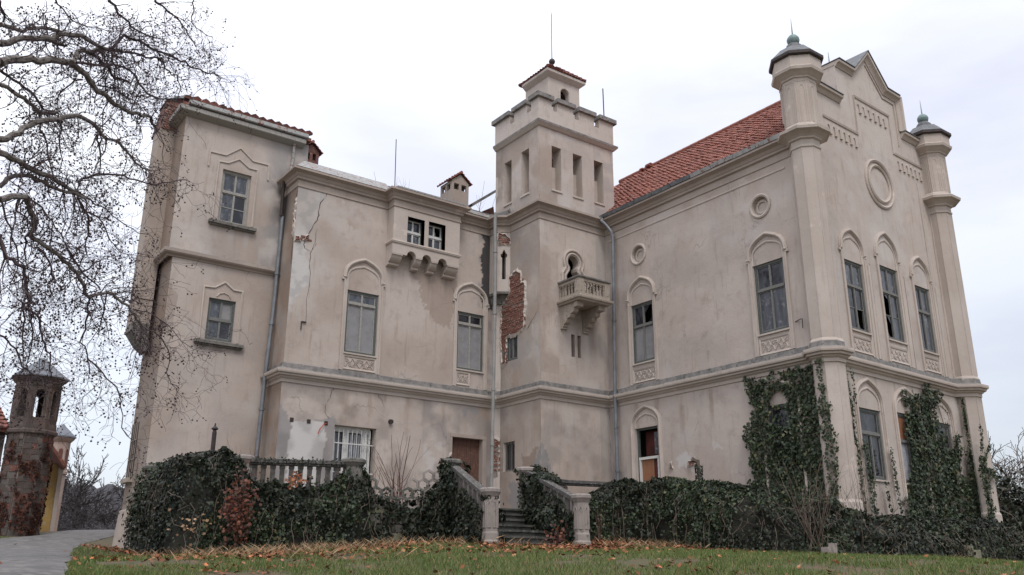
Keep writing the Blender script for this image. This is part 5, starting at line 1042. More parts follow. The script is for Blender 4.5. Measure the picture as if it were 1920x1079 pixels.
st = thing('staircase', 'mossy garden stairs rising between two carved newel pillars to the terrace', 'staircase', (12.2, 17, .4))
NL, NR = (10.82, 15.62), (13.05, 15.30); TLp, TRp = (11.46, 18.15), (13.72, 18.12)
ns = 7
for k in range(ns):
    z1 = TZ-.02-k*.145; z0 = z1-.16; yb = 18.35-k*.36; yf = yb-.42; t0 = (18.15-yb)/(18.15-15.55); t1 = (18.15-yf)/(18.15-15.55)
    xl = lambda t: TLp[0]+(NL[0]-TLp[0])*t; xr = lambda t: TRp[0]+(NR[0]-TRp[0])*t; e = .0 if k < 5 else .12*(k-4)
    g = MB(); a, b = xl(t0)+.05, xr(t0)-.05; a2, b2 = xl(t1)+.02-e*0, xr(t1)-.02; bow = .04+.05*k*(k > 3)
    fx_ = [(a2+(b2-a2)*s, yf-bow*math.sin(math.pi*s)) for s in np.linspace(0, 1, 9)]
    poly = [(a, yb), (b, yb)]+fx_[::-1]; g.prism([(x, y, z0-.5) for x, y in poly], [(x, y, z1-.04) for x, y in poly])
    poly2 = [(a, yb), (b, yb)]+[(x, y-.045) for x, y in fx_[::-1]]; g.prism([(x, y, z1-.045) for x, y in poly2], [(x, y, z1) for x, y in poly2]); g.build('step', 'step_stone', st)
pillar(*NL, .40, 1.60, .15, 'pale_stone', 'newel', st); pillar(*NR, .42, 1.56, .16, 'pale_stone', 'newel', st)
def flank(a, b, za, zb, side):
    g = MB(); d = np.array(b)-np.array(a); L = np.linalg.norm(d); d /= L; fr = Fr((*a, 0), (*d, 0), (d[1]*side, -d[0]*side, 0))
    g.fpoly(fr, [(.1, 2.36-.09), (L-.05, 1.48-.09), (L-.05, 1.48), (.1, 2.36)], -.10, .10); g.build('hand_rail', 'lichen_stone', st)
    g = MB(); g.fpoly(fr, [(0, .0), (L, .0), (L, .62), (0, 1.5)], -.10, .10); g.build('stair_wall', 'dark_stone', st)
    for k in range(7):
        t = (k+.7)/7.6; zt = 2.24-(.88)*t; zb_ = 1.5-.88*t; u = .1+(L-.2)*t; g = MB(); g.fbox(fr, u-.06, u+.06, zb_-.02, zt+.03, -.05, .05); g.build('baluster', 'pale_stone', st)
flank(TLp, NL, 0, 0, 1); flank(TRp, NR, 0, 0, -1)
# ------------------------------------------------------------------ gate turret and gate wing across the lane
gt = thing('gate_turret', 'old octagonal gate turret of rubble stone with open arched lantern and slate cap', 'turret', (4.33, 32.6, .9))
TC = (4.24, 32.65)
def octfaces(c, a):
    P8 = octpts(c, a); out = []
    for q in range(8):
        p0 = np.array(P8[q]); p1 = np.array(P8[(q+1) % 8]); d = (p1-p0); L = np.linalg.norm(d); d /= L; nn = np.array([-d[1], d[0]])
        if np.dot(nn, (p0+p1)/2-np.array(c)) < 0: nn = -nn
        out.append((Fr((*p0, 0), (*d, 0), (*nn, 0)), L))
    return out
g = MB(); g.lathe(TC, [(0.640, .3), (0.640, 4.1)], 8, oct_=True); o = g.build('turret_core', 'mortar', gt)
rr = random.Random(12)
for fr, L in octfaces(TC, .64):
    if fr.N[1] > .5: continue
    z = .5
    while z < 4.08:
        h = min(rr.uniform(.16, .24), 4.1-z); u = 0
        while u < L:
            w = min(rr.uniform(.16, .42), L-u)
            if w > .05: q = MB(); q.fbox(fr, u+.008, u+w-.008, z+.008, z+h-.008, -.03, rr.uniform(.01, .04)); q.build('stone', rr.choice(['turret_stone', 'rosebrick_plaster', 'rosebrick_plaster', 'turret_stone', 'damp_brick']), o)
            u += w
        z += h
g = MB(); g.lathe(TC, [(0.688, 4.08), (0.744, 4.12), (0.744, 4.2), (0.688, 4.25), (0.672, 4.45)], 8, oct_=True); g.build('ledge', 'rosebrick_plaster', gt)
g = MB(); g.lathe(TC, [(0.656, 4.40), (0.672, 4.42), (0.640, 4.50)], 8, oct_=True); g.build('ledge', 'damp_brick', gt)
for fr, L in octfaces(TC, .656):                               # lantern sides with arched openings
    g = MB(); m_ = L/2; tri_holes(g, fr, [(0, 4.4), (L, 4.4), (L, 5.85), (0, 5.85)], [archpts(m_, .125, 5.40, 4.62, 8)], 0, .16)
    g.sweep([(m_-.155, 4.6), (m_-.155, 5.35)]+[(m_-.155*math.cos(a), 5.40+.155*math.sin(a)) for a in np.linspace(.3, math.pi-.3, 7)]+[(m_+.155, 5.35), (m_+.155, 4.6)], [(-.02, 0), (0, .03), (.02, 0)], onfr(fr)); g.build('lantern_side', 'rosebrick_plaster', gt)
g = MB(); g.lathe(TC, [(0.672, 5.65), (0.688, 5.70), (0.672, 5.74)], 8, oct_=True); g.lathe(TC, [(0.656, 5.78), (0.720, 5.84), (0.768, 5.90), (0.784, 5.95)], 8, oct_=True); g.build('cornice', 'rosebrick_plaster', gt)
g = MB(); g.lathe(TC, [(0.832, 5.95), (0.832, 5.99), (0.440, 6.32), (0.024, 6.70)], 8, oct_=True); g.build('turret_roof', 'slate', gt)
gw = thing('gatehouse', 'gatehouse remains with yellow plaster gate pier, red tiled roof and small pink turret', 'gatehouse', (4.6, 38, 1.2))
g = MB(); g.box(1.6, 3.55, 33.0, 36.5, .2, 4.25); g.build('side_wall', 'turret_stone', gw)
g = MB(); roofplane(g, (1.2, 32.6, 4.25), (3.62, 32.6, 4.25), (3.2, 36, 6.0), (1.2, 36, 6.0), 11, .19, th=.05); g.prism([(1.1, 32.7, 4.15), (3.62, 32.7, 4.15), (3.2, 36, 5.9), (1.1, 36, 5.9)], [(1.1, 32.7, 4.24), (3.62, 32.7, 4.24), (3.2, 36, 5.98), (1.1, 36, 5.98)]); g.build('roof', 'roof_tile', gw, kind='stuff')
g = MB(); g.prism([(5.52, 37.4, .6), (6.05, 37.4, .6), (6.0, 39.5, .6), (5.0, 39.5, .6)], [(5.52, 37.4, 3.75), (6.05, 37.4, 3.75), (6.0, 39.5, 3.75), (5.0, 39.5, 3.75)]); g.build('gate_pier', 'yellow_plaster', gw)
for x in (5.40, 5.98): g = MB(); g.box(x, x+.14, 37.25, 37.42, .6, 3.8); g.build('pilaster', 'trim', gw)
g = MB(); g.prism([(4.6, 36.2, 5.2), (5.95, 36.2, 3.5), (6.3, 39.5, 3.5), (4.6, 39.5, 5.2)], [(4.6, 36.2, 5.34), (6.05, 36.2, 3.56), (6.45, 39.5, 3.56), (4.6, 39.5, 5.34)]); g.build('roof', 'old_tile', gw)
T2 = (6.62, 41.9); g = MB(); g.lathe(T2, [(.36, .6), (.36, 3.7), (.42, 3.74), (.42, 3.84), (.37, 3.88), (.37, 5.05), (.42, 5.1), (.50, 5.2), (.50, 5.27)], 8, oct_=True); g.build('small_turret', 'pink_plaster', gw)
for fr, L in octfaces(T2, .37): g = MB(); g.fpoly(fr, archpts(L/2, .08, 4.7, 4.0, 8), .0, .012); g.build('blind_arch', 'damp_brick', gw)
g = MB(); g.lathe(T2, [(.55, 5.26), (.54, 5.32), (.36, 5.48), (.10, 5.75), (.03, 5.85)], 8, oct_=True); g.build('turret_roof', 'slate', gw)

# ------------------------------------------------------------------ leaves and ivy
LEAF5 = np.array([(0, -.5, 0), (.46, -.28, .04), (.30, .10, .02), (.0, .55, -.05), (-.30, .10, .02), (-.46, -.28, .04)])
def leaf_mesh(name, P, Nn, size, mat, parent=None, shape=LEAF5, droop=None, kind=None, **k):
    P = np.asarray(P, float); n = len(P); Nn = Nn/(np.linalg.norm(Nn, axis=1, keepdims=True)+1e-9)
    dn = np.tile(np.array([0, 0, -1.0]), (n, 1)) if droop is None else droop
    dn = dn+rng.normal(0, .45, (n, 3)); t = dn-(dn*Nn).sum(1, keepdims=True)*Nn; t /= np.linalg.norm(t, axis=1, keepdims=True)+1e-9; b = np.cross(Nn, t)
    s = np.asarray(size)[:, None, None]*np.ones((n, 1, 1))
    V = P[:, None, :]+s*(shape[None, :, 0:1]*b[:, None, :]+shape[None, :, 1:2]*t[:, None, :]+shape[None, :, 2:3]*Nn[:, None, :])
    m = len(shape); F = (np.arange(n)[:, None]*m+np.arange(m)[None, :])
    return link(name, npmesh(name, V.reshape(-1, 3), F), mat, parent, kind=kind, **k)
def ivy_on(fr, poly, dens, bulge=.12, seed=0, size=(.05, .10), thin=.0, edge=.12):
    us = [p[0] for p in poly]; zs = [p[1] for p in poly]; a = (max(us)-min(us)+2*edge)*(max(zs)-min(zs)+2*edge); n = int(a*dens)
    r = np.random.default_rng(seed); u = r.uniform(min(us)-edge, max(us)+edge, n); z = r.uniform(min(zs)-edge, max(zs)+edge, n)
    du = (fbm(u*3, z*3, 4, seed)-.5)*edge*4; dz = (fbm(u*3, z*3, 4, seed+4)-.5)*edge*4; keep = inpoly(u+du, z+dz, poly)
    if thin: keep &= fbm(u*2.2, z*2.2, 4, seed+8) > thin
    u, z = u[keep], z[keep]; b = .015+bulge*fbm(u*1.8, z*1.8, 3, seed+2)*r.uniform(.15, 1.2, len(u))
    P = fr.O+u[:, None]*fr.U+z[:, None]*np.array([0, 0, 1])+b[:, None]*fr.N
    Nn = fr.N+r.normal(0, .45, (len(u), 3))+np.array([0, 0, .35]); return P, Nn, r.uniform(*size, len(u))
def merge(L): return np.concatenate([l[0] for l in L]), np.concatenate([l[1] for l in L]), np.concatenate([l[2] for l in L])
def vine_tubes(name, parent, fr, lines, r0=.02, mat='bark_brown'):
    g = MB()
    for ln in lines:
        q = [fr(u+random.uniform(-.03, .03), z, .03+random.uniform(0, .03)) for u, z in ln]; g.tube(q, [r0*(1-.7*i/len(q)) for i in range(len(q))], 5)
    g.build(name, mat, parent)
OF = octfaces(OCT[0], .385)
oW = [f for f, L in OF if f.N[0] < -.9][0]
iv = thing('climbing_ivy', 'thick ivy climbing the hall wall beside the front corner turret up to the string course', 'ivy', (19.6, 14.5, 1.2))
poly = [(15.75, 5.15), (15.2, 5.0), (14.94, 5.14), (13.55, 5.2), (13.4, 4.04), (13.35, 3.03), (13.4, 2.61), (13.4, 1.2), (16.3, 1.2), (16.06, 2.06), (15.86, 2.57), (16.0, 3.47), (15.63, 4.15), (15.85, 4.7)]
P, Nn, s = ivy_on(WW, poly, 620, .22, 31, (.06, .11), thin=.22)
gap = ~inpoly(P[:, 1], P[:, 2], [(15.1, 4.24), (14.98, 4.50), (14.80, 4.68), (14.60, 4.50), (14.52, 4.24)]) & ~(inpoly(P[:, 1], P[:, 2], [(15.12, 4.2), (14.5, 4.2), (14.5, 3.6), (15.12, 3.75)]) & (rng.random(len(P)) < .75))
a = (P[gap], Nn[gap], s[gap]); fw = Fr((19.47, 0, 0), (0, 1, 0), (-1, 0, 0))
b_ = ivy_on(fw, [(13.45, 5.25), (13.40, 1.2), (12.98, 1.2), (13.05, 2.6), (13.05, 3.4), (13.15, 4.0), (13.2, 5.25)], 520, .10, 33, (.05, .09), thin=.25)
M_ = merge([a, b_]); leaf_mesh('foliage', *M_, 'ivy_fresh', iv, kind='stuff')
vine_tubes('stem', iv, WW, [[(14.2, 1.0), (14.25, 2), (14.1, 3.2), (14.2, 4.4), (14.0, 5.0)], [(15.4, 1.0), (15.5, 2.2), (15.3, 3.4), (15.5, 4.6), (15.3, 5.1)], [(14.8, 1.0), (14.7, 2.4), (15.1, 3.4)], [(15.5, 4.2), (15.7, 4.9), (15.5, 5.15)], [(15.3, 4.6), (15.1, 5.1)]])
iv = thing('climbing_ivy', 'broad ivy curtain covering the middle of the gable ground floor', 'ivy', tuple(GA(5, 1.0)))
poly = [(3.85, 5.0), (4.15, 4.75), (4.6, 4.85), (5.05, 5.25), (6.0, 5.1), (5.85, 4.72), (6.45, 4.4), (6.8, 3.79), (6.80, 2.82), (6.95, 2.2), (6.9, .9), (3.0, .9), (3.36, 2.0), (3.95, 2.64), (3.85, 3.1), (3.80, 3.69), (3.85, 4.26)]
a = ivy_on(GA, poly, 640, .24, 41, (.05, .11), thin=.27); gu = (a[0]-GA.O)@GA.U; gk = ~inpoly(gu, a[0][:, 2], [(5.72, 4.75), (6.38, 4.72), (6.62, 4.2), (6.55, 3.5), (6.05, 3.35), (5.68, 3.9)]) | (rng.random(len(gu)) < .06); a = (a[0][gk], a[1][gk], a[2][gk]); leaf_mesh('foliage', *a, 'ivy_fresh', iv, kind='stuff')
vine_tubes('stem', iv, GA, [[(4.2, .8), (4.4, 2), (4.3, 3.4), (4.6, 4.6), (4.5, 5.0)], [(5.2, .8), (5.1, 2.4), (5.3, 4), (5.1, 5.1)], [(6.2, .8), (6.4, 2.2), (6.3, 3.6), (5.9, 4.7)], [(5.3, 4.6), (5.8, 5.1)]])
def strand(fr, pts, w, dens, seed, size=(.045, .085), off=.05):
    r = np.random.default_rng(seed); pts = np.array(pts, float); L = np.r_[0, np.cumsum(np.hypot(*np.diff(pts, axis=0).T))]; n = int(L[-1]*dens); q = r.uniform(0, L[-1], n)
    u = np.interp(q, L, pts[:, 0]); z = np.interp(q, L, pts[:, 1]); ww = w*(.35+1.3*fbm(q*2.2, q*0, 3, seed)); u = u+r.normal(0, 1, n)*ww*.5; z = z+r.normal(0, .04, n)
    P = fr.O+u[:, None]*fr.U+z[:, None]*np.array([0, 0, 1])+(off*r.uniform(.2, 1.6, n))[:, None]*fr.N
    return P, fr.N+r.normal(0, .5, (n, 3))+np.array([0, 0, .3]), r.uniform(*size, n)
iv = thing('climbing_ivy', 'ivy column at the right end of the gable with side shoots', 'ivy', tuple(GA(7.3, 1.0)))
gf = Fr(GA(0, 0, .12), GA.U, GA.N); gfo = Fr(GA(0, 0, .56), GA.U, GA.N)
M_ = merge([strand(gf, [(7.40, 5.05), (7.36, 4.3), (7.42, 3.5), (7.3, 2.6), (7.3, 1.6), (7.35, 1.0)], .17, 420, 51), strand(gf, [(7.40, 3.5), (7.25, 2.9), (7.2, 2.2), (7.3, 1.5)], .34, 520, 52), strand(gfo, [(7.15, 3.1), (7.4, 3.35), (7.65, 3.6)], .08, 120, 53), strand(gfo, [(7.05, 3.4), (7.2, 3.9), (7.22, 4.2)], .06, 110, 54), strand(gfo, [(6.95, 3.2), (7.1, 2.8), (7.4, 2.85), (7.7, 2.65)], .20, 420, 55), strand(gfo, [(6.95, 2.9), (7.0, 2.2), (7.05, 1.2)], .26, 480, 57), strand(gfo, [(7.1, 1.6), (7.4, 1.75)], .05, 80, 56)])
leaf_mesh('foliage', *M_, 'ivy_fresh', iv, kind='stuff'); vine_tubes('stem', iv, gf, [[(7.35, .9), (7.3, 2.5), (7.42, 3.6), (7.38, 5.1)], [(7.3, 1.0), (7.3, 3.0)]], .015)
iv = thing('climbing_ivy', 'thin ivy strands hanging between the corner turret and the left gable window', 'ivy', tuple(GA(1.1, 1.0)))
M_ = merge([strand(gf, [(.80, 5.2), (.84, 4.5), (.95, 4.0), (.9, 3.4), (.98, 2.9), (1.0, 2.4), (1.0, 1.2)], .08, 130, 61), strand(gf, [(1.1, 5.1), (1.18, 4.6), (1.1, 4.2)], .05, 50, 62), strand(gf, [(1.42, 3.2), (1.46, 2.4), (1.5, 1.2)], .13, 200, 63), strand(gf, [(2.16, 2.2), (2.3, 1.4)], .07, 90, 64), strand(gf, [(2.66, 3.1), (2.72, 2.2), (2.8, 1.2)], .06, 90, 65), strand(gf, [(3.3, 1.9), (3.2, 1.1)], .12, 200, 66)])
leaf_mesh('foliage', *M_, 'ivy_fresh', iv, kind='stuff'); vine_tubes('stem', iv, gf, [[(1.0, .9), (.95, 3), (.85, 4.4), (.8, 5.25)], [(1.5, .9), (1.45, 3.2)]], .010)

def bank(name, label, path, seed, dens=560, size=(.045, .085), core='thicket_core', mat='ivy_leaf', cat='ivy', extra=None, thin=0):
    """leafy bank along a path of (x, y, ztop, spread at the foot, thickness at the top); outward is right of travel"""
    Pp = np.array(path, float); L = np.r_[0, np.cumsum(np.hypot(*np.diff(Pp[:, :2], axis=0).T))]; r = np.random.default_rng(seed); Lt_ = L[-1]
    ctr = tuple(Pp[len(Pp)//2, :2]); root = thing(name, label, cat, (*ctr, float(gh(*ctr))))
    def at(q): return [np.interp(q, L, Pp[:, i]) for i in range(5)]
    def nrm(q):
        a = at(np.clip(q-.15, 0, Lt_)); b = at(np.clip(q+.15, 0, Lt_)); d = np.stack([b[0]-a[0], b[1]-a[1]], -1); d /= np.linalg.norm(d, axis=-1, keepdims=True)+1e-9; return np.stack([d[..., 1], -d[..., 0]], -1)
    def surf(q, t, o):                                        # t 0 foot .. 1 top .. 1.4 over the back
        x, y, zt, sp_, tk = at(q); n_ = nrm(q); zt = zt+(fbm(q*1.6, q*0+seed, 4, seed)-.5)*.34+(fbm(q*6, q*0+seed, 3, seed+1)-.5)*.22; tt = np.clip(t, 0, 1)
        out_ = sp_*(1-tt**1.3)+tk; back = np.clip((t-1)/.4, 0, 1); out_ = out_*(1-back)-.25*back
        lump = (fbm(q*1.9, t*2.4+seed, 4, seed+3)-.5)*.5+(fbm(q*6, t*7+seed, 3, seed+7)-.5)*.28
        out_ = out_+lump*np.minimum(1, t*3+.3)+o; X = x+n_[..., 0]*out_; Y = y+n_[..., 1]*out_; zb = gh(X, Y)-.03
        Zs = zb+(zt-zb)*np.sin(tt*math.pi/2*.999)**.9+.06*np.sin(back*math.pi)+lump*.25*tt; return np.stack([X, Y, Zs], -1)
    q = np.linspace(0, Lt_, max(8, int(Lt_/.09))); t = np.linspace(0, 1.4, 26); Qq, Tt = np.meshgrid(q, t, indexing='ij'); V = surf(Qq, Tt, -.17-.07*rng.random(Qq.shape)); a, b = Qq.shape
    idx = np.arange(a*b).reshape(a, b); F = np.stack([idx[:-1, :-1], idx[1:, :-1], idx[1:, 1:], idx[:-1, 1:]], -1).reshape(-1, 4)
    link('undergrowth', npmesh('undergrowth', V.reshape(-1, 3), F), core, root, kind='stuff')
    hm = np.mean(Pp[:, 2])-.3; n = int(dens*4.2*Lt_*(hm+.7)); qq = r.uniform(0, Lt_, n); tt = r.uniform(0, 1.35, n); o = r.normal(-.02, .07, n)+(r.random(n) < .10)*r.uniform(.0, .20, n); P = surf(qq, tt, o)
    e = .02; ar = np.linalg.norm(np.cross(surf(qq+e, tt, 0*qq)-surf(qq-e, tt, 0*qq), surf(qq, tt+e, 0*qq)-surf(qq, tt-e, 0*qq)), axis=1)/(4*e*e); kk = r.random(n) < np.clip(ar/4.0, .04, 1); P, qq, tt = P[kk], qq[kk], tt[kk]; n = len(P)
    hole = fbm(qq*2.2, tt*3.2, 4, seed+9); k_ = r.random(n) < sstep(.30, .46, hole)+.12; P, qq, tt = P[k_], qq[k_], tt[k_]
    e = .02; gx = surf(qq+e, tt, 0*qq)-surf(qq-e, tt, 0*qq); gz_ = surf(qq, tt+e, 0*qq)-surf(qq, tt-e, 0*qq); Nn = np.cross(gx, gz_); Nn /= np.linalg.norm(Nn, axis=1, keepdims=True)+1e-9
    n_ = nrm(qq); flip = (Nn[:, 0]*n_[:, 0]+Nn[:, 1]*n_[:, 1]+Nn[:, 2]*.6) < 0; Nn[flip] *= -1; Nn = Nn+r.normal(0, .42, Nn.shape)
    fr_ = fbm(P[:, 0]*1.1+3, P[:, 2]*1.6+P[:, 1], 3, seed+4) > .55; sz_ = size[0]*.7+(size[1]*1.1-size[0]*.7)*r.random(len(P))**1.9
    leaf_mesh('foliage', P[~fr_], Nn[~fr_], sz_[~fr_], mat, root, kind='stuff'); leaf_mesh('young_foliage', P[fr_], Nn[fr_], sz_[fr_], 'ivy_fresh', root, kind='stuff')
    g = MB()
    for k in range(int(Lt_*9)):                               # trailing stems
        q0 = r.uniform(0, Lt_); t0 = r.uniform(.1, .9); m = 7; qs = q0+np.cumsum(r.normal(0, .05, m)); tsx = t0-np.linspace(0, r.uniform(.15, .5), m); g.tube(surf(np.clip(qs, 0, Lt_), np.clip(tsx, 0, 1.2), np.full(m, r.uniform(.02, .12))), [.008]*m, 4, cap=False)
    g.build('trailing_stem', 'bark_brown', root, kind='stuff')
    return root, surf, Lt_
r1, s1, _ = bank('ivy_bank', 'dark ivy bank over the terrace wall left of the stairs', [(5.9, 23.6, 2.36, .35, .06), (6.0, 21.6, 2.42, .45, .12), (6.12, 20.42, 2.48, .55, .14), (6.6, 20.22, 2.62, .55, .16), (6.95, 20.08, 2.25, .5, .12), (7.2, 19.98, 1.80, .5, .08), (8.6, 19.42, 1.72, .45, .08), (9.0, 19.25, 1.95, .4, .12), (9.25, 19.15, 2.36, .4, .16), (9.55, 19.03, 2.2, .4, .12), (9.8, 18.93, 1.6, .35, .03), (10.3, 18.72, 1.35, .2, .0), (10.75, 18.54, 1.45, .2, .0), (11.0, 18.44, 1.75, .3, .05), (11.25, 18.34, 2.1, .3, .1), (11.55, 18.1, 2.20, .3, .10)], 101, 640)
bank('ivy_bank', 'ivy smothering the left flank of the stairs up to its newel', [(11.35, 18.3, 2.28, .3, .05), (11.2, 17.2, 2.0, .32, .10), (11.0, 16.4, 1.62, .3, .10), (10.86, 15.85, 1.38, .2, .06)][::-1][::-1], 102, 560) if False else None
def clump(name, label, c, r3, n, seed, mat='ivy_leaf', size=(.05, .1), cat='ivy', core='soil'):
    r = np.random.default_rng(seed); root = thing(name, label, cat, (c[0], c[1], c[2]-r3[2])); d = r.normal(0, 1, (n, 3)); d /= np.linalg.norm(d, axis=1, keepdims=True)
    az = np.arctan2(d[:, 1], d[:, 0]); k = .78+.5*(fbm(az*2+9, d[:, 2]*3+5, 4, seed)-.2); P = np.array(c)+d*np.array(r3)*k[:, None]*r.uniform(.82, 1.06, (n, 1)); P[:, 2] = np.maximum(P[:, 2], gh(P[:, 0], P[:, 1])+.02)
    leaf_mesh('foliage', P, d+r.normal(0, .4, (n, 3)), r.uniform(*size, n), mat, root, kind='stuff'); return root
def flankivy(name, label, a, b, side, seed, cover):
    root = thing(name, label, 'ivy', (*a, .6)); d = np.array(b)-np.array(a); L = np.linalg.norm(d); d /= L; LL = []
    for o, n_ in ((.12, (d[1]*side, -d[0]*side, 0)), (.12, (-d[1]*side, d[0]*side, 0))):
        fr = Fr((*a, 0), (*d, 0), n_); fr = Fr(fr(0, 0, o), fr.U, fr.N); LL.append(ivy_on(fr, [(0, .5), (0, cover[0]), (L*.5, cover[1]), (L, cover[2]), (L, .3)], 620, .28, seed+int(n_[0]*3), (.05, .10), thin=.22))
    leaf_mesh('foliage', *merge(LL), 'ivy_leaf', root, kind='stuff')
flankivy('stair_ivy', 'ivy smothering the left flank wall of the stairs', TLp, NL, 1, 111, (2.42, 1.75, 1.25)); flankivy('stair_ivy', 'ivy spilling over the right flank wall of the stairs', TRp, NR, -1, 121, (2.36, 1.80, 1.2))
clump('ivy_clump', 'ivy clump spilling across the right end of the steps', (13.05, 16.7, .95), (.26, .75, .5), 1700, 5); clump('ivy_clump', 'ivy mound swallowing the upper end of the right hand rail', (13.65, 17.5, 2.0), (.26, .65, .30), 1900, 15); clump('ivy_clump', 'small ivy tuft on the cap of the left newel', (10.82, 15.66, 1.44), (.20, .20, .16), 260, 6); clump('ivy_clump', 'ivy tuft on the left pillar at the head of the stairs', (11.40, 18.22, 2.28), (.26, .24, .26), 700, 7); clump('ivy_clump', 'ivy tuft on the right pillar at the head of the stairs', (13.95, 18.1, 2.30), (.30, .26, .24), 600, 8)
bank('ivy_bank', 'dense ivy bank over the terrace wall right of the stairs', [(13.25, 15.9, 1.15, .2, .08), (13.7, 16.9, 1.35, .3, .1), (14.2, 17.6, 1.5, .4, .08), (14.8, 17.95, 1.62, .5, .1), (15.5, 17.95, 1.85, .55, .12), (16.3, 17.7, 2.15, .55, .16), (17.1, 17.0, 2.22, .55, .2), (17.3, 16.2, 2.18, .6, .2), (17.35, 15.2, 2.0, .6, .2), (17.5, 14.4, 1.9, .65, .2)], 103, 620)
bank('ivy_bank', 'low ivy bank in front of the hall corner turret', [(17.3, 15.2, 1.9, .6, .2), (17.5, 14.2, 1.88, .65, .2), (17.9, 13.4, 1.75, .7, .2), (18.5, 12.7, 1.45, .75, .15), (19.2, 12.3, 1.18, .75, .1), (20.0, 12.15, 1.22, .7, .1), (20.8, 12.3, 1.15, .7, .12), (21.6, 12.5, 1.0, .7, .1)], 104, 640)
bank('ivy_bank', 'low ivy bank along the foot of the gable', [(21.2, 12.4, 1.05, .7, .1), (22.4, 12.6, 1.15, .65, .1), (23.6, 12.7, 1.35, .6, .1), (24.8, 12.8, 1.4, .55, .1), (26.0, 12.9, 1.35, .5, .1), (27.0, 12.95, 1.2, .45, .1), (27.7, 13.1, .95, .35, .1)], 105, 640)

bfr = Fr((*A_, 0), (*(np.array([B_[0]-A_[0], B_[1]-A_[1]])/Lt), 0), ((np.array([B_[0]-A_[0], B_[1]-A_[1]])/Lt)[1], -(np.array([B_[0]-A_[0], B_[1]-A_[1]])/Lt)[0], 0))
iv = thing('balustrade_ivy', 'thin ragged ivy hanging over the old balusters', 'ivy', (7.9, 19.7, 1.5))
M_ = merge([ivy_on(bfr, [(.9, 1.4), (.9, 2.1), (1.6, 1.9), (2.4, 2.0), (3.4, 1.85), (3.4, 1.4)], 330, .12, 201, (.04, .08), thin=.42), strand(Fr(bfr(0, 0, .1), bfr.U, bfr.N), [(1.0, 2.33), (2.2, 2.35), (3.4, 2.33)], .09, 60, 202, (.03, .06), .05), ivy_on(bfr, [(3.6, 1.4), (3.6, 1.8), (4.4, 1.72), (5.5, 1.85), (5.6, 1.3)], 300, .12, 203, (.04, .08), thin=.42)])
leaf_mesh('foliage', *M_, 'ivy_leaf', iv, kind='stuff')

# stone footings showing through
def blocks(name, label, cells, mat='pale_stone'):
    root = thing(name, label, 'stonework', cells[0][:3])
    for (x, y, z, w, d, h) in cells: g = MB(); g.box(x, x+w, y, y+d, z, z+h); g.build('stone', mat, root)
rr = random.Random(9)
blocks('stone_footing', 'rough stone footing under the right gable turret', [(27.25+.27*(k % 3)+.1*(k//3 % 2), 12.50+rr.uniform(-.03, .03), .05+.13*(k//3), .26, .5, .12) for k in range(12)], 'moss_stone')
blocks('stone_footing', 'leaning stone slab in the ivy under the gable', [(23.1, 11.85, .1, .35, .2, .4), (22.9, 11.9, .35, .3, .2, .25), (23.35, 11.8, .1, .3, .2, .18)], 'moss_stone')
blocks('loose_stone', 'pale broken stone at the foot of the twiggy bush', [(17.3, 12.05, .28, .22, .18, .20), (17.42, 12.0, .30, .14, .12, .26)], 'pale_stone')

# ------------------------------------------------------------------ bare shrubs and saplings
def grow(g, p, d, L, r, depth, rr, bend=.25, kids=(2, 3), up=.0, sides=4, tips=None, dark=None, seg=4, shrink=.66, gr=None):
    p = np.array(p, float); d = np.array(d, float); pts = [p.copy()]; rad = [r]
    for i in range(seg):
        d = d+np.array([rr.gauss(0, bend), rr.gauss(0, bend), rr.gauss(0, bend)+up]); d /= np.linalg.norm(d); p = p+d*L/seg; pts.append(p.copy()); rad.append(max(gr or 0, r*(1-.45*(i+1)/seg)))
    g.tube(pts, rad, sides, cap=False)
    if depth <= 0:
        if tips is not None: tips.append((pts[-1], d))
        return
    for k in range(rr.randint(*kids)):
        i = rr.randint(1, seg); nd = d+np.array([rr.gauss(0, .6), rr.gauss(0, .6), rr.gauss(0, .45)]); nd /= np.linalg.norm(nd)
        grow(g, pts[i], nd, L*shrink*rr.uniform(.7, 1.15), rad[i]*.62, depth-1, rr, bend, kids, up, sides, tips, dark, seg, shrink, gr)
    grow(g, pts[-1], d, L*shrink, rad[-1], depth-1, rr, bend, kids, up, sides, tips, dark, seg, shrink, gr)
def shrub(name, label, base, stems, h, spread, seed, mat='bark_brown', r=.014, depth=2, lean=(0, 0), cat='shrub', up=.05, kids=(1, 2)):
    rr = random.Random(seed); g = MB()
    for k in range(stems):
        a = rr.uniform(0, 6.28); d = np.array([math.cos(a)*spread*rr.random()+lean[0], math.sin(a)*spread*rr.random()+lean[1], 1.0]); d /= np.linalg.norm(d)
        grow(g, (base[0]+rr.uniform(-.25, .25), base[1]+rr.uniform(-.2, .2), base[2]), d, h*rr.uniform(.45, .7), r*rr.uniform(.7, 1.2), depth, rr, .10, kids, up)
    o = g.build(name, mat); setp(o, label=label, category=cat); return o
shrub('bare_sapling', 'upright bare reddish shoots growing behind the pierced terrace screen', (11.4, 20.6, 1.4), 11, 1.8, .55, 71, 'twig_red', .016, 1, (-.15, 0))
shrub('bare_sapling', 'thin bare shoots in front of the barred window', (9.95, 19.5, 1.3), 5, 1.2, .5, 72, 'twig_red', .012, 1)
shrub('bare_sapling', 'few bare twigs rising beside the flue pipe', (7.2, 20.6, 1.9), 6, .95, .35, 73, 'twig_red', .009, 1)
shrub('bare_sapling', 'three slender bare shoots before the tower front wall', (15.5, 19.4, 1.4), 3, 2.0, .12, 74, 'twig_red', .010, 0)
shrub('bare_bush', 'sprawling leafless bush in front of the ivy at the hall corner', (17.5, 12.6, .28), 20, 1.9, 1.0, 75, 'bark_brown', .014, 2, (-.1, -.1), 'bush')
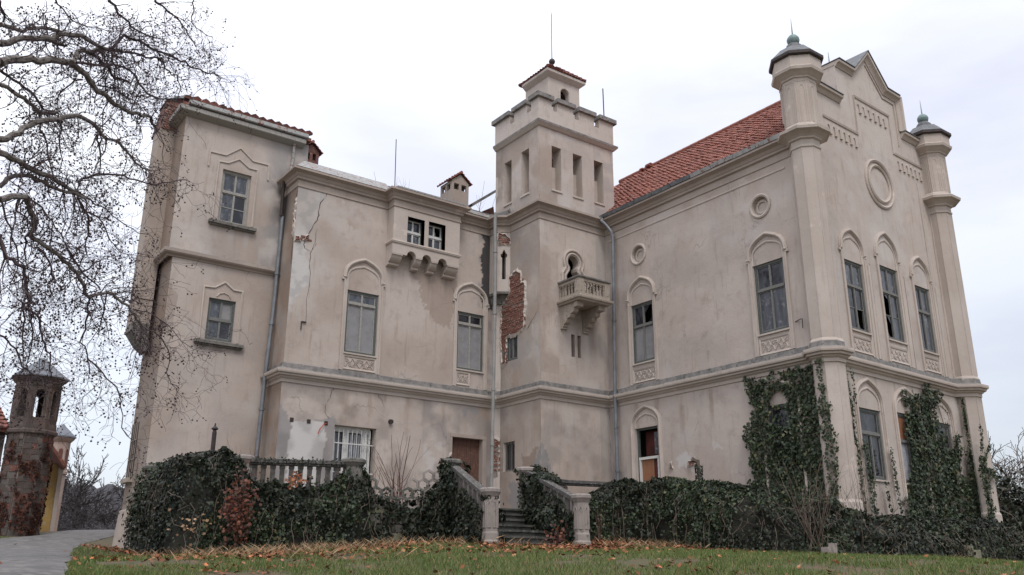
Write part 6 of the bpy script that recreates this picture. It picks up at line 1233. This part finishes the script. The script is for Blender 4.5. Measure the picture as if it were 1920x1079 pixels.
shrub('bare_bush', 'long arching bare stems over the ivy bank by the corner turret', (18.6, 12.2, .25), 9, 1.8, .9, 76, 'bark_brown', .012, 2, (.1, -.1), 'bush')
shrub('bare_bush', 'dead brown twigs in the ivy beside the stairs', (14.8, 16.6, .5), 6, 1.0, .8, 77, 'twig_red', .008, 1, (0, -.3), 'bush')
shrub('roof_sapling', 'seedlings sprouting from the roof gutter beside the oriel', (13.1, 24.3, 12.2), 7, .45, .5, 78, 'bark_dark', .006, 1, cat='weeds')
shrub('roof_sapling', 'slim sapling growing on the roof beside the chimney', (17.3, 25.6, 12.4), 3, 1.7, .15, 79, 'bark_far', .012, 1, cat='weeds')
shrub('roof_sapling', 'single twig rising from the metal flashing', (11.9, 24.5, 12.2), 1, .9, .1, 80, 'bark_dark', .007, 0, cat='weeds')
# ivy-clad stump post
pt = thing('old_post', 'ivy-wrapped broken post leaning before the hall wall', 'post', (17.6, 15.9, 1.3)); g = MB(); g.tube([(17.6, 15.9, 1.2), (17.62, 15.9, 2.3), (17.56, 15.9, 2.72)], [.06, .05, .06], 7); g.tube([(17.56, 15.9, 2.68), (17.42, 15.95, 2.74)], [.05, .07], 6); g.build('post_shaft', 'bark_brown', pt)
r = np.random.default_rng(3); n = 420; q = r.uniform(0, 1, n); a = r.uniform(0, 6.28, n); P = np.stack([17.6+.10*np.cos(a), 15.9+.10*np.sin(a), 1.3+q*1.3], -1); leaf_mesh('foliage', P, np.stack([np.cos(a), np.sin(a), .4+0*a], -1), r.uniform(.04, .08, n), 'ivy_leaf', pt, kind='stuff')

# ------------------------------------------------------------------ the plane tree reaching in from the left
BR=[(0.061,0.02,[(0.53,14.99,8.14),(0.75,15.08,8.35),(1.03,15.17,8.53),(1.17,15.26,8.61),(1.35,15.34,8.64),(1.53,15.42,8.71)]),(0.052,0.023,[(0.96,14.97,8.39),(1.17,15.07,8.54),(1.31,15.17,8.68),(1.48,15.26,8.84),(1.73,15.35,8.96),(1.91,15.44,8.94),(2.07,15.53,8.95),(2.23,15.62,9.01),(2.33,15.72,8.96),(2.34,15.83,8.88)]),(0.036,0.027,[(0.49,15.49,8.77),(0.63,15.54,8.79),(0.85,15.58,8.81),(0.96,15.62,8.94),(1.16,15.66,9.06),(1.37,15.69,9.1),(1.52,15.73,9.11)]),(0.067,0.02,[(0.57,14.49,7.54),(0.74,14.65,7.75),(1.0,14.8,7.94),(1.29,14.94,8.1),(1.62,15.08,8.23),(1.81,15.23,8.2),(1.98,15.37,8.13),(2.14,15.52,8.06),(2.37,15.65,8.04),(2.58,15.79,8.04),(2.81,15.92,8.03),(2.97,16.06,8.14),(3.12,16.2,8.21),(3.25,16.35,8.28),(3.32,16.5,8.21),(3.41,16.65,8.24)]),(0.043,0.028,[(1.6,14.91,8.14),(1.66,15.11,8.39),(1.72,15.3,8.62),(1.87,15.49,8.74),(2.05,15.67,8.98),(2.26,15.84,9.13)]),(0.031,0.019,[(1.86,15.39,8.69),(1.93,15.55,8.77),(2.13,15.69,8.76),(2.31,15.83,8.76),(2.4,15.99,8.71),(2.58,16.13,8.77),(2.77,16.27,8.81)]),(0.025,0.015,[(1.68,15.11,8.27),(1.92,15.26,8.4),(2.19,15.41,8.54),(2.37,15.56,8.7),(2.55,15.71,8.79),(2.75,15.86,8.8),(2.88,16.02,8.73),(3.05,16.17,8.68),(3.25,16.32,8.71),(3.44,16.47,8.79),(3.71,16.59,8.89)]),(0.03,0.01,[(2.26,15.84,9.13),(2.4,15.96,9.41),(2.51,16.09,9.68),(2.71,16.2,9.71),(2.93,16.31,9.77),(3.18,16.41,9.76),(3.44,16.5,9.82),(3.62,16.61,9.84),(3.81,16.71,9.92),(3.97,16.82,9.88),(4.19,16.92,9.96),(4.37,17.02,9.97),(4.51,17.13,10.09),(4.67,17.24,10.11),(4.72,17.37,10.09)]),(0.024,0.01,[(2.26,15.84,9.13),(2.36,15.96,9.21),(2.66,16.05,9.33),(2.9,16.15,9.41),(3.06,16.26,9.47),(3.24,16.36,9.59),(3.36,16.48,9.59),(3.42,16.61,9.55),(3.59,16.71,9.5),(3.73,16.82,9.57),(3.83,16.94,9.47),(3.85,17.07,9.32)]),(0.023,0.01,[(2.9,15.74,10.43),(2.98,15.87,10.46),(3.16,15.98,10.47),(3.33,16.09,10.47),(3.51,16.2,10.44),(3.68,16.3,10.37),(3.78,16.43,10.3),(3.93,16.54,10.24)]),(0.014,0.007,[(3.68,16.09,10.97),(3.71,16.16,10.87),(3.71,16.25,10.66),(3.76,16.32,10.59),(3.95,16.36,10.51),(4.09,16.41,10.48),(4.22,16.47,10.53)]),(0.027,0.012,[(2.05,15.36,9.85),(2.19,15.49,9.86),(2.28,15.62,9.79),(2.48,15.73,9.78),(2.55,15.87,9.78),(2.75,15.98,9.79),(3.0,16.08,9.83),(3.17,16.19,9.92)]),(0.035,0.027,[(0.63,14.49,7.17),(0.76,14.65,7.23),(0.92,14.8,7.22),(1.08,14.96,7.23),(1.26,15.11,7.19),(1.34,15.27,7.25),(1.57,15.42,7.41)]),(0.05,0.013,[(0.77,14.48,6.26),(0.93,14.6,6.44),(1.05,14.71,6.64),(1.23,14.82,6.85),(1.45,14.93,7.02),(1.64,15.04,7.18),(1.84,15.14,7.32),(2.07,15.24,7.31),(2.22,15.34,7.26),(2.3,15.45,7.23),(2.42,15.56,7.22),(2.56,15.67,7.29),(2.72,15.77,7.25),(2.88,15.87,7.18),(3.03,15.97,7.09),(3.17,16.06,7.06),(3.35,16.16,7.09)]),(0.026,0.018,[(0.61,14.99,7.67),(0.73,15.08,7.66),(0.92,15.17,7.63),(1.09,15.26,7.59),(1.25,15.35,7.49),(1.37,15.44,7.4)]),(0.05,0.029,[(0.81,14.48,6.04),(0.96,14.59,6.04),(1.12,14.71,6.06),(1.28,14.82,6.04),(1.45,14.93,6.04),(1.65,15.03,6.05),(1.79,15.14,6.03),(1.97,15.25,6.0),(2.06,15.36,6.07)]),(0.023,0.01,[(2.06,15.36,6.07),(2.11,15.52,5.99),(2.27,15.67,5.84),(2.38,15.82,5.76),(2.43,15.98,5.62),(2.43,16.15,5.45),(2.52,16.31,5.27)]),(0.022,0.01,[(2.06,15.36,6.07),(2.07,15.45,6.25),(2.13,15.54,6.37),(2.26,15.61,6.47),(2.46,15.67,6.59),(2.78,15.71,6.68),(2.91,15.78,6.67),(3.14,15.83,6.7),(3.35,15.88,6.72),(3.53,15.93,6.82),(3.77,15.97,6.94),(3.97,16.02,7.03)]),(0.038,0.023,[(0.91,14.77,5.61),(0.99,14.83,5.79),(1.18,14.88,5.92),(1.33,14.93,5.96),(1.49,14.98,5.94),(1.7,15.02,5.89),(1.83,15.06,5.88),(2.0,15.11,5.92),(2.16,15.15,5.88)]),(0.049,0.015,[(0.89,13.97,5.11),(0.99,14.05,5.19),(1.14,14.11,5.27),(1.25,14.18,5.3),(1.32,14.26,5.23),(1.35,14.34,5.14),(1.43,14.41,5.08),(1.45,14.49,4.95),(1.4,14.57,4.87),(1.55,14.64,4.82),(1.72,14.7,4.75),(1.88,14.76,4.69),(2.05,14.82,4.59),(2.2,14.88,4.49),(2.33,14.94,4.33),(2.38,15.01,4.2),(2.48,15.08,4.2),(2.62,15.13,4.28),(2.73,15.2,4.36),(2.84,15.26,4.35),(3.01,15.31,4.24),(3.18,15.35,4.13),(3.29,15.41,4.02),(3.44,15.46,3.89),(3.47,15.54,3.76),(3.45,15.62,3.68)]),(0.014,0.006,[(3.34,15.65,4.08),(3.54,15.66,3.93),(3.74,15.68,3.87),(3.87,15.7,3.74),(3.99,15.73,3.57),(3.99,15.79,3.25),(4.09,15.82,3.08),(4.25,15.84,3.0)]),(0.011,0.005,[(3.27,15.66,4.26),(3.5,15.69,4.26),(3.75,15.72,4.16),(3.93,15.76,4.08),(4.17,15.78,3.85),(4.4,15.8,3.74)]),(0.031,0.01,[(0.98,13.97,4.59),(1.03,14.02,4.45),(1.11,14.08,4.29),(1.21,14.14,4.31),(1.38,14.18,4.22),(1.42,14.24,4.1),(1.47,14.3,3.94),(1.55,14.35,3.85),(1.54,14.42,3.76),(1.47,14.49,3.68),(1.62,14.53,3.66),(1.75,14.58,3.57),(1.81,14.64,3.39),(1.89,14.69,3.23),(1.99,14.74,3.1),(2.02,14.8,2.89),(2.07,14.86,2.78)]),(0.014,0.007,[(1.49,14.52,3.68),(1.55,14.62,3.43),(1.61,14.71,3.13),(1.67,14.81,2.81),(1.68,14.91,2.63)]),(0.014,0.007,[(1.62,14.51,3.62),(1.69,14.64,3.41),(1.72,14.77,3.15),(1.71,14.9,2.88)]),(0.018,0.007,[(2.46,15.0,4.15),(2.49,15.1,3.9),(2.5,15.2,3.67),(2.46,15.3,3.47),(2.56,15.39,3.44),(2.64,15.48,3.25),(2.72,15.56,3.02)]),(0.013,0.007,[(2.59,15.18,3.19),(2.77,15.24,3.09),(2.94,15.29,2.93),(3.02,15.36,2.9),(3.18,15.42,2.74),(3.25,15.49,2.54),(3.33,15.56,2.2),(3.46,15.62,2.07)]),(0.017,0.009,[(1.55,14.52,4.67),(1.74,14.6,4.51),(1.81,14.69,4.4),(1.86,14.78,4.3),(1.8,14.89,4.21),(1.87,14.98,4.16),(1.9,15.08,4.06)]),(0.021,0.011,[(1.98,14.87,4.87),(2.1,15.0,4.78),(2.3,15.13,4.59),(2.49,15.25,4.51),(2.66,15.37,4.42)]),(0.018,0.009,[(1.39,14.43,4.83),(1.4,14.73,4.79),(1.42,15.03,4.75),(1.52,15.32,4.59)]),(0.017,0.009,[(1.35,14.94,5.58),(1.56,15.02,5.51),(1.74,15.1,5.35),(1.92,15.18,5.18),(2.04,15.26,5.0)]),(0.017,0.009,[(1.19,14.75,5.49),(1.2,14.99,5.36),(1.39,15.2,5.34),(1.49,15.43,5.16)]),(0.017,0.009,[(0.96,14.47,5.26),(1.05,14.56,5.05),(1.17,14.65,4.93),(1.27,14.75,4.72),(1.35,14.84,4.5),(1.31,14.94,4.17)]),(0.021,0.009,[(1.27,14.95,7.14),(1.32,15.06,6.99),(1.39,15.18,6.86),(1.49,15.29,6.74),(1.57,15.4,6.51),(1.69,15.51,6.29)]),(0.016,0.007,[(1.54,14.92,7.05),(1.64,15.06,6.94),(1.66,15.21,6.76),(1.76,15.35,6.55),(1.76,15.5,6.36)]),(0.016,0.007,[(1.83,15.19,8.03),(1.73,15.34,8.05),(1.65,15.49,7.96),(1.56,15.64,7.84),(1.58,15.78,7.75),(1.6,15.92,7.66)]),(0.015,0.008,[(2.14,15.65,8.25),(2.42,15.92,8.42),(2.67,16.18,8.47),(2.91,16.45,8.58),(3.06,16.72,8.56)]),(0.019,0.009,[(2.13,14.65,6.85),(2.21,14.9,6.8),(2.31,15.16,6.63),(2.36,15.42,6.45)]),(0.014,0.007,[(2.2,15.24,5.68),(2.47,15.44,5.69),(2.64,15.66,5.6),(2.76,15.88,5.5),(2.96,16.09,5.42),(3.18,16.29,5.43)]),(0.014,0.007,[(2.05,15.26,6.01),(2.3,15.43,5.98),(2.51,15.6,5.97),(2.73,15.77,5.91),(2.97,15.93,5.86),(3.17,16.09,5.86),(3.44,16.24,5.87)]),(0.016,0.007,[(0.44,14.99,8.74),(0.56,15.29,8.8),(0.69,15.58,8.86)]),(0.024,0.008,[(0.38,13.99,8.31),(0.45,14.19,8.28),(0.5,14.39,8.27),(0.56,14.59,8.26)]),(0.016,0.008,[(1.23,15.45,9.55),(1.33,15.64,9.57),(1.48,15.83,9.56),(1.73,16.01,9.57),(2.03,16.17,9.7),(2.28,16.34,9.8)]),(0.016,0.007,[(2.28,15.03,4.56),(2.46,15.2,4.78),(2.59,15.38,4.92),(2.64,15.58,4.89),(2.61,15.79,4.75)]),(0.015,0.007,[(1.23,14.15,3.15),(1.35,14.25,3.11),(1.48,14.35,3.03),(1.59,14.46,2.86),(1.65,14.56,2.81),(1.93,14.64,2.68),(2.17,14.73,2.66),(2.35,14.82,2.73)]),(0.01,0.005,[(2.08,14.85,4.62),(2.05,15.2,4.48),(1.97,15.54,4.46),(1.96,15.88,4.45)]),(0.012,0.006,[(2.72,15.16,4.35),(2.75,15.36,4.14),(2.77,15.55,3.96),(2.76,15.76,3.77),(2.7,15.97,3.62)]),(0.011,0.005,[(2.85,15.34,4.32),(3.1,15.56,4.37),(3.33,15.79,4.44),(3.65,15.99,4.45)])]
pt = thing('plane_tree', 'large leafless plane tree reaching in from the left, hung with seed balls', 'tree', (-4.5, 14.0, -.4))
rr = random.Random(42); big = MB(); twg = MB(); tips = []; nodes = []
hubs = [np.array((-2.6, 14.2, 5.6)), np.array((-2.9, 14.4, 7.4)), np.array((-3.2, 14.1, 3.8))]
for r0, r1_, pts in BR:
    P = [np.array(p) for p in pts]
    if P[0][0] < .95 and r0 > .028:                           # boughs that come from the trunk outside the frame
        h = hubs[0] if 4.2 < P[0][2] < 6.8 else (hubs[1] if P[0][2] >= 6.8 else hubs[2]); h = h+np.array([rr.uniform(-.3, .3)]*3); m = (P[0]*.55+h*.45)+np.array([0, 0, rr.uniform(.0, .35)])
        m2 = (P[0]*.82+h*.18)+(P[0]-P[1])*.3; big.tube([h, m, m2, P[0]], [r0*1.7, r0*1.35, r0*1.1, r0], 7, cap=False)
    n = len(P); rad = [r0+(r1_-r0)*i/(n-1) for i in range(n)]
    fine = []; fr_ = []
    for i in range(n-1):                                      # knotty subdivision
        for t in (0, .5):
            fine.append(P[i]*(1-t)+P[i+1]*t+(np.array([rr.gauss(0, .018) for _ in range(3)]) if t else 0)); fr_.append(rad[i]*(1-t)+rad[i+1]*t+(rr.uniform(0, .15)*rad[i] if t == 0 else 0))
    fine.append(P[-1]); fr_.append(rad[-1]); (big if r0 > .034 else twg).tube(fine, fr_, 7 if r0 > .03 else 5, cap=True)
    for i in range(1, n): nodes.append((P[i], P[i]-P[i-1], rad[i]))
Rv = np.array(R2[:]); Uv = np.array([0, 0, 1.0])
def twig(p, d, L, r, depth):
    seg = 5; pts = [p.copy()]; rad = [r]
    for i in range(seg):
        d = d+np.array([rr.gauss(0, .36), rr.gauss(0, .36), rr.gauss(-.06, .36)]); d /= np.linalg.norm(d); p = p+d*L/seg*rr.uniform(.7, 1.3); pts.append(p.copy()); rad.append(max(.0028, r*(1-.55*(i+1)/seg)))
    twg.tube(pts, rad, 3 if r < .006 else 4, cap=False)
    if depth == 0:
        tips.append((pts[-1], d)); 
        if rr.random() < .5: tips.append((pts[3], d))
        return
    for k in range(rr.randint(2, 3)):
        i = rr.randint(1, seg); nd = d*.7+np.array([rr.gauss(0, .75), rr.gauss(0, .75), rr.gauss(-.08, .7)]); nd /= np.linalg.norm(nd); twig(pts[i], nd, L*rr.uniform(.5, .85), rad[i]*.62, depth-1)
for p, v, r in nodes:
    L = np.linalg.norm(v)
    if r > .04 and rr.random() < .2: continue
    for k in range(2 if r < .012 else (3 if rr.random() < .6 else 2)):
        d = v/L*.5+Rv*rr.gauss(.15, .7)+np.array([rr.gauss(0, .35), rr.gauss(0, .35), rr.gauss(-.15, .75)]); d /= np.linalg.norm(d); twig(p, d, rr.uniform(.35, .95), min(.011, max(.0045, r*.45)), 2 if rr.random() < .72 else 1)
trk = MB(); trk.tube([(-4.6, 14, -1.2), (-4.5, 14, -.2), (-4.3, 14.05, 1.5), (-3.8, 14.1, 3.2), (-3.2, 14.1, 4.2), (-2.9, 14.2, 5.6), (-2.9, 14.4, 7.4), (-3.2, 14.4, 9.5), (-3.1, 14.6, 12)], [.75, .55, .45, .40, .34, .27, .2, .13, .04], 12); trk.build('trunk', 'bark_pale', pt)
for k in range(7):
    a = k*.9+.4; d = np.array([-abs(math.cos(a))*.8, math.sin(a), .5]); grow(big, hubs[k % 3]+np.array([-.2, 0, rr.uniform(-.5, 1.5)]), d/np.linalg.norm(d), 2.6, .11, 3, rr, .18, (1, 2), .03, 5)
big.build('bough', 'bark_pale', pt); twg.build('twig', 'bark_dark', pt, kind='stuff')
# seed balls: icosahedra on short stalks
ph = (1+5**.5)/2; ICO = np.array([(-1, ph, 0), (1, ph, 0), (-1, -ph, 0), (1, -ph, 0), (0, -1, ph), (0, 1, ph), (0, -1, -ph), (0, 1, -ph), (ph, 0, -1), (ph, 0, 1), (-ph, 0, -1), (-ph, 0, 1)])/math.sqrt(1+ph*ph)
IF = np.array([(0, 11, 5), (0, 5, 1), (0, 1, 7), (0, 7, 10), (0, 10, 11), (1, 5, 9), (5, 11, 4), (11, 10, 2), (10, 7, 6), (7, 1, 8), (3, 9, 4), (3, 4, 2), (3, 2, 6), (3, 6, 8), (3, 8, 9), (4, 9, 5), (2, 4, 11), (6, 2, 10), (8, 6, 7), (9, 8, 1)])
C_ = []; stk = MB()
for p, d in tips:
    if rr.random() < .55 or (p[0] > 4.4 and rr.random() < .5): continue
    q = p.copy()
    for k in range(rr.choice((1, 1, 2, 2, 3, 4))): q2 = q+np.array([rr.gauss(0, .05), rr.gauss(0, .05), -rr.uniform(.02, .07)]); stk.tube([q, q2], .0018, 3, cap=False); C_.append(q2); q = q2
C_ = np.array(C_); sz = rng.uniform(.012, .0185, len(C_)); V = C_[:, None]+ICO[None]*sz[:, None, None]; Fq = IF[None]+np.arange(len(C_))[:, None, None]*12
link('seed_ball', npmesh('seed_ball', V.reshape(-1, 3), Fq.reshape(-1, 3)), 'seed', pt, kind='stuff'); stk.build('seed_stalk', 'bark_dark', pt, kind='stuff')
print('tips', len(tips), 'balls', len(C_))

# ------------------------------------------------------------------ trees and thickets far behind
def baretree(x, y, h, seed, label, mat='bark_far', spread=.5, depth=5, name='bare_tree', r=None):
    rr = random.Random(seed); z = float(gh(x, y))-.3; root = thing(name, label, 'tree', (x, y, z)); r = r or h*.016; g = MB(); g.tube([(x, y, z), (x+.05, y, z+h*.12), (x, y, z+h*.3)], [r*1.3, r, r*.85], 7); g.build('trunk', mat, root); c = MB()
    for k in range(5):
        a = k*1.256+rr.uniform(-.3, .3); d = np.array([math.cos(a)*spread, math.sin(a)*spread, .8]); grow(c, (x, y, z+h*rr.uniform(.18, .32)), d/np.linalg.norm(d), h*.28, r*.55, depth, rr, .14, (2, 2), .02, 3, shrink=.70, gr=.00030*math.hypot(x, y))
    c.build('crown', mat, root); return root
for x, y, h, sd, lb, spd, dp in ((12.1, 58.8, 7.2, 1, 'bare spreading tree at the bend of the lane, right of the gate', .8, 6), (12.6, 68.8, 8.5, 2, 'slender bare tree just right of the small gate turret', .5, 5), (15.6, 70, 7.4, 3, 'bare tree beside the pavilion corner', .8, 5), (9.7, 62, 8.2, 6, 'bare tree half hidden by the small gate turret', .6, 5), (14.2, 76, 9.0, 9, 'paler bare tree farther off beyond the lane', .6, 5)): baretree(x, y, h, sd, lb, spread=spd, depth=dp)
for k, (x, y, h, lb) in enumerate(((41, 19.5, 5.2, 'bare tree right of the gable, tallest in the thicket'), (44, 19.0, 6.2, 'bare tree at the right edge of the photo'), (40, 21.5, 4.4, 'small bare tree just beside the gable turret'))): baretree(x, y, h, 20+k, lb, 'bark_brown', .5, 4)
def thicket(label, c, r3, n, seed, mat='thicket', leaf=None):
    rr_ = np.random.default_rng(seed); root = thing('thicket', label, 'bushes', c); g = MB(); r0 = random.Random(seed)
    for k in range(n): grow(g, (c[0]+r0.uniform(-1, 1)*r3[0], c[1]+r0.uniform(-1, 1)*r3[1], float(gh(c[0], c[1]))-.1), (r0.gauss(0, .3), r0.gauss(0, .3), 1), r3[2]*r0.uniform(.35, .6), .03, 3, r0, .18, (2, 2), .0, 3, shrink=.7)
    g.build('branches', mat, root, kind='stuff')
    if leaf:
        m = leaf; d = rr_.normal(0, 1, (m, 3)); d /= np.linalg.norm(d, axis=1, keepdims=True); P = np.array(c)+d*np.array(r3)*(.4+.6*rr_.random((m, 1))**.4)*(.7+.6*fbm(d[:, 0]*3+9, d[:, 2]*3+7, 3, seed)[:, None]); P[:, 2] = np.abs(P[:, 2]-c[2])+c[2]; leaf_mesh('foliage', P, d+rr_.normal(0, .5, (m, 3)), rr_.uniform(.08, .18, m), 'ivy_leaf', root, kind='stuff')
thicket('dark evergreen thicket behind the right corner turret', (38.5, 18.6, .9), (2.2, 2.5, 3.0), 24, 5, 'thicket', 9000)
thicket('brown bramble thicket at the right edge', (41.5, 17.2, .9), (2.8, 2.2, 2.4), 60, 6, 'thicket', 1200)
thicket('dark scrub beyond the lane', (14.5, 70, 0.2), (6, 3, 4.0), 60, 7, 'far_wood')
thicket('low scrub at the crest of the lane', (11.2, 52, .8), (2.6, 2, 2.2), 36, 8, 'far_wood')
# red creeper on the turret
P = []; r = np.random.default_rng(8)
for fr, L in octfaces(TC, .67):
    if fr.N[1] < .3:
        a = ivy_on(fr, [(0, .9), (L, .9), (L, 3.3), (L*.4, 3.8), (0, 3.2)], 420, .08, int(abs(fr.N[0]*100))+7, (.05, .10), thin=.52); P.append(a)
iv = thing('red_creeper', 'reddish dead creeper over the gate turret', 'creeper', (4.3, 31.8, .9)); leaf_mesh('foliage', *merge(P), 'creeper_dead', iv, kind='stuff')

# ------------------------------------------------------------------ grass, litter, fallen leaves
inroad = lambda x, y: inpoly(x, y, ROADPOLY)
def scatter(n, seed, D0=10.5, D1=25, px=.64):
    r = np.random.default_rng(seed); D = D0+(D1-D0)*r.random(n)**1.4; L = r.uniform(-px, px, n)*D; return r, D*math.sin(ya_)+L*math.cos(ya_), D*math.cos(ya_)-L*math.sin(ya_)
TPp = [(5.7, 23.6), (5.9, 20.3), (11.3, 18.2), (10.7, 15.6), (13.2, 15.3), (14.2, 17.5), (17.2, 16.8), (17.2, 15), (17.6, 13.4), (19, 12.4), (28, 12.9), (28, 30), (6, 30)]
footd = lambda x, y: inpoly(x, y, [(5.2, 24), (5.0, 19.5), (8.0, 18.0), (10.3, 16.3), (10.3, 14.4), (13.3, 14.2), (15.2, 15.2), (16.5, 13.5), (18.2, 11.6), (22, 11.3), (26, 12), (28.4, 12.3), (28, 30), (5, 30)])
r, x, y = scatter(230000, 5, 10.5, 27); k = ~inroad(x, y) & ~inpoly(x, y, TPp); k &= ~(footd(x, y) & (r.random(len(x)) < .80)); k &= fbm(x*1.1, y*1.1, 4, 2)+r.uniform(-.07, .07, len(x)) > .36
x, y = x[k], y[k]; n = len(x); z = gh(x, y)+(fbm(x*1.3, y*1.3, 3)-.5)*.05; P = np.stack([x, y, z], -1); a = r.uniform(0, 6.28, n); hgt = r.uniform(.03, .085, n)*(.3+1.5*fbm(x*1.4, y*1.4, 4, 6)); w = .0045
side = np.stack([np.cos(a), np.sin(a), 0*a], -1)*w; tip = np.stack([r.normal(0, .35, n)*hgt, r.normal(0, .35, n)*hgt, hgt], -1); V = np.stack([P-side, P+side, P+tip*.6+side*.7, P+tip], 1)
link('lawn_grass', npmesh('lawn_grass', V.reshape(-1, 3), np.arange(n*4).reshape(n, 4)), 'grass_blade', kind='stuff', label='short winter grass on the lawn', cat='grass')
MAPLE = np.array([(0, -.5, 0), (.18, -.22, .03), (.5, -.18, .12), (.30, .06, .03), (.40, .34, .10), (.12, .26, 0), (0, .55, .06), (-.12, .26, 0), (-.40, .34, .10), (-.30, .06, .03), (-.5, -.18, .12), (-.18, -.22, .03)])
r, x, y = scatter(90000, 9, 11, 25); dens = .012+.9*(fbm(x*.8, y*.8, 4, 12) > .60)*.10
foot2 = footd(x, y).astype(float); left = np.exp(-((x-7.5)**2/9+(y-16.5)**2/6)); mid = np.exp(-((x-12)**2/4+(y-14.6)**2/1.2)); dens = dens+1.5*foot2*(fbm(x, y, 3, 3) > .36)+.25*np.exp(-((x-13)**2/6+(y-14.2)**2/1.0))+.4*left*(fbm(x*1.5, y*1.5, 3, 9) > .47)+.9*np.exp(-((x-5.8)**2/2.2+(y-15.2)**2/3.2))*(fbm(x*1.7, y*1.7, 3, 19) > .42)+.7*np.exp(-((x-10.0)**2/1.6+(y-13.3)**2/.9))*(fbm(x*2, y*2, 3, 29) > .42)+.5*mid
k = (r.random(len(x)) < dens*.42) & ~inpoly(x, y, TPp); k &= ~(inroad(x, y) & (r.random(len(x)) < .9)); x, y = x[k], y[k]; n = len(x); P = np.stack([x, y, gh(x, y)+r.uniform(.015, .07, n)], -1)
leaf_mesh('fallen_leaves', P, np.stack([r.normal(0, .45, n), r.normal(0, .45, n), np.ones(n)], -1), r.uniform(.045, .10, n), 'dry_leaf', None, shape=MAPLE, droop=np.stack([np.cos(r.uniform(0, 6.28, n)), np.sin(r.uniform(0, 6.28, n)), 0*x], -1)*2, kind='stuff', label='brown fallen leaves along the foot of the ivy', cat='leaves')
# dry grass heaps at the foot of the ivy
r, x, y = scatter(120000, 15, 12.5, 24); wgt = footd(x, y)*(fbm(x*1.3, y*1.3, 4, 31) > .52)*.5+np.exp(-((x-5.9)**2/1.6+(y-15.4)**2/2.2))*.7*(fbm(x*1.6, y*1.6, 3, 41) > .42)+np.exp(-((x-7.3)**2/3.0+(y-17.3)**2/1.6))*.9+np.exp(-((x-14.6)**2/1.2+(y-14.9)**2/.5))*.9+np.exp(-((x-10.4)**2/2+(y-15.6)**2/.6))*.4
k = (r.random(len(x)) < wgt*.30) & ~inpoly(x, y, TPp) & ~inroad(x, y); x, y = x[k], y[k]; n = len(x); h = r.uniform(.08, .26, n); a = r.uniform(0, 6.28, n); P = np.stack([x, y, gh(x, y)], -1); side = np.stack([np.cos(a), np.sin(a), 0*a], -1)*.005
tip = np.stack([r.normal(0, .7, n)*h, r.normal(0, .7, n)*h, h], -1); V = np.stack([P-side, P+side, P+tip*.6+side*.7, P+tip+np.array([0, 0, -.03])], 1)
link('dry_grass', npmesh('dry_grass', V.reshape(-1, 3), np.arange(n*4).reshape(n, 4)), 'straw', kind='stuff', label='tan dead grass and fern heaps below the ivy', cat='grass')
# withered red-brown leaves caught in the left bank and on the steps
def leafpile(label, c, r3, n, seed, mat='dry_leaf'):
    r = np.random.default_rng(seed); P = np.array(c)+r.normal(0, .5, (n, 3))*np.array(r3); P[:, 2] = np.maximum(P[:, 2], gh(P[:, 0], P[:, 1])+.02); Nn = r.normal(0, .6, (n, 3))+np.array([-.5, -.8, .5])
    leaf_mesh('withered_leaves', P, Nn, r.uniform(.05, .10, n), mat, None, shape=MAPLE, kind='stuff', label=label, cat='leaves')
s_ = s1
q = np.random.default_rng(2)
leafpile('dead red-brown fern and leaves hanging in the left ivy bank', (6.75, 19.35, 1.15), (.35, .25, .75), 520, 3, 'ivy_red')
leafpile('orange leaves caught in the ivy below the balusters', (8.0, 19.35, 1.9), (.25, .15, .15), 60, 4); leafpile('red-brown leaves on the right end of the steps', (12.85, 15.75, .66), (.34, .25, .26), 150, 5, 'ivy_red'); leafpile('few orange leaves in the ivy left of the fern', (6.0, 19.6, .9), (.5, .2, .4), 40, 6, 'tan_leaf')
